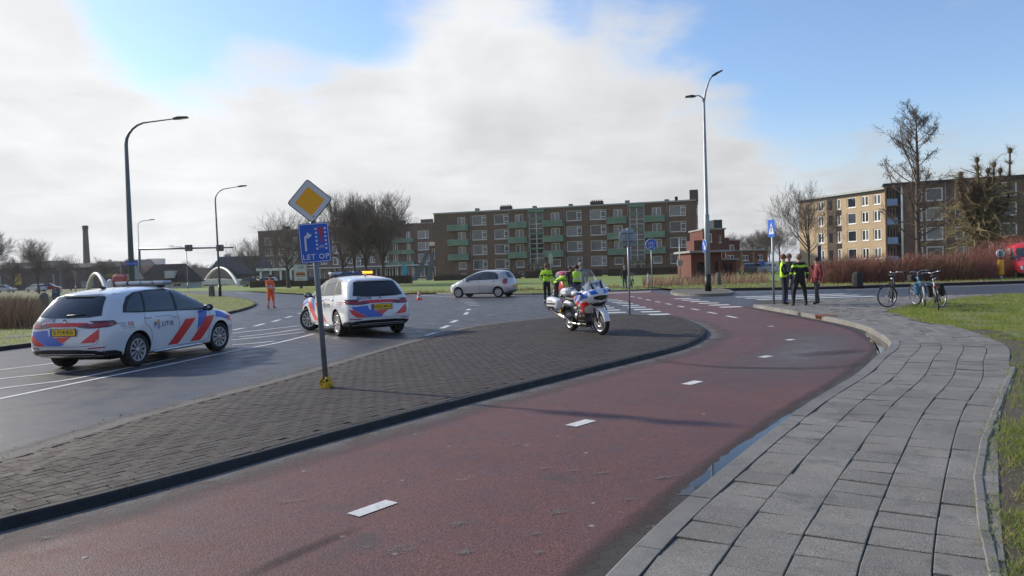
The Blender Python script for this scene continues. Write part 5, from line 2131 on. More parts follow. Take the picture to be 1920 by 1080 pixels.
def person(label, loc, rz, h=1.78, jacket=m_navyc, trousers=m_navyc, hair=m_hairb, shoes=m_shoe, bend=0.0, armL=None, armR=None, legs=.10, step=0.0,
           bands=(), coat_to=.88, hat=None, group=None, bulk=1.0, vest=None, levels=1, hoodie=None, head_turn=0.0):
    """facing local +x. armL/armR: (elbow, wrist) relative to the shoulder. bands: (z0, z1, material) on the torso and legs"""
    S = h / 1.78
    t = thing('person', label, 'person', loc, rz, group)
    P, E, Rr, reg = [], [], [], []

    def add(p, r, par=None, region='torso'):
        P.append(V(p) * S)
        Rr.append((r[0] * S, r[1] * S) if hasattr(r, '__len__') else (r * S, r * S))
        reg.append(region)
        if par is not None:
            E.append((par, len(P) - 1))
        return len(P) - 1

    def rot(p):
        q = V(p) - V((0, 0, .98))
        c, s_ = cos(bend), sin(bend)
        return V((q.x * c + q.z * s_, q.y, -q.x * s_ + q.z * c)) + V((0, 0, .98))

    pel = add((0, 0, .97), .125 * bulk, None, 'torso')
    wst = add(rot((0, 0, 1.12)), .125 * bulk, pel)
    ch = add(rot((0, 0, 1.32)), .140 * bulk, wst)
    nb = add(rot((-.005, 0, 1.47)), .075, ch)
    nk = add(rot((.005, 0, 1.54)), .052, nb, 'skin')
    hd1 = add(rot((.022, 0, 1.60)), .072, nk, 'skin')
    hd2 = add(rot((.020, 0, 1.675)), .088, hd1, 'skin')
    hd3 = add(rot((.012, 0, 1.735)), .062, hd2, 'skin')
    add(rot((.115, 0, 1.635)), .014, hd2, 'skin')
    for s, arm in ((1, armL), (-1, armR)):
        sh = add(rot((0, s * .17, 1.42)), .073 * bulk, ch)
        el_, wr_ = arm or ((-.02, s * .09, -.27), (.05, s * .08, -.52))
        el = add(rot((0, s * .17, 1.42)) + V(el_), .052 * bulk, sh, 'arm')
        wr = add(rot((0, s * .17, 1.42)) + V(wr_), .036, el, 'arm')
        d = (V(wr_) - V(el_)).normalized()
        side = d.cross(V((0, 1, 0)))
        if side.length < .1:
            side = V((0, 0, 1))
        side.normalize()
        base = P[wr] / S
        pm = add(base + d * .06, .026, wr, 'hand')
        for f in range(4):
            o = side * (.026 - f * .017)
            k1 = add(base + d * .085 + o, .011, pm, 'hand')
            add(base + d * (.12 + (.012 if f in (1, 2) else 0)) + o * 1.1 + V((0, -s * .012, 0)), .008, k1, 'hand')
        th = add(base + d * .05 + side * .04 + V((0, -s * .012, 0)), .011, wr, 'hand')
        add(base + d * .085 + side * .052 + V((0, -s * .02, 0)), .009, th, 'hand')
        hp = add((0, s * .085, .90), .088 * bulk, pel, 'leg')
        fx = step * s
        kn = add((fx * .5 + .03, s * (legs * .95), .50), .062 * bulk, hp, 'leg')
        an = add((fx, s * legs * 1.1, .10), .046, kn, 'leg')
        hl = add((fx - .01, s * legs * 1.1, .050), .046, an, 'shoe')
        add((fx + .15, s * (legs * 1.1 + .02), .036), .034, hl, 'shoe')
    me = bpy.data.meshes.new('body')
    me.from_pydata([tuple(p) for p in P], E, [])
    o = bpy.data.objects.new('body', me)
    COL.objects.link(o)
    md = o.modifiers.new('skin', 'SKIN')
    md.use_smooth_shade = True
    lay = me.skin_vertices[0].data
    for i, r in enumerate(Rr):
        lay[i].radius = r
        lay[i].use_root = (i == 0)
    ss = o.modifiers.new('s', 'SUBSURF')
    ss.levels = levels
    ev = bpy.data.meshes.new_from_object(o.evaluated_get(bpy.context.evaluated_depsgraph_get()))
    bpy.data.objects.remove(o)
    mats = [jacket, trousers, m_skin, shoes] + [b[2] for b in bands]
    ev.materials.clear()
    for m in mats:
        ev.materials.append(m)
    ev.name = 'body'
    segs = [(P[a], P[b], reg[b]) for a, b in E]
    for p in ev.polygons:
        p.use_smooth = True
        c = p.center
        best, br = 1e9, 'torso'
        for a, b, rg in segs:
            ab = b - a
            tt = max(0, min(1, (c - a).dot(ab) / max(ab.length_squared, 1e-9)))
            d = (a + ab * tt - c).length
            if rg in ('hand', 'skin'):
                d += .004
            if d < best:
                best, br = d, rg
        z = c.z / S
        mi = {'torso': 0, 'arm': 0, 'hand': 2, 'skin': 2, 'leg': 1, 'shoe': 3}[br]
        if br == 'leg' and z > coat_to or br == 'torso' and z < coat_to:
            mi = 0 if z > coat_to else 1
        if br in ('torso', 'arm', 'leg'):
            for k, bd in enumerate(bands):
                if bd[0] < z < bd[1] and (len(bd) < 4 or br in bd[3]):
                    mi = 4 + k
        p.material_index = mi
    b = bpy.data.objects.new('body', ev)
    COL.objects.link(b)
    b.parent = t
    hc = rot((.012, 0, 1.675)) * S
    if hair is not None:
        hm = MB()
        m = Matrix.Translation(hc) @ Matrix.Rotation(-.45 + bend * .6, 4, 'Y')
        prof = [(.001, .112), (.05, .104), (.085, .07), (.102, .02), (.102, -.03), (.09, -.06)]
        hm.lathe([(r * S, z_ * S) for r, z_ in prof], 16, 0, 'Z', True, m)
        hm.build('hair', hair, t)
    if hat is not None:
        hm = MB()
        m = Matrix.Translation(hc + V((0, 0, .045 * S)))
        hm.lathe([(.001, .075 * S), (.08 * S, .065 * S), (.108 * S, .02 * S), (.10 * S, -.015 * S)], 16, 0, 'Z', True, m)
        hm.box((hc.x + .12 * S, hc.y, hc.z + .035 * S), (.08, .13, .012), bev=.005)
        hm.build('cap', hat, t)
    if vest is not None:
        vm = MB()
        pts = []
        for z_, rx, ry in ((1.02, .165, .20), (1.16, .165, .195), (1.32, .175, .215), (1.44, .14, .20), (1.49, .09, .13)):
            ring = []
            for k in range(20):
                a = 2 * pi * k / 20
                q = rot((rx * bulk * cos(a) * .93, ry * bulk * sin(a), z_))
                ring.append(q * S)
            pts.append(ring)
        vs = [p for r in pts for p in r]
        fs = []
        for r in range(4):
            for k in range(20):
                a, bq = r * 20 + k, r * 20 + (k + 1) % 20
                # arm holes
                ang = (k + .5) * 18
                if r >= 2 and (65 < ang < 115 or 245 < ang < 295):
                    continue
                fs.append((a, bq, bq + 20, a + 20))
        vm.add(vs, fs, 0, True)
        vo = vm.build('vest', vest, t)
        for z_ in (1.12,):
            bnd = MB()
            ring = []
            for zz in (z_ - .028, z_ + .028):
                for k in range(20):
                    a = 2 * pi * k / 20
                    ring.append(rot((.172 * bulk * cos(a) * .94, .205 * bulk * sin(a), zz)) * S)
            bnd.add(ring, [(k, (k + 1) % 20, 20 + (k + 1) % 20, 20 + k) for k in range(20)], 0, True)
            bnd.build('reflective_band', m_refl, vo)
        for s in (1, -1):
            st = []
            for zz, xo in ((1.12, .163), (1.25, .168), (1.38, .165), (1.46, .125)):
                for dy in (-.022, .022):
                    st.append(rot((-xo * bulk, s * .085 + dy, zz)) * S)
            MB().add(st, [(0, 1, 3, 2), (2, 3, 5, 4), (4, 5, 7, 6)], 0, True).build('reflective_band', m_refl, vo)
    return t


def at(px, py, z=0.0):
    p = G(px, py, z)
    return (p.x, p.y, z)


tb = (('torso', 'arm'),)
person('road worker in orange high visibility suit standing on the wet road', at(508, 578), radians(-30), 1.72, m_orng, m_orng, None, hat=m_blackc,
       bands=((1.08, 1.14, m_refl), (1.20, 1.25, m_refl, ('torso', 'arm')), (.34, .40, m_refl), (.22, .27, m_refl)), armL=((.02, .07, -.27), (.20, -.06, -.42)), armR=((.02, -.07, -.27), (.20, .06, -.42)), bulk=1.4, step=.05, legs=.14, levels=2)
person('police officer with shaved head in a lime jacket seen from behind, left of the motorcycle', at(1026, 569), radians(70), 1.88, m_hvy, m_navyc, M('shaved_hair', (.16, .10, .07), .8),
       bands=((.08, .16, m_refl), (1.06, 1.12, m_hvy), (1.22, 1.28, m_greyc)), coat_to=.98, bulk=1.12, armL=((-.03, .10, -.25), (.16, .05, -.40)), levels=2)
person('officer in a lime jacket bending forward beside the red microcar', at(1043, 565.5), radians(20), 1.76, m_hvy, m_navyc, m_hairb, bend=radians(62), bands=((1.02, 1.08, m_greyc),),
       armL=((.10, .05, -.26), (.22, -.02, -.46)), armR=((.10, -.05, -.26), (.22, .02, -.46)), coat_to=.98, bulk=1.1)
person('officer in a lime reflective vest seen from behind, just past the motorcycle', at(1083, 571), radians(95), 1.78, m_navyc, m_jean, m_hairb, vest=m_hvy, bulk=1.08, armR=((.04, -.08, -.26), (.2, .05, -.38)))
person('tall man with grey hair in a blue grey jacket talking to the officers', at(1091, 566.5), radians(-110), 1.90, M('blue_grey_jacket', (.10, .15, .20), .8, var=.2), m_jean, m_hairg, bulk=1.1)
person('dark haired person half hidden between the two lime jackets', at(1070, 562), radians(-80), 1.72, m_blackc, m_jean, m_hairb)
person('man in a dark coat and blue jeans walking a bicycle past the lawn', at(1172, 543.5), radians(100), 1.66, M('dark_coat', (.03, .03, .03), .85), m_jean, m_hairg, coat_to=.80, bulk=1.15, armR=((.06, -.06, -.26), (.28, -.05, -.40)))
pb = at(1181, 543.5)
bicycle('bicycle held by the man in the dark coat near the lawn', pb, radians(70), m_trim, group=None, lean=.02)
person('child in a white top and pink shorts standing on the far verge', at(1216, 541, .09), radians(150), 1.14, M('white_top', (.6, .58, .58), .8), m_skin, m_hairb, coat_to=.42, bands=((.38, .56, M('pink_shorts', (.45, .12, .14), .8), ('leg', 'torso')),))
zp = .118
person('officer in lime jacket with dark sleeves standing at the crossing sign pole', at(1470, 571, zp), radians(-10), 1.80, m_hvy, m_navyc, M('ginger_hair', (.16, .06, .025), .8), coat_to=.98,
       armL=((.02, .08, -.27), (.18, .0, -.36)), armR=((.02, -.08, -.27), (.20, -.02, -.34)), bands=((1.05, 1.45, m_navyc, ('arm',)), (.0, .001, m_navyc)), levels=2, bulk=1.05)
person('person in a grey jacket partly hidden behind the two officers at the kerb', at(1481, 567, zp), radians(-120), 1.82, m_greyc, m_jean, M('light_brown_hair', (.16, .10, .06), .8), shoes=M('blue_shoe', (.04, .12, .45), .6))
person('broad officer in black uniform with a lime chest band seen from behind', at(1500, 573.5, zp), radians(98), 1.78, m_blackc, m_blackc, M('fair_hair', (.22, .17, .12), .8), bands=((1.33, 1.39, m_hvy, ('torso', 'arm')), (1.10, 1.14, m_hvy, ('arm',))),
       legs=.21, bulk=1.28, armL=((.0, .12, -.25), (.05, .13, -.48)), armR=((.0, -.12, -.25), (.05, -.13, -.48)), levels=2)
person('person in a red coat standing at the edge of the zebra crossing', at(1533, 570, zp), radians(190), 1.66, m_redc, m_greyc, m_hairb, coat_to=.86, step=.12, bulk=1.12, levels=2)

# ------------------------------------------------------------------ signs
m_galv = M('galvanised_steel', (.30, .33, .35), .5, metal=.55, var=.15, vs=4)
m_galvd = M('grey_pole_paint', (.16, .19, .21), .5, metal=.2, var=.2, vs=3)
m_signback = M('sign_back_grey', (.30, .34, .37), .6, var=.12)
m_sblue = M('sign_blue', (.008, .10, .52), .4)
m_swhite = M('sign_white', (.62, .64, .68), .45)
m_syel = M('sign_amber', (.90, .42, .01), .45)
m_sred = M('sign_red', (.55, .02, .03), .45)


def flat(parent, name, pts, y, mat, mat4=None):
    """thin raised patch on a sign face that looks to local -Y; pts in (x, z)"""
    m = MB()
    n = len(pts)
    vs = [(p[0], y, p[1]) for p in pts] + [(p[0], y - .0025, p[1]) for p in pts]
    fs = [tuple(range(n)), tuple(range(2 * n - 1, n - 1, -1))] + [(i, n + i, n + (i + 1) % n, (i + 1) % n) for i in range(n)]
    bm = bmesh.new()
    bv = [bm.verts.new(mat4 @ V(v) if mat4 is not None else v) for v in vs]
    for f in fs:
        bm.faces.new([bv[i] for i in f])
    bmesh.ops.recalc_face_normals(bm, faces=bm.faces)
    me = bpy.data.meshes.new(name)
    bm.to_mesh(me)
    bm.free()
    me.materials.append(mat)
    o = bpy.data.objects.new(name, me)
    COL.objects.link(o)
    o.parent = parent
    return o


def flat_text(parent, name, txt, x, z, size, y, mat, spacing=1.1, bold=.0):
    tv, tf = text_geo(txt, size, spacing=spacing, offs=bold)
    return MB().add([(x + p[0], y, z + p[1]) for p in tv], tf).build(name, mat, parent)


def circ(x, z, r, n=24, a0=0, a1=2 * pi):
    return [(x + r * cos(a0 + (a1 - a0) * k / n), z + r * sin(a0 + (a1 - a0) * k / n)) for k in range(n)]


def bike_symbol(parent, x, z, s, y, mat, name='bicycle_symbol'):
    m = MB()
    for cx in (-.5, .5):
        m.lathe([(.34 * s, -.001), (.34 * s, .001), (.26 * s, .001), (.26 * s, -.001), (.34 * s, -.001)], 16, 0, 'Y', False, Matrix.Translation((x + cx * s, y, z)))
    L = lambda a, b: m.tube([(x + a[0] * s, y, z + a[1] * s), (x + b[0] * s, y, z + b[1] * s)], .035 * s, 4, smooth=False)
    L((-.5, 0), (-.25, .45)); L((-.25, .45), (.3, .45)); L((.3, .45), (.5, 0)); L((-.5, 0), (0, 0)); L((0, 0), (.3, .45)); L((0, 0), (-.25, .5)); L((.3, .45), (.25, .65)); L((.25, .65), (.42, .65)); L((-.38, .52), (-.12, .52))
    return m.build(name, mat, parent)


# priority diamond and LET OP board on one leaning pole in the island
pz = isl_h(*[G(612, 727, .07)[i] for i in (0, 1)])
pp = G(612, 727, pz)
sp_ = thing('sign_post', 'leaning grey pole carrying the amber priority diamond and the blue let op board', 'traffic sign', pp, 0)
MB().tube([(0, 0, -.05), (0, 0, 2.88)], .038, 16).build('pole', m_galvd, sp_)
MB().ball((0, 0, 2.88), .036, 12, sc=(1, 1, .6)).build('pole_cap', m_galvd, sp_)
fc = bpy.data.objects.new('priority_sign', None)
COL.objects.link(fc)
fc.parent = sp_
fc.location = (.0, -.05, 2.635)
fc.rotation_euler = (0, radians(-2), radians(6))


def rdiam(r, c=.03):
    out = []
    for k in range(4):
        a = pi / 2 * k
        d = V((cos(a), sin(a)))
        p = V((-d.y, d.x))
        out += [tuple(d * (r - c) - p * c), tuple(d * (r - c * .4)), tuple(d * (r - c) + p * c)]
    return out


flat(fc, 'sign_plate', rdiam(.315), .012, m_signback)
flat(fc, 'black_edge', rdiam(.315), .004, m_black)
flat(fc, 'white_field', rdiam(.298), .001, m_swhite)
flat(fc, 'amber_field', rdiam(.205, .002), -.002, m_syel)
bd = bpy.data.objects.new('let_op_board', None)
COL.objects.link(bd)
bd.parent = sp_
bd.location = (.02, -.05, 2.05)
bd.rotation_euler = (0, radians(-.5), radians(6))
bd.scale = (.84,) * 3


def rrect(w, h, c):
    out = []
    for sx, sz, a0 in ((1, 1, 0), (-1, 1, pi / 2), (-1, -1, pi), (1, -1, 1.5 * pi)):
        for k in range(5):
            a = a0 + pi / 2 * k / 4
            out.append((sx * (w / 2 - c) + c * cos(a), sz * (h / 2 - c) + c * sin(a)))
    return out


flat(bd, 'board_plate', rrect(.50, .66, .03), .014, m_signback)
flat(bd, 'blue_field', rrect(.50, .66, .03), .006, m_sblue)
flat(bd, 'white_border', rrect(.478, .638, .026), .003, m_swhite)
flat(bd, 'blue_field', rrect(.455, .615, .022), .0, m_sblue)
for k in range(6):
    for x in (.035, .185):
        flat(bd, 'white_block', [(x - .017, .245 - k * .066), (x + .017, .245 - k * .066), (x + .017, .213 - k * .066), (x - .017, .213 - k * .066)], -.003, m_swhite)
flat(bd, 'exclamation_mark', [(.072, .25), (.148, .25), (.122, .07), (.100, .07)], -.003, m_sred)
flat(bd, 'exclamation_mark', circ(.111, .035, .021, 12), -.003, m_sred)
flat(bd, 'arrow_shaft', [(-.165, -.13), (-.165, .09), (-.155, .12), (-.13, .135), (-.10, .135), (-.10, .105), (-.125, .10), (-.133, .085), (-.133, -.13)], -.003, m_swhite)
flat(bd, 'arrow_head', [(-.115, .185), (-.115, .07), (-.03, .127)], -.0045, m_swhite)
bike_symbol(bd, .111, -.075, .055, -.004, m_swhite)
flat_text(bd, 'lettering', 'LET OP', .0, -.235, .125, -.0035, m_swhite, 1.12, .0015)
for z in (2.42, 2.75, 1.9, 2.2):
    MB().box((0, -.015, z), (.11, .07, .03), bev=.008).build('clamp', m_galv, sp_)
sp_.rotation_euler = (0, radians(-2.7), 0)
# yellow tape left round the foot of the pole
tp = MB()
rng = random.Random(4)
for k in range(46):
    a0 = rng.uniform(0, 6.28)
    z0 = rng.uniform(.005, .13)
    pl = []
    r0 = rng.uniform(.045, .075)
    for i in range(5):
        a = a0 + i * rng.uniform(.25, .6)
        pl.append(V((cos(a) * (r0 + rng.uniform(0, .03)), sin(a) * (r0 + rng.uniform(0, .03)), max(.004, z0 + rng.uniform(-.03, .03)))))
    w = rng.uniform(.008, .022)
    vs = [p for q in pl for p in (q - V((0, 0, w * .6)), q + V((rng.uniform(-.01, .01), 0, w)))]
    tp.add(vs, [(2 * i, 2 * i + 2, 2 * i + 3, 2 * i + 1) for i in range(4)])
m_tape = M('yellow_tape', (.75, .55, .02), .35, col2=(.45, .30, .02), vs=18)
to = tp.build('barrier_tape', m_tape)
to.location = pp
tag(to, 'crumpled yellow tape tied round the foot of the leaning sign pole', 'tape')


def pole_sign(name, label, base, hgt, r=.03, mat=None, cat='traffic sign', rz=0.0, tilt=0.0):
    t = thing(name, label, cat, base, rz)
    MB().tube([(0, 0, -.03), (0, 0, hgt)], r, 12).build('pole', mat or m_galv, t)
    t.rotation_euler = (0, tilt, rz)
    return t


rb = G(1181, 591, .0)
t = pole_sign('round_sign', 'grey back of a round traffic sign on a pole at the island tip', (rb.x, rb.y, .03), 2.9, .03)
MB().lathe([(.001, 0), (.30, 0), (.305, .012), (.30, .022), (.001, .022)], 32, 0, 'Y', True, Matrix.Translation((0, .04, 2.59))).build('sign_plate', m_signback, t)
for z in (2.45, 2.73):
    MB().box((0, .02, z), (.42, .04, .03), bev=.01).build('bracket', m_galvd, t)

rb = G(1223, 543.5, .09)
t = pole_sign('cycle_path_sign', 'round blue cycle and moped path sign on a thin pole by the far verge', (rb.x, rb.y, .06), 2.98, .035)
MB().lathe([(.001, 0), (.36, 0), (.365, .015), (.001, .015)], 28, 0, 'Y', True, Matrix.Translation((0, -.06, 2.88))).build('sign_plate', m_swhite, t)
flat(t, 'blue_field', circ(0, 2.88, .34, 28), -.062, m_sblue)
bike_symbol(t, 0, 2.93, .24, -.068, m_swhite)
bike_symbol(t, 0, 2.68, .24, -.068, m_swhite, 'moped_symbol')

# pedestrian crossing sign: seen obliquely
rb = G(1451, 571, .1)
t = pole_sign('crossing_sign', 'blue rectangular pedestrian crossing sign on a tall pole at the kerb corner', (rb.x, rb.y, .1), 3.05, .042, rz=0)
e = bpy.data.objects.new('crossing_board', None)
COL.objects.link(e)
e.parent = t
e.location = (-.05, -.03, 2.76)
e.rotation_euler = (0, 0, radians(-83))
e.scale = (1, 1, .94)
flat(e, 'board_plate', rrect(.5, .66, .03), .014, m_signback)
flat(e, 'blue_field', rrect(.5, .66, .03), .006, m_sblue)
flat(e, 'white_triangle', [(-.20, -.22), (.20, -.22), (0, .22)], .002, m_swhite)
flat(e, 'pedestrian_symbol', [(-.05, -.17), (-.01, -.05), (.05, -.17), (.07, -.16), (.02, .0), (.05, .05), (.0, .1), (-.05, .04), (-.03, -.03), (-.08, -.16)], -.001, m_black)
MB().box((0, 0, 1.86), (.11, .03, .03)).build('clamp', m_galv, t)

# keep-right arrow sign hangs on the tall lamp (added below with the lamp)

# ------------------------------------------------------------------ street lamps
m_lampp = M('lamp_post_paint', (.12, .16, .18), .45, metal=.3, var=.15, vs=2)
m_head = M('lamp_head', (.04, .045, .05), .5)


def lamp_head(parent, x, z, d, L=.75, tilt=.1, y=0.0):
    o = bpy.data.objects.new('lamp_head', None)
    COL.objects.link(o)
    o.parent = parent
    o.location = (x, y, z)
    o.rotation_euler = (0, -tilt * d, 0)
    MB().add([(0, -.05, -.04), (0, .05, -.04), (0, .05, .05), (0, -.05, .05), (d * L * .4, -.14, -.05), (d * L * .4, .14, -.05), (d * L * .4, .14, .07), (d * L * .4, -.14, .07),
              (d * L, -.12, -.04), (d * L, .12, -.04), (d * L, .12, .02), (d * L, -.12, .02)],
             [(0, 1, 5, 4), (1, 2, 6, 5), (2, 3, 7, 6), (3, 0, 4, 7), (4, 5, 9, 8), (5, 6, 10, 9), (6, 7, 11, 10), (7, 4, 8, 11), (8, 9, 10, 11), (3, 2, 1, 0)]).build('housing', m_head, o)
    MB().box((d * L * .68, 0, -.052), (L * .45, .18, .012)).build('lens', m_lens, o)


def lamp(label, base, hgt, arm, r0=.09, r1=.05, mat=None, group='street lamps', collar=False, tilt=0.0, rz=0.0, armr=.035):
    """arm: length towards +x (negative: towards -x)"""
    t = thing('street_lamp', label, 'street lamp', base, rz, group)
    d = 1 if arm > 0 else -1
    rr = min(1.2, abs(arm) * .55)
    pts = [(0, 0, 0), (0, 0, hgt * .5), (0, 0, hgt - rr)]
    rad = [r0, (r0 + r1) / 2, r1]
    for k in range(1, 7):
        a = pi / 2 * k / 6
        pts.append((d * rr * (1 - cos(a)), 0, hgt - rr + rr * .9 * sin(a)))
        rad.append(armr + (r1 - armr) * (1 - k / 6))
    pts.append((arm, 0, hgt))
    rad.append(armr * .8)
    MB().tube(pts, rad, 14).build('post', mat or m_lampp, t)
    MB().tube([(0, 0, -.05), (0, 0, 1.0)], r0 * 1.25, 14).build('post_foot', m_trim if collar else (mat or m_lampp), t)
    lamp_head(t, arm, hgt, d)
    t.rotation_euler = (0, tilt, rz)
    return t


rb = G(250, 584, .1)
l1 = lamp('tall street lamp with blue street name sign behind the nearer police car', (rb.x, rb.y, .1), 9.6, 2.4, .15, .085)
e = MB().box((.12, -.2, 2.42), (.62, .03, .2), bev=.01).build('street_name_sign', m_sblue, l1)
flat_text(l1, 'lettering', 'Damsterdiep', .12, 2.41, .10, -.22, m_swhite)
rb = G(413, 555.5, .1)
lamp('street lamp leaning slightly on the tip of the left verge', (rb.x, rb.y, .1), 9.15, 1.95, .10, .055, collar=True, tilt=-.012)
# double-armed tall lamp on the small island
rb = G(1328, 546, .13)
t = thing('street_lamp', 'tall two-armed street lamp with blue arrow sign on the small traffic island', 'street lamp', (rb.x, rb.y, .1), 0, 'street lamps')
H_ = 12.1
MB().tube([(0, 0, 0), (0, 0, 4.2), (0, 0, 4.25), (0, 0, 10.3), (.10, 0, 10.9), (.32, 0, 11.5), (.50, 0, 11.75)], [.16, .145, .11, .065, .055, .04, .035], 14).build('post', m_galv, t)
MB().tube([(0, 0, -.02), (0, 0, .95)], .175, 14).build('post_foot', m_black, t)
MB().tube([(0, 0, 10.1), (-.05, 0, 10.55), (-.25, 0, 10.70), (-.5, 0, 10.68)], [.045, .04, .035, .03], 10).build('arm', m_galv, t)
lamp_head(t, -.45, 10.66, -1, .55, .0)
lamp_head(t, .48, 11.72, 1, .62, .5)
e = bpy.data.objects.new('arrow_sign', None)
COL.objects.link(e)
e.parent = t
e.location = (-.19, -.12, 2.50)
e.rotation_euler = (0, 0, radians(-86))
e.scale = (.88,) * 3
MB().lathe([(.001, 0), (.42, 0), (.425, .02), (.001, .02)], 28, 0, 'Y').build('sign_plate', m_swhite, e)
flat(e, 'blue_field', circ(0, 0, .39, 28), -.004, m_sblue)
flat(e, 'arrow_symbol', [(-.22, .22), (-.12, .28), (.10, -.02), (.18, .06), (.22, -.26), (-.12, -.16), (-.01, -.09)], -.009, m_swhite)

# concrete bollards
m_conc = M('weathered_concrete', (.13, .125, .11), .85, var=.35, vs=3, bump=.3)
m_boll = M('dark_bollard', (.022, .021, .020), .85, var=.3, vs=4, bump=.3)


def bollard(label, base, w, h, mat=m_boll):
    t = thing('bollard', label, 'bollard', base, random.uniform(0, .4), 'concrete bollards on the verges')
    MB().lathe([(w * .5, -.05), (w * .52, h * .1), (w * .5, h * .7), (w * .42, h * .88), (w * .24, h * .985), (.001, h)], 8, 0, 'Z', False).build('post', mat, t)
    return t


bollard('dark concrete bollard on the left verge beside the reeds', at(84, 591, .1), .42, 1.12, m_conc)
bollard('concrete bollard standing next to the leaning street lamp', at(397, 556, .1), .50, .98, m_conc)
bollard('squat bollard on the far verge left of the silver car', at(862, 553.5, .09), .38, .62)
bollard('black tapered bollard in front of the bushes beyond the zebra crossing', at(1608, 536, .14), .56, .80)
t = bollard('pale capped concrete bollard in the reeds by the red brick substation', at(1347, 538, .05), .36, .95, m_conc)

# traffic cone
cb_ = G(786, 562.5)
t = thing('traffic_cone', 'orange and white traffic cone on the road left of the silver car', 'cone', cb_, 0)
m_cone = M('cone_orange', (.80, .10, .04), .5)
MB().box((0, 0, .025), (.36, .36, .05), bev=.015).build('base', m_cone, t)
MB().lathe([(.15, .05), (.125, .15), (.085, .33), (.045, .50), (.03, .52), (.001, .52)], 20).build('cone_body', m_cone, t)
MB().lathe([(.130, .15), (.103, .27)], 20).build('white_band', m_swhite, t)
MB().lathe([(.083, .36), (.061, .45)], 20).build('white_band', m_swhite, t)

# ------------------------------------------------------------------ trees
m_bark = M('bark', (.075, .064, .05), .9, var=.35, vs=2.5, bump=.3)
m_barkg = M('mossy_bark', (.095, .085, .045), .9, var=.35, vs=3)
m_twig = M('winter_twigs', (.15, .12, .095), .9)
m_twigr = M('reddish_twigs', (.11, .055, .035), .9)
m_conef = M('old_cones', (.085, .05, .032), .9)


def tree_mesh(seed, H, r0, trunk_h=.25, spread=.8, levels=5, nb=4, upk=.25, dens=1.0, twig=.012, leader=False, lean=0.0, crown_w=None):
    """two meshes: trunk with limbs, and crown of fine branches; grown recursively"""
    rng = random.Random(seed)
    A, B = MB(), MB()

    def branch(p, d, L, r, lv):
        n = 4 if lv > 1 else 3
        pts, rad = [p], [r]
        q, dd = p.copy(), d.copy()
        for i in range(n):
            j = V((rng.gauss(0, 1), rng.gauss(0, 1), rng.gauss(0, 1))) * (.13 if lv > 0 else .04)
            dd = (dd + j + V((0, 0, upk * .35 * (1 if lv > 0 else 0)))).normalized()
            q = q + dd * (L / n)
            pts.append(q.copy())
            rad.append(max(twig * .5, r * (1 - .62 * (i + 1) / n)))
        m = A if lv <= 1 else B
        m.tube(pts, rad, 7 if lv == 0 else (5 if lv == 1 else 3), smooth=lv < 3, caps=False)
        if lv >= levels:
            return
        k = max(2, int(round((nb + (2 if lv == 0 else 0) + (1 if lv >= 2 else 0)) * (dens if lv > 1 else 1))))
        for c in range(k):
            t = (.25 + .75 * (c + rng.random()) / k) if lv > 0 else (.62 + .38 * (c + rng.random()) / k)
            i = min(n - 1, int(t * n))
            pp = pts[i].lerp(pts[i + 1], t * n - i)
            base = (pts[i + 1] - pts[i]).normalized()
            side = base.cross(V((rng.gauss(0, 1), rng.gauss(0, 1), rng.gauss(0, 1)))).normalized()
            ang = rng.uniform(.45, .95) * spread
            nd = (base * cos(ang) + side * sin(ang)).normalized()
            rr = rad[i] * rng.uniform(.45, .65)
            branch(pp, nd, L * rng.uniform(.52, .78) * (1.25 if lv == 0 else 1), max(twig, rr), lv + 1)
        # continuation
        if lv > 0:
            branch(q, dd, L * .6, max(twig, rad[-1]), lv + 1)
        else:
            branch(q, (dd + V((rng.gauss(0, .12), rng.gauss(0, .12), 0))).normalized(), L * .9, rad[-1] * .95, lv + 1)

    branch(V((0, 0, -.1)), V((lean, 0, 1)).normalized(), H * trunk_h * 1.25, r0, 0)
    for m in (A, B):
        pass
    zmax = max(v[2] for v in B.v)
    k = H / zmax
    for m in (A, B):
        m.v = [(v[0] * (crown_w or k), v[1] * (crown_w or k), v[2] * k) for v in m.v]
    return A, B


def tree(label, base, A, B, rz=0, s=1.0, bark=None, twig=None, group=None, name='bare_tree'):
    t = thing(name, label, 'tree', base, rz, group)
    inst('trunk', A, t)
    inst('crown', B, t)
    t.scale = (s,) * 3 if not hasattr(s, '__len__') else s
    return t


def meshes(seed, H, r0, bark=m_bark, twig=m_twig, **kw):
    A, B = tree_mesh(seed, H, r0, twig=kw.pop('tw', .012), **kw)
    return A.mesh('trunk', bark), B.mesh('crown', twig)


T1 = meshes(11, 12, .26, spread=.85, levels=5, nb=4, tw=.011, dens=.95, trunk_h=.26)
T2 = meshes(23, 12, .24, spread=.8, levels=5, nb=4, tw=.011, dens=.95, trunk_h=.24)
T3 = meshes(37, 12, .22, spread=.95, levels=5, nb=4, tw=.009, dens=.9, trunk_h=.22)
TS = meshes(51, 8, .14, spread=.8, levels=4, nb=5, tw=.014, trunk_h=.25)
TS2 = meshes(64, 8, .13, spread=.9, levels=4, nb=5, tw=.014, trunk_h=.28)


def top_h(px, ytop, D):
    return Q(px, ytop, D).z


def tree_at(label, px, D, ytop, src, rz=None, group=None, wk=1.0, srcH=12.0, z0=0.0):
    p = Q(px, 500, D)
    h = top_h(px, ytop, D)
    s = (h - z0) / srcH
    return tree(label, (p.x, p.y, z0), src[0], src[1], rz if rz is not None else random.uniform(0, 6), (s * wk, s * wk, s), group=group)


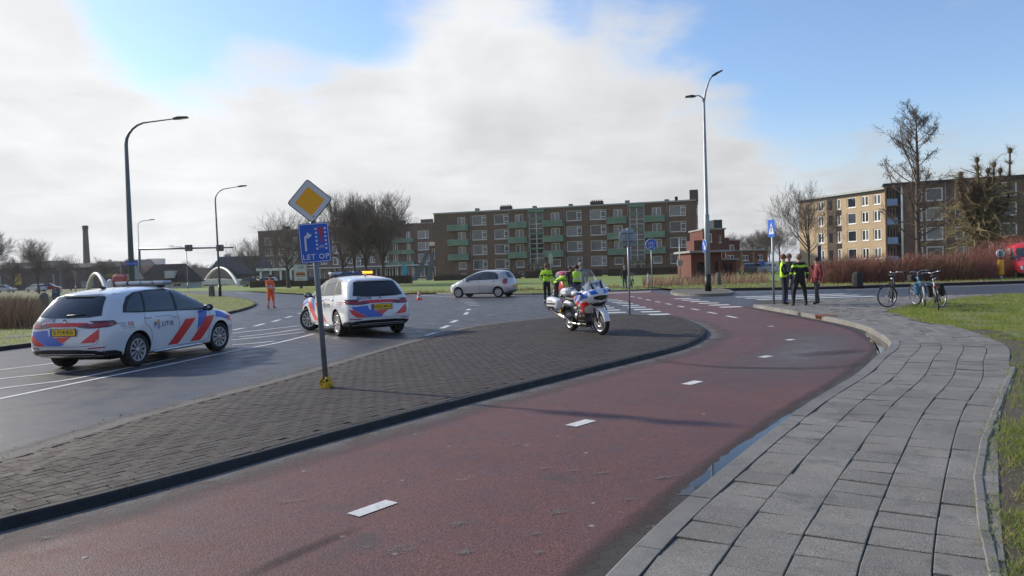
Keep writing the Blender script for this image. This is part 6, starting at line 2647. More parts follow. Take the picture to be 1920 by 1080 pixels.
gr1 = 'bare trees in front of the flats with shops'
tree_at('broad bare tree left of the let op sign in front of the shops', 540, 100, 386, T3, .4, gr1, 1.30)
tree_at('bare tree just right of the amber diamond sign', 643, 96, 357, T1, 1.0, gr1, .95)
tree_at('slim bare tree between the two tall trunks behind the police car roof', 665, 104, 360, T2, 2.6, gr1, .85)
tree_at('thick bare tree above the amber roof light of the police car', 690, 92, 352, T2, 4.0, gr1, 1.05)
tree_at('rightmost broad bare tree before the flats with shops', 716, 90, 356, T1, 3.1, gr1, 1.15)
tree_at('low wide bare tree left of the shops by the white bridge', 478, 118, 440, T3, 2.0, gr1, 1.2)
gr2 = 'bare trees on the left by the long brick building'
tree_at('bare tree standing alone in front of the long brick building', 71, 118, 444, T1, .5, gr2, 1.0)
tree_at('large bare tree cut off by the left edge of the picture', -58, 66, 398, T2, 1.5, gr2, 1.25)
tree_at('small bare tree at the far left behind the reeds', 22, 150, 479, TS, .5, gr2, 1.3, 8)
tree_at('bare tree left of the brick chimney', 131, 150, 473, T3, 3.5, gr2, 1.0)
tree_at('round bare tree right of the brick chimney', 192, 170, 479, TS2, 1.5, gr2, 1.3, 8)
tree_at('bare tree behind the tall lamp post and warning sign', 243, 160, 482, TS, 4.5, gr2, 1.2, 8)
for k, (px, D, yt) in enumerate(((352, 210, 487), (372, 225, 490), (405, 230, 488), (432, 215, 484), (455, 190, 470), (100, 190, 490), (4, 190, 484), (163, 200, 492))):
    tree_at(('hazy bare tree over the thatched house roof', 'hazy bare tree right of the thatched house roof', 'small far tree left of the bridge arch', 'far tree under the grey silo', 'bushy tree right of the bridge arch',
             'far tree behind the brick shed left of the chimney', 'far tree at the picture edge above the brick shed', 'far tree at the chimney foot')[k], px, D, yt, (TS, TS2)[k % 2], None, 'far trees on the left', 1.25, 8)
gr3 = 'bare trees on the right'
tree_at('slender bare tree in front of the sunlit yellow brick flats', 1516, 74, 332, T3, 1.2, gr3, .95)
for k, (px, D, yt) in enumerate(((1350, 215, 436), (1372, 225, 432), (1396, 220, 436), (1420, 215, 428), (1442, 205, 424), (1462, 190, 416), (1332, 230, 440))):
    tree_at(('far tree behind the red brick houses, beside the dark roof block', 'far tree second from the dark roof block', 'far tree in the middle of the row over the red houses', 'far tree left of the crossing sign',
             'far tree just right of the crossing sign pole', 'tallest far tree touching the yellow flats', 'far tree partly behind the tall lamp')[k], px, D, yt, (TS, TS2, T3)[k % 3], None, 'far trees over the red brick houses', 1.15, (8, 8, 12)[k % 3])

# tall larch-like tree with cones, its limbs reaching left
rng = random.Random(12)
LA, LB, LC = MB(), MB(), MB()
LH = 12.4
LA.tube([(0, 0, -.1), (.02, 0, 2), (-.02, 0, 5), (.05, 0, 8), (.02, 0, 10.5), (0, 0, LH)], [.21, .19, .16, .12, .07, .02], 9)
for k in range(46):
    z = 3.0 + (LH - 3.3) * (k / 46) ** .85
    az = rng.uniform(0, 2 * pi)
    f = (z / LH)
    L = (3.5 * sin(min(1, (1.10 - f) * 1.7) * pi / 2)) * rng.uniform(.5, 1.0) * (1.2 if cos(az) < -.3 else .8)
    p = V((0, 0, z))
    d = V((cos(az), sin(az), rng.uniform(.0, .75) + f * .6))
    pts, rad = [p], [.055 * (1 - f) + .016]
    q = p.copy()
    for i in range(6):
        d = (d + V((rng.gauss(0, .1), rng.gauss(0, .1), .10))).normalized()
        q = q + d * L / 6
        pts.append(q.copy())
        rad.append(rad[0] * (1 - i / 7))
    LA.tube(pts, rad, 5, caps=False)
    for j in range(17):
        t = .3 + .7 * rng.random()
        i = min(5, int(t * 6))
        pp = pts[i].lerp(pts[i + 1], t * 6 - i)
        dd = (d + V((rng.gauss(0, .7), rng.gauss(0, .7), rng.gauss(.1, .6)))).normalized()
        l2 = rng.uniform(.25, .8)
        e2 = pp + dd * l2
        LB.tube([pp, pp + dd * l2 * .5 + V((0, 0, .03)), e2 + V((0, 0, .06))], [.013, .010, .007], 3, caps=False)
        for m in range(5):
            tt = rng.random()
            c = pp.lerp(e2, tt)
            d3 = V((rng.gauss(0, 1), rng.gauss(0, 1), rng.gauss(-.2, 1))).normalized()
            l3 = rng.uniform(.12, .35)
            LB.tube([c, c + d3 * l3], [.008, .005], 3, caps=False)
            if rng.random() < .75:
                LC.ball(tuple(c + d3 * l3), rng.uniform(.012, .026), 4, sc=(1, 1, 1.5))
p = Q(1722, 500, 50)
lt = thing('larch_tree', 'tallest bare conifer with small old cones in front of the brown brick flats', 'tree', (p.x, p.y, 0), radians(0), None)
hs_ = top_h(1722, 186, 50) / LH * .925
lt.scale = (hs_,) * 3
LA.build('trunk', M('larch_bark', (.11, .085, .065), .9, var=.3, vs=3), lt)
LB.build('crown', m_twig, lt)
LC.build('cones', m_conef, lt, kind='stuff')

# pollarded tree with swollen heads and mossy hanging growth
rng = random.Random(3)
PA, PB, PC = MB(), MB(), MB()
PA.tube([(0, 0, -.1), (.1, 0, 1.5), (0, 0, 3.2)], [.42, .36, .40], 9)
heads = []
for k, (hx, hz) in enumerate(((-2.3, 6.9), (-1.9, 8.2), (-1.0, 9.2), (-.3, 8.7), (.35, 8.4), (1.0, 7.8), (1.7, 9.0), (2.1, 9.9), (1.5, 8.4), (-1.4, 7.5), (-2.6, 7.6))):
    y = rng.uniform(-1.2, 1.2)
    pts = catmull([V((rng.uniform(-.2, .2), 0, 3.0)), V((hx * .55, y * .5, 4.6)), V((hx * .9, y, 6.1)), V((hx, y, hz))], 4)
    n = len(pts)
    PA.tube(pts, [.15 - .07 * i / n + (.04 * noise.noise(pts[i] * 3)) for i in range(n)], 6)
    heads.append(V((hx, y, hz)))
    PA.ball((hx, y, hz), .20, 7, sc=(1, 1, 1.3))
    for j in range(8):
        t = rng.uniform(.5, 1)
        pp = pts[int(t * (n - 1))]
        PA.ball(tuple(pp + V((rng.uniform(-.1, .1), rng.uniform(-.1, .1), 0))), rng.uniform(.07, .13), 6)
        heads.append(pp)
for h in heads:
    for j in range(46):
        d = V((rng.gauss(0, 1), rng.gauss(0, 1), rng.gauss(.6, .7))).normalized()
        L = rng.uniform(.15, .6)
        PB.tube([h + d * .08, h + d * (.12 + L)], [.013, .006], 3, caps=False)
# drooping mossy skirt of branches
for k in range(210):
    az = rng.uniform(0, 2 * pi)
    z = rng.uniform(2.6, 6.9)
    L = rng.uniform(2.0, 5.0)
    d = V((cos(az), sin(az) * .7, rng.uniform(.1, .5))).normalized()
    q = V((rng.uniform(-1.0, 1.0), rng.uniform(-.7, .7), z))
    pts, rad = [q.copy()], [rng.uniform(.03, .07)]
    for i in range(7):
        d = (d + V((rng.gauss(0, .42), rng.gauss(0, .4), rng.gauss(-.14, .3)))).normalized()
        q = q + d * L / 7
        if q.z < .5:
            break
        pts.append(q.copy())
        rad.append(rad[0] * (1 - i / 8.5))
    if len(pts) < 3:
        continue
    PC.tube(pts, rad, 4, caps=False)
    for j in range(32):
        c = pts[rng.randrange(1, len(pts))]
        dd = V((rng.gauss(0, 1), rng.gauss(0, 1), rng.gauss(-.1, 1))).normalized()
        l2 = rng.uniform(.1, .45)
        e_ = c + dd * l2 * .5
        PC.tube([c, e_, e_ + (dd + V((rng.gauss(0, .6), rng.gauss(0, .6), rng.gauss(0, .6)))) * l2 * .5], [.012, .010, .006], 3, caps=False)
p = Q(1843, 500, 56)
pt = thing('pollard_tree', 'knobbly pollarded tree with swollen branch heads and a mossy hanging skirt', 'tree', (p.x, p.y, 0), 0)
k_ = top_h(1843, 274, 56) / 10.4
pt.scale = (k_ * .92, k_ * .92, k_)
PA.build('trunk', m_barkg, pt)
PB.build('crown', M('pollard_shoots', (.15, .095, .065), .9), pt)
PC.build('hanging_growth', M('mossy_twigs', (.21, .175, .085), .9, var=.5, vs=2), pt, kind='stuff')

# red-stemmed bushes
m_st = [M('dogwood_red', (.40, .13, .11), .8), M('dogwood_brown', (.24, .13, .085), .85), M('dogwood_dark', (.10, .062, .045), .9), M('dogwood_ochre', (.32, .22, .09), .85)]


def bush(label, c, w, dp, h, n, seed, weights=(4, 4, 2, 1), name='dogwood_bush', group='red-stemmed bushes beyond the road', wid=.013, cat='bush'):
    rng = random.Random(seed)
    out = []
    for k in range(n):
        a, r = rng.uniform(0, 2 * pi), sqrt(rng.random())
        x, y = c[0] + cos(a) * r * w, c[1] + sin(a) * r * dp
        e = max(.3, 1 - .55 * r * r) * (1 + .25 * noise.noise(V((x * .8, y * .8, seed))))
        hh = h * e * rng.uniform(.45, 1.05)
        z = c[2]
        sp = .3
        if rng.random() < .68:
            z += rng.uniform(.08, .85) * h * e
            hh = rng.uniform(.18, .55)
            sp = .75
        lx = rng.gauss(cos(a) * r * .25, sp) * hh
        out.append((x, y, z, hh, lx, rng.gauss(sin(a) * r * .15, sp) * hh, wid * rng.uniform(.7, 1.5), rng.choices(range(4), weights)[0]))
    o = strands(name, out, None, kind=None, segs=2, mats=m_st)
    return tag(o, label, cat, group)


blist = [(1572, 47.5, 1.2, 478, (3, 4, 3, 1)), (1596, 48.5, 1.4, 470, (4, 4, 2, 1)), (1622, 47.5, 1.3, 476, (5, 3, 2, 1)), (1648, 48.2, 1.4, 470, (4, 4, 3, 1)), (1676, 47.0, 1.3, 480, (3, 5, 3, 1)), (1702, 47.8, 1.3, 474, (4, 4, 2, 1)),
         (1730, 47.2, 1.4, 470, (3, 4, 3, 2)), (1760, 48.0, 1.4, 474, (4, 3, 3, 2)), (1790, 47.0, 1.4, 470, (2, 3, 4, 3)), (1822, 47.8, 1.5, 456, (5, 3, 2, 1)), (1856, 49.4, 1.8, 440, (7, 3, 1, 1)),
         (1896, 50.5, 2.0, 428, (7, 3, 1, 2)), (1935, 50, 2.0, 430, (6, 3, 2, 1)), (1546, 49.5, 1.2, 482, (3, 4, 3, 1))]
lab = ['left of the white framed windows', 'behind the black tapered bollard', 'just right of the black tapered bollard', 'left of the black bicycle handlebar', 'above the black bicycle', 'above the handlebar of the blue bicycle',
       'at the foot of the tall conifer', 'right of the tall conifer', 'under the pollarded tree', 'between pollard and yellow bollard, bright red', 'tall and bright red behind the yellow bollard', 'tallest, behind the red van',
       'at the right picture edge', 'leftmost, beside the person in red']
for k, (px, D, w, yt, wt) in enumerate(blist):
    p = Q(px, 500, D)
    bush('red-stemmed leafless bush ' + lab[k], (p.x, p.y, .1), w, 1.1, top_h(px, yt, D) * .95, 3600, 20 + k, wt)
bush('olive green low bush at the pollard foot', (Q(1795, 500, 51).x, 51, .1), 1.3, 1.0, 1.6, 900, 77, (0, 1, 2, 6))
# dark low scrub in front of the substation and around the poles
def reeds(name, label, poly_px, D0, D1, n, h, seed, cols, wid=.012, z=.06, group=None, kind='stuff', lean=.25):
    rng = random.Random(seed)
    x0, x1 = poly_px
    out = []
    for k in range(n):
        D = rng.uniform(D0, D1)
        px = rng.uniform(x0, x1)
        p = Q(px, 500, D)
        nn = noise.noise(V((p.x * .7, p.y * .7, seed)))
        if nn < -.25:
            continue
        hh = h * rng.uniform(.4, 1.1) * (1 + .5 * nn)
        out.append((p.x, p.y, z, hh, rng.gauss(.05, lean) * hh, rng.gauss(0, lean) * hh, wid * rng.uniform(.6, 1.5), rng.randrange(len(cols))))
    o = strands(name, out, None, kind=kind, segs=2, mats=cols)
    tag(o, label, 'reeds', group)
    return o


m_rd = [M('dry_reed', (.36, .25, .15), .85), M('dry_reed_brown', (.25, .145, .095), .85), M('dry_reed_pale', (.40, .32, .18), .85), M('reed_dark', (.08, .05, .04), .9)]
reeds('reeds', 'dry brown reeds on the left verge by the concrete bollard', (-120, 74), 26, 44, 15000, .95, 3, [m_rd[0], m_rd[1], m_rd[1], m_rd[3], m_rd[0]], .014, .08)
reeds('reeds', 'low yellow grass fringe before the brick building', (75, 330), 55, 75, 3500, .5, 5, [m_rd[2], m_rd[0]], .02, .08)
reeds('reeds', 'pale pinkish dry reeds around the substation and poles', (1205, 1440), 52, 60, 4200, .85, 8, [m_rd[0], m_rd[2], M('pink_reed', (.36, .19, .14), .85)], .02, .06)
reeds('reeds', 'straw coloured grass tufts along the far kerb by the cone', (760, 1160), 55.2, 57, 2600, .22, 9, [m_rd[2], m_rd[0], m_bl[1]], .03, .08)
grass_stuff('grass', rv_poly, 7000, z=.14, h=(.05, .14), w=.02, seed=12, weights=(4, 4, 4, 1), near=(42, 56, 1, .16, .75), label='rough grass under the red-stemmed bushes')
grass_stuff('grass', fv, 5000, z=.09, h=(.05, .12), w=.018, seed=14, weights=(4, 4, 3, 1), label='mown grass on the far verge with the squat bollard')

# ------------------------------------------------------------------ buildings
def brick_mat(name, c1, c2, mortar, scale=1.0, dirt=.3):
    m = bpy.data.materials.new(name)
    m.use_nodes = True
    nt = m.node_tree
    b = nt.nodes['Principled BSDF']
    tc = nt.nodes.new('ShaderNodeTexCoord').outputs['Object']
    sep = nt.nodes.new('ShaderNodeSeparateXYZ')
    nt.links.new(tc, sep.inputs[0])
    cmb = nt.nodes.new('ShaderNodeCombineXYZ')
    nt.links.new(nt_math(nt, 'ADD', sep.outputs[0], sep.outputs[1]), cmb.inputs[0])
    nt.links.new(sep.outputs[2], cmb.inputs[1])
    br = nt.nodes.new('ShaderNodeTexBrick')
    br.inputs['Color1'].default_value = (*c1, 1)
    br.inputs['Color2'].default_value = (*c2, 1)
    br.inputs['Mortar'].default_value = (*mortar, 1)
    br.inputs['Scale'].default_value = 1.0
    br.inputs['Brick Width'].default_value = .22 * scale
    br.inputs['Row Height'].default_value = .065 * scale
    br.inputs['Mortar Size'].default_value = .010 * scale
    nt.links.new(cmb.outputs[0], br.inputs['Vector'])
    n = nt_noise(nt, tc, .35, 5, .65)
    st = nt.nodes.new('ShaderNodeMapping')
    nt.links.new(tc, st.inputs[0])
    st.inputs['Scale'].default_value = (1.5, 1.5, .12)
    n2 = nt_noise(nt, st.outputs[0], 1.2, 4, .6)
    f = nt_math(nt, 'ADD', nt_math(nt, 'MULTIPLY', n, .6), nt_math(nt, 'MULTIPLY', n2, .4))
    hs = nt.nodes.new('ShaderNodeHueSaturation')
    nt.links.new(br.outputs['Color'], hs.inputs['Color'])
    nt.links.new(nt_range(nt, f, .3, .7, 1 - dirt, 1 + dirt), hs.inputs['Value'])
    nt.links.new(hs.outputs[0], b.inputs['Base Color'])
    b.inputs['Roughness'].default_value = .9
    return m


m_bbrown = brick_mat('brown_brick', (.135, .080, .050), (.19, .118, .075), (.14, .11, .085))
m_bdark = brick_mat('plinth_brick', (.085, .05, .04), (.11, .065, .05), (.10, .085, .07))
m_byel = brick_mat('yellow_brick', (.40, .29, .165), (.50, .375, .225), (.40, .33, .24), dirt=.12)
m_bred = brick_mat('red_brick', (.12, .038, .030), (.165, .050, .038), (.10, .05, .042), dirt=.2)
m_bred2 = brick_mat('orange_red_brick', (.24, .075, .04), (.30, .10, .055), (.20, .11, .08), dirt=.2)
m_bind = brick_mat('old_shed_brick', (.10, .065, .055), (.14, .09, .075), (.12, .10, .09), dirt=.35)
m_wfr = M('white_window_frame', (.74, .74, .72), .5)
m_concf = M('grey_concrete_band', (.30, .30, .285), .8, var=.2, vs=.6)
m_bgreen = M('green_balcony_panel', (.14, .25, .17), .6, var=.25, vs=.5)
m_bblue = M('pale_blue_panel', (.22, .33, .52), .6, var=.1)
m_roofm = M('roof_felt', (.05, .05, .052), .9, var=.3)
m_zinc = M('pale_roof_edge', (.36, .40, .38), .6, var=.15)
m_galss = [M('window_glass_a', (.020, .025, .030), .05, spec=.9), M('window_glass_b', (.07, .085, .095), .07, spec=.9, var=.3, vs=.8), M('window_glass_c', (.17, .18, .18), .12, spec=.8, var=.25, vs=1.2)]
m_gred = M('red_curtain_glass', (.30, .02, .03), .15, spec=.8)
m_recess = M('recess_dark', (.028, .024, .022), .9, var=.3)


class Facade:
    """wall in a local frame: x along the wall, z up, outside towards -y"""

    def __init__(s, root, L, H, depth=.30):
        s.root, s.L, s.H, s.holes, s.depth = root, L, H, [], depth

    def hole(s, x0, x1, z0, z1):
        s.holes.append((x0, x1, z0, z1))

    def wall(s, mat, name='wall', back=10.0, mat_side=None, plinth=None):
        m = MB()
        xs = sorted({0, s.L} | {round(v, 3) for h in s.holes for v in h[:2]})
        zs = sorted({0, s.H} | {round(v, 3) for h in s.holes for v in h[2:]} | ({plinth} if plinth else set()))
        for i in range(len(xs) - 1):
            for k in range(len(zs) - 1):
                cx, cz = (xs[i] + xs[i + 1]) / 2, (zs[k] + zs[k + 1]) / 2
                if any(h[0] < cx < h[1] and h[2] < cz < h[3] for h in s.holes):
                    continue
                m.add([(xs[i], 0, zs[k]), (xs[i + 1], 0, zs[k]), (xs[i + 1], 0, zs[k + 1]), (xs[i], 0, zs[k + 1])], [(0, 1, 2, 3)], 1 if plinth and cz < plinth else 0)
        for x0, x1, z0, z1 in s.holes:
            d = s.depth
            m.add([(x0, 0, z0), (x1, 0, z0), (x1, 0, z1), (x0, 0, z1), (x0, d, z0), (x1, d, z0), (x1, d, z1), (x0, d, z1)],
                  [(0, 4, 5, 1), (1, 5, 6, 2), (2, 6, 7, 3), (3, 7, 4, 0)], 0)
        L, H, B = s.L, s.H, back
        m.add([(0, 0, 0), (0, B, 0), (0, B, H), (0, 0, H)], [(0, 3, 2, 1)], 0)
        m.add([(L, 0, 0), (L, B, 0), (L, B, H), (L, 0, H)], [(0, 1, 2, 3)], 0)
        m.add([(0, B, 0), (L, B, 0), (L, B, H), (0, B, H)], [(0, 3, 2, 1)], 0)
        return m.build(name, [mat, m_bdark], s.root)

    def window(s, x0, x1, z0, z1, split=(), hsplit=(), glass=None, fr=.07, hole=True, y=.12, sill=True, transom=None, frame=None):
        """frame with mullions at the given fractions; panes are sub-parts"""
        if hole:
            s.hole(x0, x1, z0, z1)
        m = MB()
        fm_ = frame or m_wfr
        m.box(((x0 + x1) / 2, y, z0 + fr / 2), (x1 - x0, .07, fr))
        m.box(((x0 + x1) / 2, y, z1 - fr / 2), (x1 - x0, .07, fr))
        for x in (x0 + fr / 2, x1 - fr / 2):
            m.box((x, y, (z0 + z1) / 2), (fr, .07, z1 - z0 - 2 * fr))
        for f in split:
            m.box((x0 + f * (x1 - x0), y, (z0 + z1) / 2), (fr * 1.1, .068, z1 - z0 - 2 * fr))
        for f, a, b in hsplit:
            xa, xb = x0 + a * (x1 - x0) + fr / 2, x0 + b * (x1 - x0) - fr / 2
            m.box(((xa + xb) / 2, y, z0 + f * (z1 - z0)), (xb - xa, .066, fr))
        if sill:
            m.box(((x0 + x1) / 2, -.03, z0 - .04), (x1 - x0 + .1, .12, .06))
        w = m.build('window', fm_, s.root)
        g = glass or random.choices(m_galss, (5, 3, 2))[0]
        edges = [0] + list(split) + [1]
        for a, b in zip(edges, edges[1:]):
            gg = g if random.random() < .75 else random.choice(m_galss)
            xa, xb = x0 + a * (x1 - x0), x0 + b * (x1 - x0)
            MB().add([(xa, y + .03, z0), (xb, y + .03, z0), (xb, y + .03, z1), (xa, y + .03, z1)], [(0, 1, 2, 3)]).build('pane', gg, w)
        return w


def frame_root(name, label, cat, A, B, group=None):
    """root whose local +x runs from A to B, local -y faces the viewer"""
    t = thing(name, label, cat, (A.x, A.y, 0), atan2(B.y - A.y, B.x - A.x), group)
    L = (V((B.x, B.y, 0)) - V((A.x, A.y, 0))).length
    return t, L


def facade_x(t, L, A, B):
    """returns f(px,py) -> (x, z) on the facade plane for reading positions off the photograph"""
    u = V((B.x - A.x, B.y - A.y, 0)).normalized()
    n = V((-u.y, u.x, 0))
    a = V((A.x, A.y, 0))

    def f(px, py):
        d = ray(px, py)
        tt = (a - EYE).dot(n) / d.dot(n)
        p = EYE + d * tt
        return (p - a).dot(u), p.z
    return f


# --- the flats in the middle
A, B = Q(816.5, 500, 153.8), Q(1307, 500, 139.3)
t, L = frame_root('apartment_block', 'long brown brick apartment block with green balconies in the middle', 'building', A, B)
fx = facade_x(t, L, A, B)
cx = lambda c: fx(800 + c / 3.4286, 440)[0]
H = 13.4
F = Facade(t, L, H)
pitch, b0 = 2.98, 1.75
tops = [b0 + pitch * k for k in range(4)]
wins = [(290, 382), (432, 523), (897, 995), (1050, 1150), (1560, 1665)]
for k, z in enumerate(tops):
    for a, b in wins:
        sc_ = 1.0
        x0, x1 = cx(a + (3 - k) * 3.5), cx(b + (3 - k) * 3.5)
        F.window(cx(a) + .1, cx(b) + .1, z, z + 1.95, split=(.70,), hsplit=((.78, .70, 1), (.26, .70, 1)), fr=.10)
bal = [(140, 272, 197, 247), (527, 648, 567, 620), (748, 880, 797, 852), (1163, 1287, 1200, 1257), (1400, 1533, 1448, 1507)]
for a, b, c, d in bal:
    xa, xb = cx(a) + .1, cx(b) + .1
    # loggia recess behind the balconies
    for k, z in enumerate(tops):
        if k == 0:
            F.window(cx(c) + .1, cx(d) + .1, z + .15, z + 1.55, split=() , glass=m_gred if a == 1400 else m_galss[2] if a == 527 else None, fr=.12)
            if a != 748:
                F.window(cx(c) + .5, cx(d) - .1, .45, 1.05, split=(), fr=.09, sill=False)
            continue
        F.window(cx(c) + .1, cx(d) + .1, z - .05, z + 1.75, split=(.5,), fr=.12, glass=m_galss[2])
        bz = z - .95
        bp_ = MB()
        bp_.box(((xa + xb) / 2, -1.12, bz + .62), (xb - xa, .06, 1.02))
        for x in (xa + .03, xb - .03):
            bp_.box((x, -.56, bz + .62), (.06, 1.06, 1.02))
        o = bp_.build('balcony', m_bgreen, t)
        MB().box(((xa + xb) / 2, -.57, bz + .05), (xb - xa, 1.12, .14)).build('balcony_floor', m_concf, o)
        MB().box(((xa + xb) / 2, -1.12, bz + 1.15), (xb - xa + .04, .09, .05)).build('handrail', m_zinc, o)
        if random.random() < .6:
            # things people keep on their balconies
            mm = MB()
            for q in range(3):
                mm.box((random.uniform(xa + .4, xb - .4), -.7, bz + 1.0), (.3, .3, random.uniform(.3, .6)), bev=.05)
            mm.build('balcony_clutter', m_recess, o)
for a, b in ((657, 750), (1303, 1398)):
    xa, xb = cx(a) + .1, cx(b) + .1
    F.hole(xa, xb, 2.6, H - .7)
    st = MB()
    st.add([(xa, .22, 2.6), (xb, .22, 2.6), (xb, .22, H - .7), (xa, .22, H - .7)], [(0, 1, 2, 3)])
    o = st.build('stair_glazing', m_galss[0], t)
    xm = (xa + xb) / 2
    for x in (xa + .06, xm, xb - .06):
        MB().box((x, .10, (2.6 + H - .7) / 2), (.12, .1, H - 3.3)).build('mullion', m_wfr, o)
    for k in range(3):
        z = 2.6 + 2.95 * k
        MB().box((xm, .09, z + 2.95), (xb - xa, .14, .34)).build('green_band', m_bgreen, o)
        for dz in (1.0, 1.9):
            MB().box((xm, .11, z + dz), (xb - xa, .08, .09)).build('mullion', m_wfr, o)
    MB().box((xm, .1, 11.4), (xb - xa, .08, .09)).build('mullion', m_wfr, o)
    MB().box((xm, -.15, H - .45), (xb - xa + .5, .5, .5)).build('tower_cap', m_bgreen, o)
    # entrance below
    F.window(xa, xb, .2, 2.35, split=(.28, .72), hsplit=((.78, 0, 1),), glass=m_galss[0], fr=.1, sill=False)
    MB().box((xm, -.7, 2.46), (xb - xa + .6, 1.5, .16)).build('canopy', m_bgreen, t)
for c in (285, 531, 655, 753, 888, 1160, 1298, 1402, 1548):
    MB().tube([(cx(c), -.09, .2), (cx(c), -.09, H - .2)], .055, 6).build('downpipe', m_concf, t)
F.wall(m_bbrown, plinth=1.1)
MB().box((L / 2, 5.0, H + .02), (L + .3, 10.5, .22)).build('roof', m_zinc, t)
MB().box((L / 2, 5.2, H + .17), (L - .2, 9.7, .1)).build('roof_felt', m_roofm, t)
for c, w, h, mm in ((300, .7, .75, m_concf), (489, 2.4, .85, m_bdark), (676, .7, .6, m_concf), (912, .7, .6, m_concf), (1083, 2.5, .85, m_bdark), (1283, .8, .7, m_concf), (1541, .8, .5, m_concf), (1604, .5, .9, m_recess)):
    o = MB().box((cx(c), 3.0, H + .2 + h / 2), (w, 1.0, h)).build('chimney', mm, t)
    if w > 2:
        for q in range(5):
            MB().tube([(cx(c) - .9 + q * .45, 3.0, H + .2 + h), (cx(c) - .9 + q * .45, 3.0, H + .5 + h)], [.13, .11], 7).build('chimney_pot', m_bdark, o)
MB().box((cx(1722), 1.2, H + .9), (1.5, 2.0, 2.2)).build('chimney', m_bdark, t)
# right end face windows
for z in tops[1:]:
    MB().box((L + .03, 4.5, z + .9), (.08, 1.0, 1.3)).build('side_window', m_wfr, t)

# --- the flats with shops behind the trees
A, B = Q(486, 500, 205), Q(814, 500, 190)
t, L = frame_root('apartment_block', 'brown brick flats with green balconies over white shop fronts, behind the bare trees', 'building', A, B)
fx = facade_x(t, L, A, B)
c2x = lambda c: fx(440 + c / 2.8417, 470)[0]
H = 13.9
F = Facade(t, L, H)
rows = [4.2 + 2.95 * k for k in range(3)]
cols = [('w', 160, 205), ('n', 235, 262), ('b', 300, 345), ('w', 520, 552), ('n', 592, 625), ('s', 645, 690), ('n', 720, 745), ('n', 790, 820), ('b', 832, 880), ('b', 905, 950), ('w', 977, 1036), ('w', 380, 430), ('n', 455, 490)]
for z in rows:
    for kd, a, b in cols:
        x0, x1 = c2x(a), c2x(b)
        if kd == 'w':
            F.window(x0, x1, z, z + 2.0, split=(.7,), fr=.16)
        elif kd == 'n':
            F.window(x0, x1, z + .2, z + 1.8, split=(.5,), fr=.15)
        elif kd == 's':
            F.window(x0, x1, z - .6, z + 2.1, split=(.5,), hsplit=((.5, 0, 1), (.8, 0, 1)), fr=.14, glass=m_galss[0], sill=False)
        else:
            F.window(x0 + .6, x1 - .6, z - .1, z + 1.9, split=(.5,), fr=.15, glass=m_galss[2])
            bp_ = MB()
            bp_.box(((x0 + x1) / 2, -1.1, z - .35), (x1 - x0 + 1.2, .08, 1.05))
            for x in (x0 - .56, x1 + .56):
                bp_.box((x, -.55, z - .35), (.08, 1.04, 1.05))
            o = bp_.build('balcony', m_bgreen, t)
            MB().box(((x0 + x1) / 2, -.55, z - .86), (x1 - x0 + 1.1, 1.08, .12)).build('balcony_floor', m_concf, o)
shopx = [(135, 280), (300, 430), (440, 465), (470, 600), (605, 690), (700, 800), (805, 870), (880, 960), (965, 1050)]
for k, (a, b) in enumerate(shopx):
    F.window(c2x(a), c2x(b), .3, 2.9, split=(.25, .5, .75) if b - a > 60 else (.5,), fr=.22, glass=m_galss[0], sill=False)
F.wall(m_bbrown)
MB().box((L / 2, -1.2, 3.35), (L, 2.6, .35)).build('shop_canopy', M('white_canopy', (.52, .54, .54), .6), t)
for k in range(12):
    MB().box((1 + (L - 2) * k / 11, -.25, 1.6), (.35, .4, 3.2)).build('shop_pillar', m_wfr, t)
fa = flat_text(t, 'lettering', 'VLAAR', c2x(1005), 3.75, .7, -.06, m_wfr)
MB().box((L / 2, 5, H + .1), (L + .2, 10.3, .25)).build('roof', m_concf, t)
for c in (640, 870, 990, 1020, 420, 250):
    MB().box((c2x(c), 3, H + .7), (1.6, 1.0, 1.1)).build('chimney', m_bdark, t)
# glazed kiosk front at the left end
p0 = Q(487, 500, 150)
kt = thing('kiosk', 'low white kiosk with flat roof left of the shops', 'kiosk', (p0.x, p0.y, 0), 0)
MB().box((3.2, 2, 3.0), (7.6, 5, .5)).build('roof', m_wfr, kt)
MB().box((3.2, 2.4, 1.4), (5.6, 3.6, 2.75)).build('wall', m_galss[1], kt)
for x in (.2, 2.2, 4.2, 6.2):
    MB().box((x, -.1, 1.4), (.35, .35, 2.8)).build('post', m_wfr, kt)
# slanting banner pylons in front of the shops
for k, (px, ln) in enumerate(((778, .55), (806, .15))):
    p0 = Q(px - 8, 500, 140)
    o = MB().add([(0, -.15, 0), (1.1, -.15, 0), (1.1 + 4.6 * ln, -.15, 5.0), (.4 + 4.6 * ln, -.15, 5.3), (0, .15, 0), (1.1, .15, 0), (1.1 + 4.6 * ln, .15, 5.0), (.4 + 4.6 * ln, .15, 5.3)],
                 [(0, 1, 2, 3), (7, 6, 5, 4), (0, 4, 5, 1), (1, 5, 6, 2), (2, 6, 7, 3), (3, 7, 4, 0)]).build('banner_pylon', M('grey_pylon', (.10, .12, .14), .6, var=.3, vs=.7))
    o.location = (p0.x, p0.y, 0)
    tag(o, 'slanting grey banner pylon, ' + ('left of the pair in front of the shops' if k == 0 else 'steeper one beside the corner of the middle flats'), 'pylon', 'banner pylons')
fl = Q(752, 500, 130)
o = MB().add([(0, 0, .4), (.9, 0, .6), (1.0, 0, 2.6), (.3, 0, 3.2), (0, .06, .4), (.9, .06, .6), (1.0, .06, 2.6), (.3, .06, 3.2)], [(0, 1, 2, 3), (7, 6, 5, 4), (0, 4, 5, 1), (1, 5, 6, 2), (2, 6, 7, 3), (3, 7, 4, 0)]).build('beach_flag', M('cyan_flag', (.03, .30, .48), .6))
o.location = (fl.x, fl.y, 0)
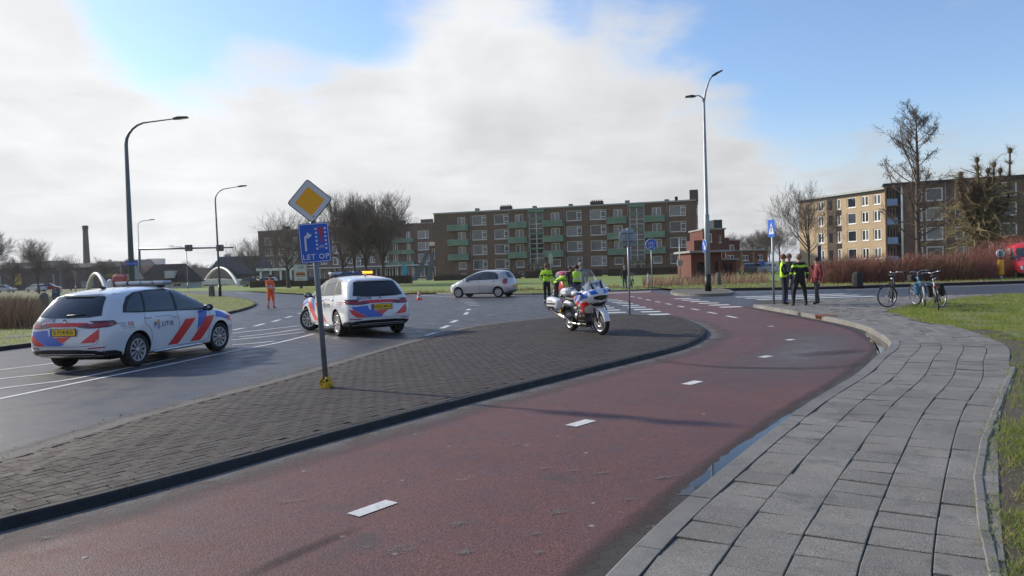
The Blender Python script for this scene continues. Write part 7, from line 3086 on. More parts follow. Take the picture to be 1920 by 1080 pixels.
tag(o, 'cyan advertising flag in front of the shop windows', 'flag')
# low white corner building between the two blocks
A, B = Q(809, 500, 157), Q(822, 500, 157)
t, L = frame_root('corner_building', 'small building with white top floor squeezed between the two brown blocks', 'building', A, B)
F = Facade(t, L, 7.4)
F.window(.2, L - .2, 4.2, 6.4, split=(.5,), fr=.14)
F.window(.2, L - .2, .3, 2.6, split=(.5,), fr=.14)
F.wall(m_bred2, back=6)
MB().box((L / 2, -.3, 7.4), (L + .4, 1.0, .8)).build('roof', m_wfr, t)

# --- sunlit yellow end of the right-hand flats
A, B = Q(1500, 500, 139), Q(1661, 500, 120)
t, L = frame_root('apartment_block', 'yellow brick flats lit by the sun with white windows, right', 'building', A, B)
fx = facade_x(t, L, A, B)
c8 = lambda c: fx(1420 + c / 3.376, 400)[0]
H = 12.7
F = Facade(t, L, H)
rows = [1.5, 4.55, 7.55, 10.3]
for i, z in enumerate(rows[:4]):
    z1 = z + (1.9 if i < 3 else 1.75)
    F.window(c8(310), c8(330), z, z1, fr=.16, glass=m_galss[0])
    F.window(c8(381), c8(420), z, z1, split=(.5,), fr=.2, glass=m_galss[1])
    F.window(c8(503), c8(527), z - .1, z1 + .1, fr=.22, glass=m_galss[1])
    F.window(c8(567), c8(625), z - .05, z1, fr=.17, glass=m_galss[0])
    F.window(c8(657), c8(704), z, z1, split=(.5,), fr=.19, glass=m_galss[0])
    F.window(c8(733), c8(782), z, z1, split=(.5,), fr=.19, glass=m_galss[1])
F.wall(m_byel, back=9)
x0, x1 = c8(442), c8(500)
MB().box(((x0 + x1) / 2, -.04, H / 2), (x1 - x0, .10, H - .2)).build('stair_bay', m_bdark, t)
for z in rows:
    MB().box((c8(465), -.12, z + .9), (.8, .06, 1.7)).build('stair_window', m_galss[0], t)
x0, x1 = c8(500), c8(531)
for z in rows:
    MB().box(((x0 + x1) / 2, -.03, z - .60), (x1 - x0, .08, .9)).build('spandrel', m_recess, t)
MB().box((L / 2, 4.4, H + .1), (L + .4, 9.6, .35)).build('roof', m_zinc, t)
MB().box((L / 2, -.12, H - .30), (L, .14, .32)).build('fascia', m_recess, t)

# --- shaded brown wing facing the camera
A, B = Q(1662, 500, 118.5), Q(2040, 500, 108)
t, L = frame_root('apartment_block', 'shaded brown brick flats with pale blue balcony panels behind the conifer, far right', 'building', A, B)
fx = facade_x(t, L, A, B)
c8 = lambda c: fx(1420 + c / 3.376, 400)[0]
H = 13.1
F = Facade(t, L, H)
for z in (1.2, 4.2, 7.25, 10.25):
    F.hole(c8(822), c8(908), z - .35, z + 2.4)
    F.window(c8(1012), c8(1046), z, z + 1.95, fr=.14)
    F.window(c8(1066), c8(1176), z, z + 2.0, fr=.17)
    F.window(c8(1532), c8(1645), z + .1, z + 2.2, fr=.19, glass=m_galss[1])
    F.window(c8(1250), c8(1340), z, z + 1.9, split=(.6,), fr=.16)
    F.window(c8(1400), c8(1470), z, z + 1.9, split=(.5,), fr=.16)
    F.window(c8(1720), c8(1800), z, z + 1.9, split=(.6,), fr=.16)
    F.window(c8(1850), c8(1940), z, z + 1.9, split=(.6,), fr=.16)
    x0, x1 = c8(822), c8(888)
    o = MB().box(((x0 + x1) / 2, -.12, z + .15), (x1 - x0, .07, 1.05)).build('balcony_panel', m_bblue, t)
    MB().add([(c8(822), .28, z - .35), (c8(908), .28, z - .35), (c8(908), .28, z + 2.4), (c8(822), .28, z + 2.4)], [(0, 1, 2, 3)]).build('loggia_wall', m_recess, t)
    w = MB()
    for x in (c8(836), c8(856), c8(874)):
        w.box((x, .18, z + 1.2), (.10, .07, 2.1))
    w.box((c8(855), .18, z + 2.2), (c8(874) - c8(836), .07, .1))
    w.build('window', M('brown_frame', (.22, .13, .08), .6), t)
F.wall(m_bbrown, back=10)
MB().tube([(c8(916), -.12, .2), (c8(916), -.12, H)], .16, 8).build('downpipe', m_wfr, t)
MB().tube([(c8(1192), -.12, .2), (c8(1192), -.12, H)], .10, 8).build('downpipe', m_concf, t)
MB().box((L / 2, 4.9, H + .1), (L + .6, 11, .30)).build('roof', m_roofm, t)

# --- red brick substation by the tall lamp
A, B = Q(1296, 500, 61), Q(1353, 500, 61)
t, L = frame_root('substation', 'small flat roofed red brick building with dark doorway behind the tall lamp', 'building', A, B)
fx = facade_x(t, L, A, B)
F = Facade(t, L, 2.55, .25)
xa, xb = fx(1307, 500)[0], fx(1326, 500)[0]
F.hole(xa, xb, .2, 1.75)
F.hole(fx(1341, 500)[0], fx(1346, 500)[0], .4, 1.75)
MB().box(((xa + xb) / 2, .2, 1.3), (xb - xa, .05, 2.1)).build('door', m_recess, t)
MB().box((fx(1343.5, 500)[0], .2, 1.4), (.3, .05, 1.9)).build('slot_window', m_recess, t)
F.wall(m_bred, back=5)
MB().box((L / 2 + .2, 2.3, 2.62), (L + .9, 6.0, .17)).build('roof', m_concf, t)
W2 = fx(1383, 500)[0] - L
o = MB().box((L + W2 / 2 + .02, 2.8, .93), (W2, 4.6, 1.86)).build('side_wing', m_bred, t)
MB().box((L + W2 / 2 + .1, 2.7, 1.93), (W2 + .3, 5.0, .14)).build('roof', m_concf, o)
for q in (.35, .65):
    MB().box((L + W2 * q, .47, .95), (.28, .06, 1.3)).build('slot_window', m_recess, o)

# taller red brick house behind it
A, B = Q(1319, 500, 98), Q(1360, 500, 98)
t, L = frame_root('red_brick_house', 'tall red brick house with dark rooftop box beside the middle flats', 'house', A, B)
F = Facade(t, L, 6.05)
fx = facade_x(t, L, A, B)
a, b = .3, fx(1335, 450)[0]
F.window(a, b, 4.4, 5.5, split=(.5,), fr=.12)
F.window(fx(1351, 450)[0] - .2, fx(1351, 450)[0] + .1, 4.3, 5.2, fr=.05)
F.window(fx(1352, 450)[0] - .2, fx(1352, 450)[0] + .1, 2.3, 3.2, fr=.05)
F.wall(m_bred, back=7)
MB().box((L / 2, 3.5, 6.1), (L + .3, 7.4, .2)).build('roof', m_concf, t)
MB().box((fx(1351, 450)[0], 2.5, 6.75), (1.1, 3, 1.2)).build('roof_box', M('dark_green_cladding', (.02, .035, .032), .5), t)
MB().box((-.55, 2.5, 2.35), (1.05, 4.3, 4.7)).build('side_wing', m_bred, t)
# row of low red brick houses
A, B = Q(1362, 500, 112), Q(1440, 500, 118)
t, L = frame_root('terraced_houses', 'row of low flat roofed red brick houses left of the crossing sign', 'house', A, B)
fx = facade_x(t, L, A, B)
F = Facade(t, L, 3.35)
for a, b, z0, z1 in ((1364, 1377, 2.1, 2.75), (1393, 1404, 1.85, 2.7), (1421, 1431, 1.8, 2.75), (1389, 1397, .25, 1.2), (1399, 1408, .25, 1.2), (1423, 1431, .3, 1.1)):
    F.window(fx(a, 480)[0], fx(b, 480)[0], z0, z1, split=(.5,), fr=.13)
F.wall(m_bred2, back=8)
MB().box((L / 2, 3.9, 3.42), (L + .3, 8.4, .16)).build('roof', m_concf, t)
for px in (1387, 1409):
    MB().box((fx(px, 480)[0], -.2, 1.6), (.35, .4, 3.2)).build('party_wall', M('ochre_render', (.34, .22, .11), .8), t)
MB().box((fx(1379, 480)[0], 3, 4.4), (1.6, 2.5, 2.1)).build('roof_extension', m_bred, t)
A, B = Q(1360, 500, 150), Q(1388, 500, 150)
t, L = frame_root('red_brick_house', 'red brick house with white window peeping over the low terrace', 'house', A, B)
F = Facade(t, L, 6.0)
F.window(.3, 1.9, 3.8, 5.2, split=(.5,), fr=.14)
F.wall(m_bred, back=6)
MB().box((L / 2, 2.9, 6.1), (L + .2, 6.2, .2)).build('roof', m_concf, t)

# --- hedges in front of the flats
def hedge(label, A, B, h, w, col, n, seed):
    rng = random.Random(seed)
    u = (B - A)
    L = u.length
    u.normalize()
    v = V((-u.y, u.x, 0))
    core = MB()
    N = max(2, int(L / .8))
    for i in range(N):
        c = A + u * (L * (i + .5) / N)
        core.box((c.x, c.y, h * .46), (L / N + .05, w * .8, h * .92 * rng.uniform(.93, 1.0)), atan2(u.y, u.x))
    t = thing('hedge', label, 'hedge', (0, 0, 0))
    core.build('hedge_core', M('hedge_core', (.05, .035, .024), .95, var=.4, vs=3, space='pos'), t, kind='stuff')
    out = []
    for k in range(n):
        p = A + u * rng.uniform(0, L) + v * rng.uniform(-w / 2, w / 2)
        z = rng.uniform(.05, h * .95)
        out.append((p.x, p.y, z, rng.uniform(.1, .22), rng.gauss(0, .08), rng.gauss(-.03, .08), .05, rng.randrange(3)))
    strands('leaves', out, None, segs=1, mats=col, parent=t)
    return t


m_hl = [M('hedge_leaf_a', (.13, .07, .04), .85), M('hedge_leaf_b', (.09, .055, .032), .85), M('hedge_leaf_c', (.07, .075, .03), .85)]
def flatp(px, D):
    p = Q(px, 500, D)
    return V((p.x, p.y, 0))
hedge('clipped brown hedge in front of the middle flats, right part', flatp(1140, 122), flatp(1290, 120), 1.35, 1.4, m_hl, 4200, 3)
hedge('clipped brown hedge in front of the middle flats behind the people', flatp(985, 124), flatp(1128, 122), 1.35, 1.4, m_hl, 3600, 4)
hedge('low hedge at the left end of the middle flats', flatp(815, 128), flatp(975, 125), .9, 1.3, m_hl, 3000, 5)
hedge('dark hedge along the parking place of the shops', flatp(632, 110), flatp(770, 108), 1.3, 1.4, m_hl, 3600, 6)
hedge('dark low hedge behind the orange worker', flatp(470, 112), flatp(625, 111), 1.1, 1.4, m_hl, 3600, 7)

# --- left background: long brick sheds, chimney, houses, towers
A, B = Q(-260, 500, 165), Q(300, 500, 205)
t, L = frame_root('brick_shed', 'long low dark brick industrial building on the left behind the bare trees', 'building', A, B)
fx = facade_x(t, L, A, B)
F = Facade(t, L, 5.2, .3)
F.wall(m_bind, back=20)
MB().box((L / 2, 9.8, 5.2), (L + .4, 20.6, .3)).build('roof', m_roofm, t)
for k in range(9):
    a = MB()
    x = L * (k + .5) / 9
    a.add([(x - L / 18 + .2, 2, 5.3), (x + L / 18 - .2, 2, 5.3), (x + L / 18 - .2, 8, 6.6 + (k % 3) * .4), (x - L / 18 + .2, 8, 6.6 + (k % 3) * .4), (x - L / 18 + .2, 14, 5.3), (x + L / 18 - .2, 14, 5.3)],
          [(0, 1, 2, 3), (3, 2, 5, 4), (0, 3, 4), (1, 5, 2)])
    a.build('roof_ridge', m_roofm, t)
for k in range(16):
    x = 3 + k * (L - 6) / 15
    MB().box((x, -.06, 1.9), (.35, .12, 3.9)).build('pilaster', m_concf if k % 3 == 0 else m_bdark, t)
for k, (a, b, z0, z1, mm) in enumerate(((28, 40, 1.4, 4.2, M('yellow_poster', (.62, .42, .03), .6)), (122, 135, .6, 2.6, m_bdark), (200, 224, 2.6, 3.7, M('ochre_panel', (.25, .20, .03), .7)), (152, 176, .2, 1.8, m_concf))):
    x0, x1 = fx(a, 530)[0], fx(b, 530)[0]
    MB().box(((x0 + x1) / 2, -.08, (z0 + z1) / 2), (x1 - x0, .10, z1 - z0)).build('wall_panel', mm, t)
p = Q(163, 500, 250)
ch = thing('chimney', 'tall tapering brick factory chimney', 'chimney', (p.x, p.y, 0), 0)
ht = top_h(163, 423, 250)
MB().lathe([(1.25, 0), (.80, ht - 1.4)], 20).build('shaft', brick_mat('chimney_brick', (.12, .085, .07), (.16, .11, .09), (.14, .12, .1)), ch)
MB().lathe([(.80, ht - 1.4), (.92, ht - 1.2), (.95, ht - .1), (.85, ht), (.5, ht), (.5, ht - 1)], 20).build('crown_band', m_bdark, ch)


def gable_house(label, px, D, w, dp, eave, ridge, wallm, roofm, rz=0.0, hip=.35, group=None):
    p = Q(px, 500, D)
    t = thing('house', label, 'house', (p.x, p.y, 0), rz, group)
    MB().box((0, 0, eave / 2), (w, dp, eave)).build('wall', wallm, t)
    o = .5
    MB().add([(-w / 2 - o, -dp / 2 - o, eave - .3), (w / 2 + o, -dp / 2 - o, eave - .3), (w / 2 + o, dp / 2 + o, eave - .3), (-w / 2 - o, dp / 2 + o, eave - .3), (-w / 2 + w * hip, 0, ridge), (w / 2 - w * hip, 0, ridge)],
             [(0, 1, 5, 4), (1, 2, 5), (2, 3, 4, 5), (3, 0, 4), (3, 2, 1, 0)]).build('roof', roofm, t)
    for x in (-w * .28, w * .28):
        f = MB().box((x, -dp / 2 - .04, eave * .45), (1.6, .12, eave * .4)).build('window', m_wfr, t)
        MB().box((x, -dp / 2 - .11, eave * .45), (1.3, .05, eave * .32)).build('pane', m_galss[0], f)
    return t


m_thatch = M('dark_thatch', (.028, .022, .02), .95, var=.3, vs=.8)
m_wwall = M('white_wall', (.50, .50, .48), .7, var=.1)
h = gable_house('dark thatched house with a white dormer left of the bridge', 319, 135, 8.6, 7, 1.4, 4.4, m_wwall, m_thatch, radians(4), .18)
MB().box((1.1, -2.6, 2.5), (1.5, 2.0, 1.3)).build('dormer', m_wwall, h)
gable_house('second dark roofed house behind the street lamp left of the arch', 378, 165, 15, 7, 1.9, 3.9, m_bind, m_thatch, 0, .1)
gable_house('red brown roofed house beside the thatched house', 276, 160, 6, 7, 2.2, 4.6, m_bred2, M('brown_tiles', (.10, .045, .032), .9, var=.2), 0, .1)
gable_house('grey gabled house behind the broad bare tree, left of the shops', 455, 170, 13, 8, 2.6, 6.4, m_bind, M('grey_tiles', (.075, .075, .078), .9, var=.2), radians(8), .12)
p = Q(293, 500, 900)
o = thing('office_tower', 'pale hazy block on the horizon behind the gantry', 'building', (p.x, p.y, 0), 0)
hh = top_h(293, 485, 900)
w_ = 17
MB().box((0, 0, hh / 2), (w_, 12, hh)).build('tower', M('pale_tower', (.42, .44, .46), .8), o)
for k in range(7):
    MB().box((0, -6.1, hh * (k + 1) / 8.5), (w_ * .96, .3, 1.2)).build('window_band', M('tower_band', (.25, .28, .31), .5), o)
p = Q(427, 500, 420)
o = thing('silo', 'pale round silo tower right of the leaning lamp', 'tower', (p.x, p.y, 0), 0)
hh = top_h(427, 477, 420)
MB().lathe([(2.1, 0), (2.1, hh), (.001, hh + .3)], 20).build('shaft', M('silo_concrete', (.30, .31, .32), .8, var=.15, vs=.2), o)
MB().tube([(-.5, 0, hh), (-.5, 0, hh + 7)], .12, 5).build('mast', m_galv, o)
# low hazy roofs on the horizon
rng = random.Random(8)
_fl = ('just right of the chimney', 'left of the tall lamp pole', 'behind the triangular sign', 'under the gantry arm near its post', 'over the thatched roof ridge', 'right of the thatched house', 'between the lamps and the silo', 'behind the silo')
for k in range(8):
    px = 205 + k * 31
    D = rng.uniform(300, 420)
    p = Q(px, 500, D)
    hh = top_h(px, 507 + rng.uniform(-4, 5), D)
    o = thing('house', 'far low grey roofed building on the hazy horizon ' + _fl[k], 'building', (p.x, p.y, 0), rng.uniform(-.3, .3), 'far low buildings in the haze')
    MB().box((0, 0, hh * .4), (9, 6, hh * .8)).build('wall', m_bind, o)
    MB().add([(-4.8, -3.2, hh * .8), (4.8, -3.2, hh * .8), (4.8, 3.2, hh * .8), (-4.8, 3.2, hh * .8), (-4.8, 0, hh), (4.8, 0, hh)], [(0, 1, 5, 4), (2, 3, 4, 5), (1, 2, 5), (3, 0, 4)]).build('roof', m_roofm, o)

# --- the white arch bridge
m_brw = M('bridge_white', (.66, .66, .63), .5, var=.06)


def arch(label, a_px, top_px, b_px, D0, D1, name='bridge_arch'):
    a, b = Q(*a_px, D0), Q(*b_px, D1)
    tp_ = Q(*top_px, (D0 + D1) / 2)
    pts = []
    N = 20
    mid_ = (a + b) / 2
    ctrl = tp_ * 2 - mid_
    for i in range(N + 1):
        s_ = i / N
        pts.append(a * (1 - s_) ** 2 + ctrl * 2 * s_ * (1 - s_) + b * s_ ** 2)
    pts[0].z = min(pts[0].z, .0)
    pts[-1].z = min(pts[-1].z, .0)
    rr = [.34 - .12 * sin(pi * i / N) for i in range(N + 1)]
    o = MB().tube(pts, rr, 12).build(name, m_brw)
    tag(o, label, 'bridge arch', 'white bridge arches')
    return o


arch('white bridge arch spanning behind the leaning lamp post', (383, 531), (414, 502), (449, 538), 150, 136)
arch('nearer white bridge arch above the roof of the police car', (164, 549), (179, 513), (202, 548), 106, 98)


def railing(label, a_px, b_px, Da, Db, h=1.15, n=26):
    a, b = Q(*a_px, Da), Q(*b_px, Db)
    a.z = b.z = 0
    t = thing('bridge_railing', label, 'railing', (0, 0, 0), 0, 'white bridge railings')
    pl = [a.lerp(b, i / n) + V((0, 0, .25 * sin(pi * i / n))) for i in range(n + 1)]
    MB().tube([p + V((0, 0, h)) for p in pl], .07, 6).build('handrail', m_brw, t)
    MB().tube([p + V((0, 0, .2)) for p in pl], .07, 6).build('bottom_rail', m_brw, t)
    for p in pl:
        MB().tube([p, p + V((0, 0, h))], .045, 5).build('post', m_brw, t)
    bars = MB()
    u = (b - a).normalized()
    for i in range(n * 6):
        p = a.lerp(b, (i + .5) / (n * 6)) + V((0, 0, .25 * sin(pi * (i + .5) / (n * 6))))
        bars.box((p.x, p.y, p.z + h / 2 + .1), (.07, .03, h - .25), atan2(u.y, u.x))
    bars.build('balusters', m_brw, t, kind='stuff')


railing('long white railing of the arch bridge', (337, 537), (459, 537), 150, 141)
railing('short white railing by the nearer arch', (196, 545), (242, 541), 112, 122, 1.0, 10)

# --- gantry, far lamps, signs and boards
p = G(262, 541)
p = Q(262, 500, 98)
t = thing('signal_gantry', 'grey overhead gantry arm carrying two signal boxes over the far road', 'gantry', (p.x, p.y, 0), 0)
zt = Q(262, 467, 98).z
end = Q(438, 464, 96)
MB().tube([(0, 0, 0), (0, 0, zt + .15)], [.19, .17], 12).build('post', m_lampp, t)
MB().tube([(-.1, 0, zt), (end.x - p.x, end.y - p.y, end.z)], [.16, .08], 10).build('arm', m_lampp, t)
MB().tube(catmull([(0, 0, zt), (0, 0, zt + 2.8), (.12, 0, zt + 3.4), (.6, 0, zt + 3.65), (1.6, 0, zt + 3.75)], 4), .045, 6).build('lamp_arm', m_galv, t)
lamp_head(t, 1.5, zt + 3.75, 1, .7, .1)
for px in (355, 413.5):
    q = Q(px, 465, 96.5)
    e = MB().box((q.x - p.x, q.y - p.y - .2, q.z), (.92, .35, .82), bev=.06).build('signal_box', m_head, t)
    MB().box((q.x - p.x, q.y - p.y - .39, q.z), (.8, .02, .7)).build('signal_back', M('signal_back_grey', (.10, .115, .12), .5), e)
    MB().box((q.x - p.x, q.y - p.y - .41, q.z), (.10, .03, .55)).build('signal_bracket', m_trim, e)


def small_lamp(label, px, D, ytop, arm, r=.06):
    p = Q(px, 500, D)
    return lamp(label, (p.x, p.y, 0), top_h(px, ytop, D), arm, r, r * .6, m_galv, 'far street lamps', armr=.04)


small_lamp('thin far street lamp under the left signal box', 351, 120, 461, -2.0, .07)
small_lamp('far street lamp over the brick shed, arm to the left', 226, 140, 488, -1.6, .07)
small_lamp('thin lamp pole in front of the brick shed by the chimney', 140, 125, 508, -.5, .06)
small_lamp('thin pole in front of the brick shed beside the blue board', 112, 120, 505, -.5, .06)
p = Q(262, 500, 72)
t = pole_sign('warning_sign', 'grey back of a triangular warning sign with a box below, behind the tall lamp', (p.x - .2, p.y, 0), 2.9, .05)
MB().prism([(-.80, 0), (.80, 0), (0, 1.38)], .03, mat=Matrix.Translation((-.2, 0, 1.75)) @ Matrix.Rotation(pi / 2, 4, 'X')).build('sign_plate', m_signback, t)
MB().prism([(-.84, -.02), (.84, -.02), (0, 1.44)], .02, mat=Matrix.Translation((-.2, .03, 1.74)) @ Matrix.Rotation(pi / 2, 4, 'X')).build('red_rim', m_sred, t)
MB().box((-.1, -.02, 1.35), (1.1, .05, .55), bev=.02).build('lower_plate', m_signback, t)
# blue info board
p = Q(102.5, 500, 62)
t = thing('notice_board', 'dark blue notice board on two legs in the left grass', 'notice board', (p.x, p.y, .05), 0)
MB().box((0, 0, .62), (.66, .06, .78), bev=.01).build('board', M('board_blue', (.03, .055, .12), .4), t)
MB().box((-.05, -.04, .85), (.42, .01, .1)).build('board_print', M('board_print', (.15, .2, .3), .5), t)
for x in (-.27, .27):
    MB().box((x, 0, .15), (.05, .05, .35)).build('leg', m_trim, t)
# advertising poster on legs
p = Q(563.5, 500, 92)
t = thing('poster_board', 'backlit style poster board showing a burger and the price 1.99', 'billboard', (p.x, p.y, 0), 0)
z0, z1 = Q(563, 527, 92).z, Q(563, 495.5, 92).z
MB().box((0, 0, (z0 + z1) / 2), (1.68, .18, z1 - z0), bev=.03).build('case', m_concf, t)
MB().box((0, -.1, (z0 + z1) / 2), (1.5, .02, z1 - z0 - .16)).build('poster', M('poster_white', (.50, .52, .52), .5), t)
flat_text(t, 'lettering', '1.99', .05, z1 - .42, .42, -.115, m_black, 1.0, .004)
flat_text(t, 'lettering', 'BURGER', -.02, z0 + .22, .17, -.115, m_black)
for k, (zz, cc) in enumerate(((.62, (.42, .20, .06)), (.80, (.10, .03, .01)), (.92, (.35, .12, .03)), (1.06, (.48, .24, .08)))):
    MB().box((0, -.113, z0 + zz), (1.2 - .06 * k, .008, .13), bev=.003).build('poster_print', M('poster_print_%d' % k, cc, .5), t)
MB().box((0, 0, z0 / 2), (.35, .12, z0)).build('leg', m_trim, t)
# small board on pole near the group, box on pole, posts
p = G(1033, 560)
p = Q(1033, 500, 78)
t = pole_sign('small_sign', 'pale green notice plate on a thin pole behind the officers', (p.x, p.y, 0), 3.3, .035)
MB().box((0, -.05, 2.55), (.44, .03, .85), bev=.01).build('sign_plate', M('pale_green_plate', (.36, .42, .38), .5), t)
MB().tube([(0, 0, 3.25), (-.3, 0, 3.42), (-.6, 0, 3.42)], .03, 6).build('lamp_arm', m_galv, t)
p = Q(1275, 500, 60)
t = pole_sign('thin_pole', 'thin pole with a white box beside the red brick substation', (p.x, p.y, 0), top_h(1272, 445, 60), .045)
MB().box((-.02, -.08, 1.75), (.42, .2, .45), bev=.02).build('box', m_concf, t)
for k in range(5):
    p = Q(1278 + k * 4.6, 500, 59)
    o = MB().box((0, 0, .28), (.13, .1, .62), bev=.02).build('wooden_post', M('grey_wood', (.14, .12, .10), .9, var=.2))
    o.location = (p.x, p.y, 0)
    tag(o, ('leftmost', 'second', 'middle', 'fourth', 'rightmost')[k] + ' of the five short wooden stakes left of the substation', 'post', 'short stakes by the substation')
# blue sign in the distance and others
for px, py, D, lab_ in ((1430, 494, 95, 'small blue parking sign in front of the terraced houses'), (666, 512, 118, 'small blue traffic sign among the tree trunks')):
    p = Q(px, 500, D)
    t = pole_sign('small_sign', lab_, (p.x, p.y, 0), Q(px, py, D).z + .2, .035)
    MB().box((0, -.05, Q(px, py, D).z), (.55, .03, .55), bev=.01).build('sign_plate', m_sblue, t)
# grey column with blue band by the bushes
p = Q(1536, 500, 60)
t = pole_sign('thin_pole', 'dark blue banner hanging on a pole before the yellow flats', (p.x, p.y, 0), top_h(1532, 440, 60), .04)
MB().box((.02, -.05, Q(1532, 475, 60).z), (.28, .03, 1.3), bev=.01).build('banner', M('dark_blue_banner', (.02, .04, .12), .6), t)

# yellow bollard with arrow sign, right
p = Q(1876, 500, 47.5)
t = thing('traffic_bollard', 'yellow traffic bollard topped by a small round white sign at the right', 'bollard', (p.x, p.y, .15), 0)
m_ybol = M('bollard_yellow', (.80, .42, .01), .45)
MB().lathe([(.12, -.05), (.12, .22), (.08, .24)], 16).build('foot', m_galv, t)
MB().lathe([(.001, .22), (.20, .22), (.205, .3), (.19, 1.12), (.17, 1.17), (.001, 1.18)], 20).build('column', m_ybol, t)
MB().tube([(0, 0, 1.15), (0, 0, 1.4)], .06, 8).build('neck', m_trim, t)
s_ = MB().lathe([(.001, -.05), (.26, -.05), (.27, 0), (.26, .05), (.001, .05)], 24, 0, 'Y', True, Matrix.Translation((0, 0, 1.56)))
o = s_.build('round_sign', m_swhite, t)
MB().box((-.07, -.06, 1.56), (.10, .03, .36)).build('dark_symbol', m_galss[0], o)
MB().box((.07, -.06, 1.56), (.035, .03, .36)).build('dark_symbol', m_galss[0], o)

# red and white van at the right edge, nose into the picture
m_vred = M('van_red', (.62, .035, .045), .3, coat=.7)
p = Q(1938, 500, 47.5)
vt = thing('van', 'red and white delivery van cut off by the right edge of the picture', 'van', (p.x, p.y, .0), radians(-112))
vt.scale = (.93,) * 3
secs = [(-5.2, [(0, .35), (.9, .35), (.98, 1.0), (.97, 2.2), (.8, 2.55), (0, 2.62)]), (-2.2, [(0, .35), (.92, .35), (.99, 1.0), (.97, 2.2), (.8, 2.55), (0, 2.62)]),
        (-1.6, [(0, .35), (.92, .35), (.99, 1.0), (.95, 2.15), (.78, 2.48), (0, 2.55)]), (-.95, [(0, .35), (.92, .35), (.99, .9), (.97, 1.38), (.80, 1.62), (0, 1.7)]),
        (-.25, [(0, .35), (.92, .35), (.98, .8), (.94, 1.12), (.78, 1.28), (0, 1.33)]), (.42, [(0, .35), (.88, .36), (.94, .7), (.88, .96), (.72, 1.10), (0, 1.15)]), (.56, [(0, .42), (.78, .44), (.84, .66), (.78, .88), (.62, .98), (0, 1.02)])]
Vv, Fv = smooth_loft(secs)
bv = bvh_of(Vv, Fv)
MB().add(Vv, Fv, 0, True).build('body', m_vred, vt)
decal(bv, [(-.55, .62), (-.68, .98), (.68, .98), (.55, .62)], 'front', m_trim, .008, 'grille', vt, .08)
for k in range(4):
    decal(bv, [(-.58 - k * .02, .68 + k * .08), (-.58 - k * .02, .70 + k * .08), (.58 + k * .02, .70 + k * .08), (.58 + k * .02, .68 + k * .08)], 'front', m_rim, .018, 'grille_bar', vt, .1)
c = hitpt(bv, 'front', 0, .83, .03)
MB().lathe([(.13, -.01), (.13, .02), (.11, .02), (.11, 0), (.001, 0)], 24, 0, 'X', True, Matrix.Translation(c)).build('badge', m_chrome, vt)
for a in (pi / 2, pi / 2 + 2.094, pi / 2 + 4.188):
    MB().tube([c + V((.012, 0, 0)), c + V((.012, .12 * cos(a), .12 * sin(a)))], .013, 4).build('badge_star', m_chrome, vt)
decal(bv, [(-.85, .36), (-.88, .56), (.88, .56), (.85, .36)], 'front', M('bumper_grey', (.40, .41, .42), .5), .012, 'bumper', vt, .08)
c = hitpt(bv, 'front', .1, .47, .03)
MB().box(tuple(c), (.02, .52, .12)).build('number_plate', m_plate, vt)
for s in (1, -1):
    decal(bv, [(s * .70, .66), (s * .72, .92), (s * .84, .96), (s * .86, .74)], 'front', m_lens, .01, 'headlamp', vt, .05)
    ax_ = 'side_l' if s > 0 else 'side_r'
    decal(bv, [(-.35, 1.32), (-1.0, 2.2), (-1.9, 2.25), (-1.9, 1.40)], ax_, m_glass2, .008, 'side_window', vt, .1)
    decal(bv, [(-5.0, .5), (-5.0, 2.2), (-2.1, 2.2), (-2.1, .5)], ax_, m_carwhite, .004, 'white_side', vt, .2)
    for x in (-.35, -4.1):
        wheel(vt, x, s * .86, .34, 0, s, w=.22)
    mirror_part(vt, -.55, s * 1.0, 1.5, s, m_trim)
decal(bv, [(-.78, 1.55), (-.68, 2.2), (.68, 2.2), (.78, 1.55)], 'front', m_glass2, .008, 'windscreen', vt, .1)

# red microcar behind the group
p = Q(1059, 500, 43)
mt = thing('microcar', 'small red microcar behind the officers at the junction', 'microcar', (p.x, p.y, 0), radians(-75))
secs = [(-.95, [(0, .25), (.48, .26), (.52, .6), (.48, .95), (.40, 1.38), (0, 1.44)]), (-.2, [(0, .22), (.52, .22), (.55, .6), (.50, .98), (.42, 1.46), (0, 1.52)]), (.35, [(0, .22), (.52, .22), (.55, .6), (.50, .95), (.40, 1.34), (0, 1.40)]),
        (.75, [(0, .22), (.50, .24), (.53, .55), (.48, .80), (.42, .88), (0, .92)]), (1.05, [(0, .28), (.42, .3), (.45, .5), (.42, .66), (.34, .74), (0, .76)])]
Vv, Fv = smooth_loft(secs)
bv = bvh_of(Vv, Fv)
MB().add(Vv, Fv, 0, True).build('body', M('microcar_red', (.42, .035, .03), .35, coat=.5), mt)
decal(bv, [(-.34, .92), (-.30, 1.30), (.30, 1.30), (.34, .92)], 'front', m_glass2, .006, 'windscreen', mt, .08)
decal(bv, [(-.36, .95), (-.32, 1.30), (.32, 1.30), (.36, .95)], 'rear', m_glass2, .006, 'rear_window', mt, .08)
for s in (1, -1):
    decal(bv, [(-.75, .92), (-.70, 1.30), (.15, 1.32), (.45, .95)], 'side_l' if s > 0 else 'side_r', m_glass2, .006, 'side_window', mt, .08)
    MB().ball((1.0, s * .30, .55), .07, 10).build('headlamp', m_lens, mt)
    for x in (-.62, .68):
        wheel(mt, x, s * .48, .23, 0, s, w=.13)

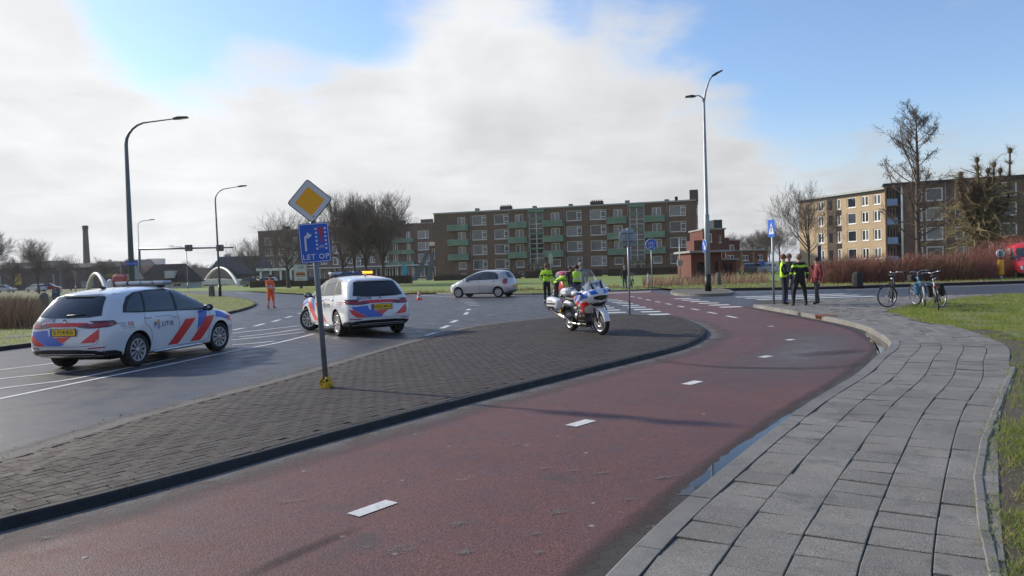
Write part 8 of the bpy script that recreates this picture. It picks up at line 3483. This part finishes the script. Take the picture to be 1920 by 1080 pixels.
# parked cars in the distance
m_pw = M('paint_white', (.60, .60, .60), .35, coat=.5)
m_pd = M('paint_dark', (.035, .038, .045), .3, coat=.5)
m_pg = M('paint_grey', (.22, .23, .24), .35, coat=.5)
m_pr = M('paint_red', (.35, .03, .03), .35, coat=.5)
gp2 = 'parked cars in the distance'
for px, D, mm, rz, lab_ in ((1402, 96, m_pd, 1.42, 'dark car with red tail lamp parked before the terraced houses'), (1427, 98, m_pw, 2.2, 'white car parked before the terraced houses beside the crossing sign'),
                            (6, 150, m_pw, .1, 'white car at the far left edge before the brick shed'), (66, 145, m_pw, 2.7, 'white car behind the lone bare tree'), (92, 150, m_pr, .2, 'red car parked against the brick shed'),
                            (474, 126, m_pg, .1, 'grey car parked left of the orange worker'), (497, 124, m_pw, 3.1, 'pale car seen over the head of the orange worker'), (585, 122, m_pg, .0, 'grey car behind the let op sign pole')):
    p = Q(px, 500, D)
    far_car(lab_, mm, (p.x, p.y, 0), rz, 'hatch', gp2)
p = Q(225, 500, 112)
rt = thing('truck', 'red covered truck seen over the roof of the police car', 'truck', (p.x, p.y, 0), radians(175))
MB().box((-.3, 0, 1.75), (2.3, 1.9, 1.7), bev=.3).build('cover', m_pr, rt)
MB().box((1.2, 0, 1.2), (1.1, 1.8, 1.5), bev=.25).build('cab', m_pw, rt)
MB().box((.3, 0, .6), (3.8, 1.5, .2)).build('chassis', m_trim, rt)
for x in (-.9, 1.2):
    for s in (1, -1):
        MB().lathe([(.001, -.1), (.38, -.1), (.38, .1), (.001, .1)], 16, 0, 'Y', True, Matrix.Translation((x, s * .8, .38))).build('wheel', m_tyre, rt)

# ------------------------------------------------------------------ air
m = bpy.data.materials.new('haze')
m.use_nodes = True
nt = m.node_tree
nt.nodes.clear()
o_ = nt.nodes.new('ShaderNodeOutputMaterial')
pv = nt.nodes.new('ShaderNodeVolumePrincipled')
pv.inputs['Color'].default_value = (.92, .95, 1.0, 1)
pv.inputs['Density'].default_value = .00018
pv.inputs['Anisotropy'].default_value = .35
nt.links.new(pv.outputs[0], o_.inputs['Volume'])
hz = MB().box((0, 0, 14), (9200, 9200, 32)).build('haze', m)
tag(hz, 'thin pale haze over the far buildings', 'haze', kind='stuff')
SC.cycles.volume_max_steps = 64
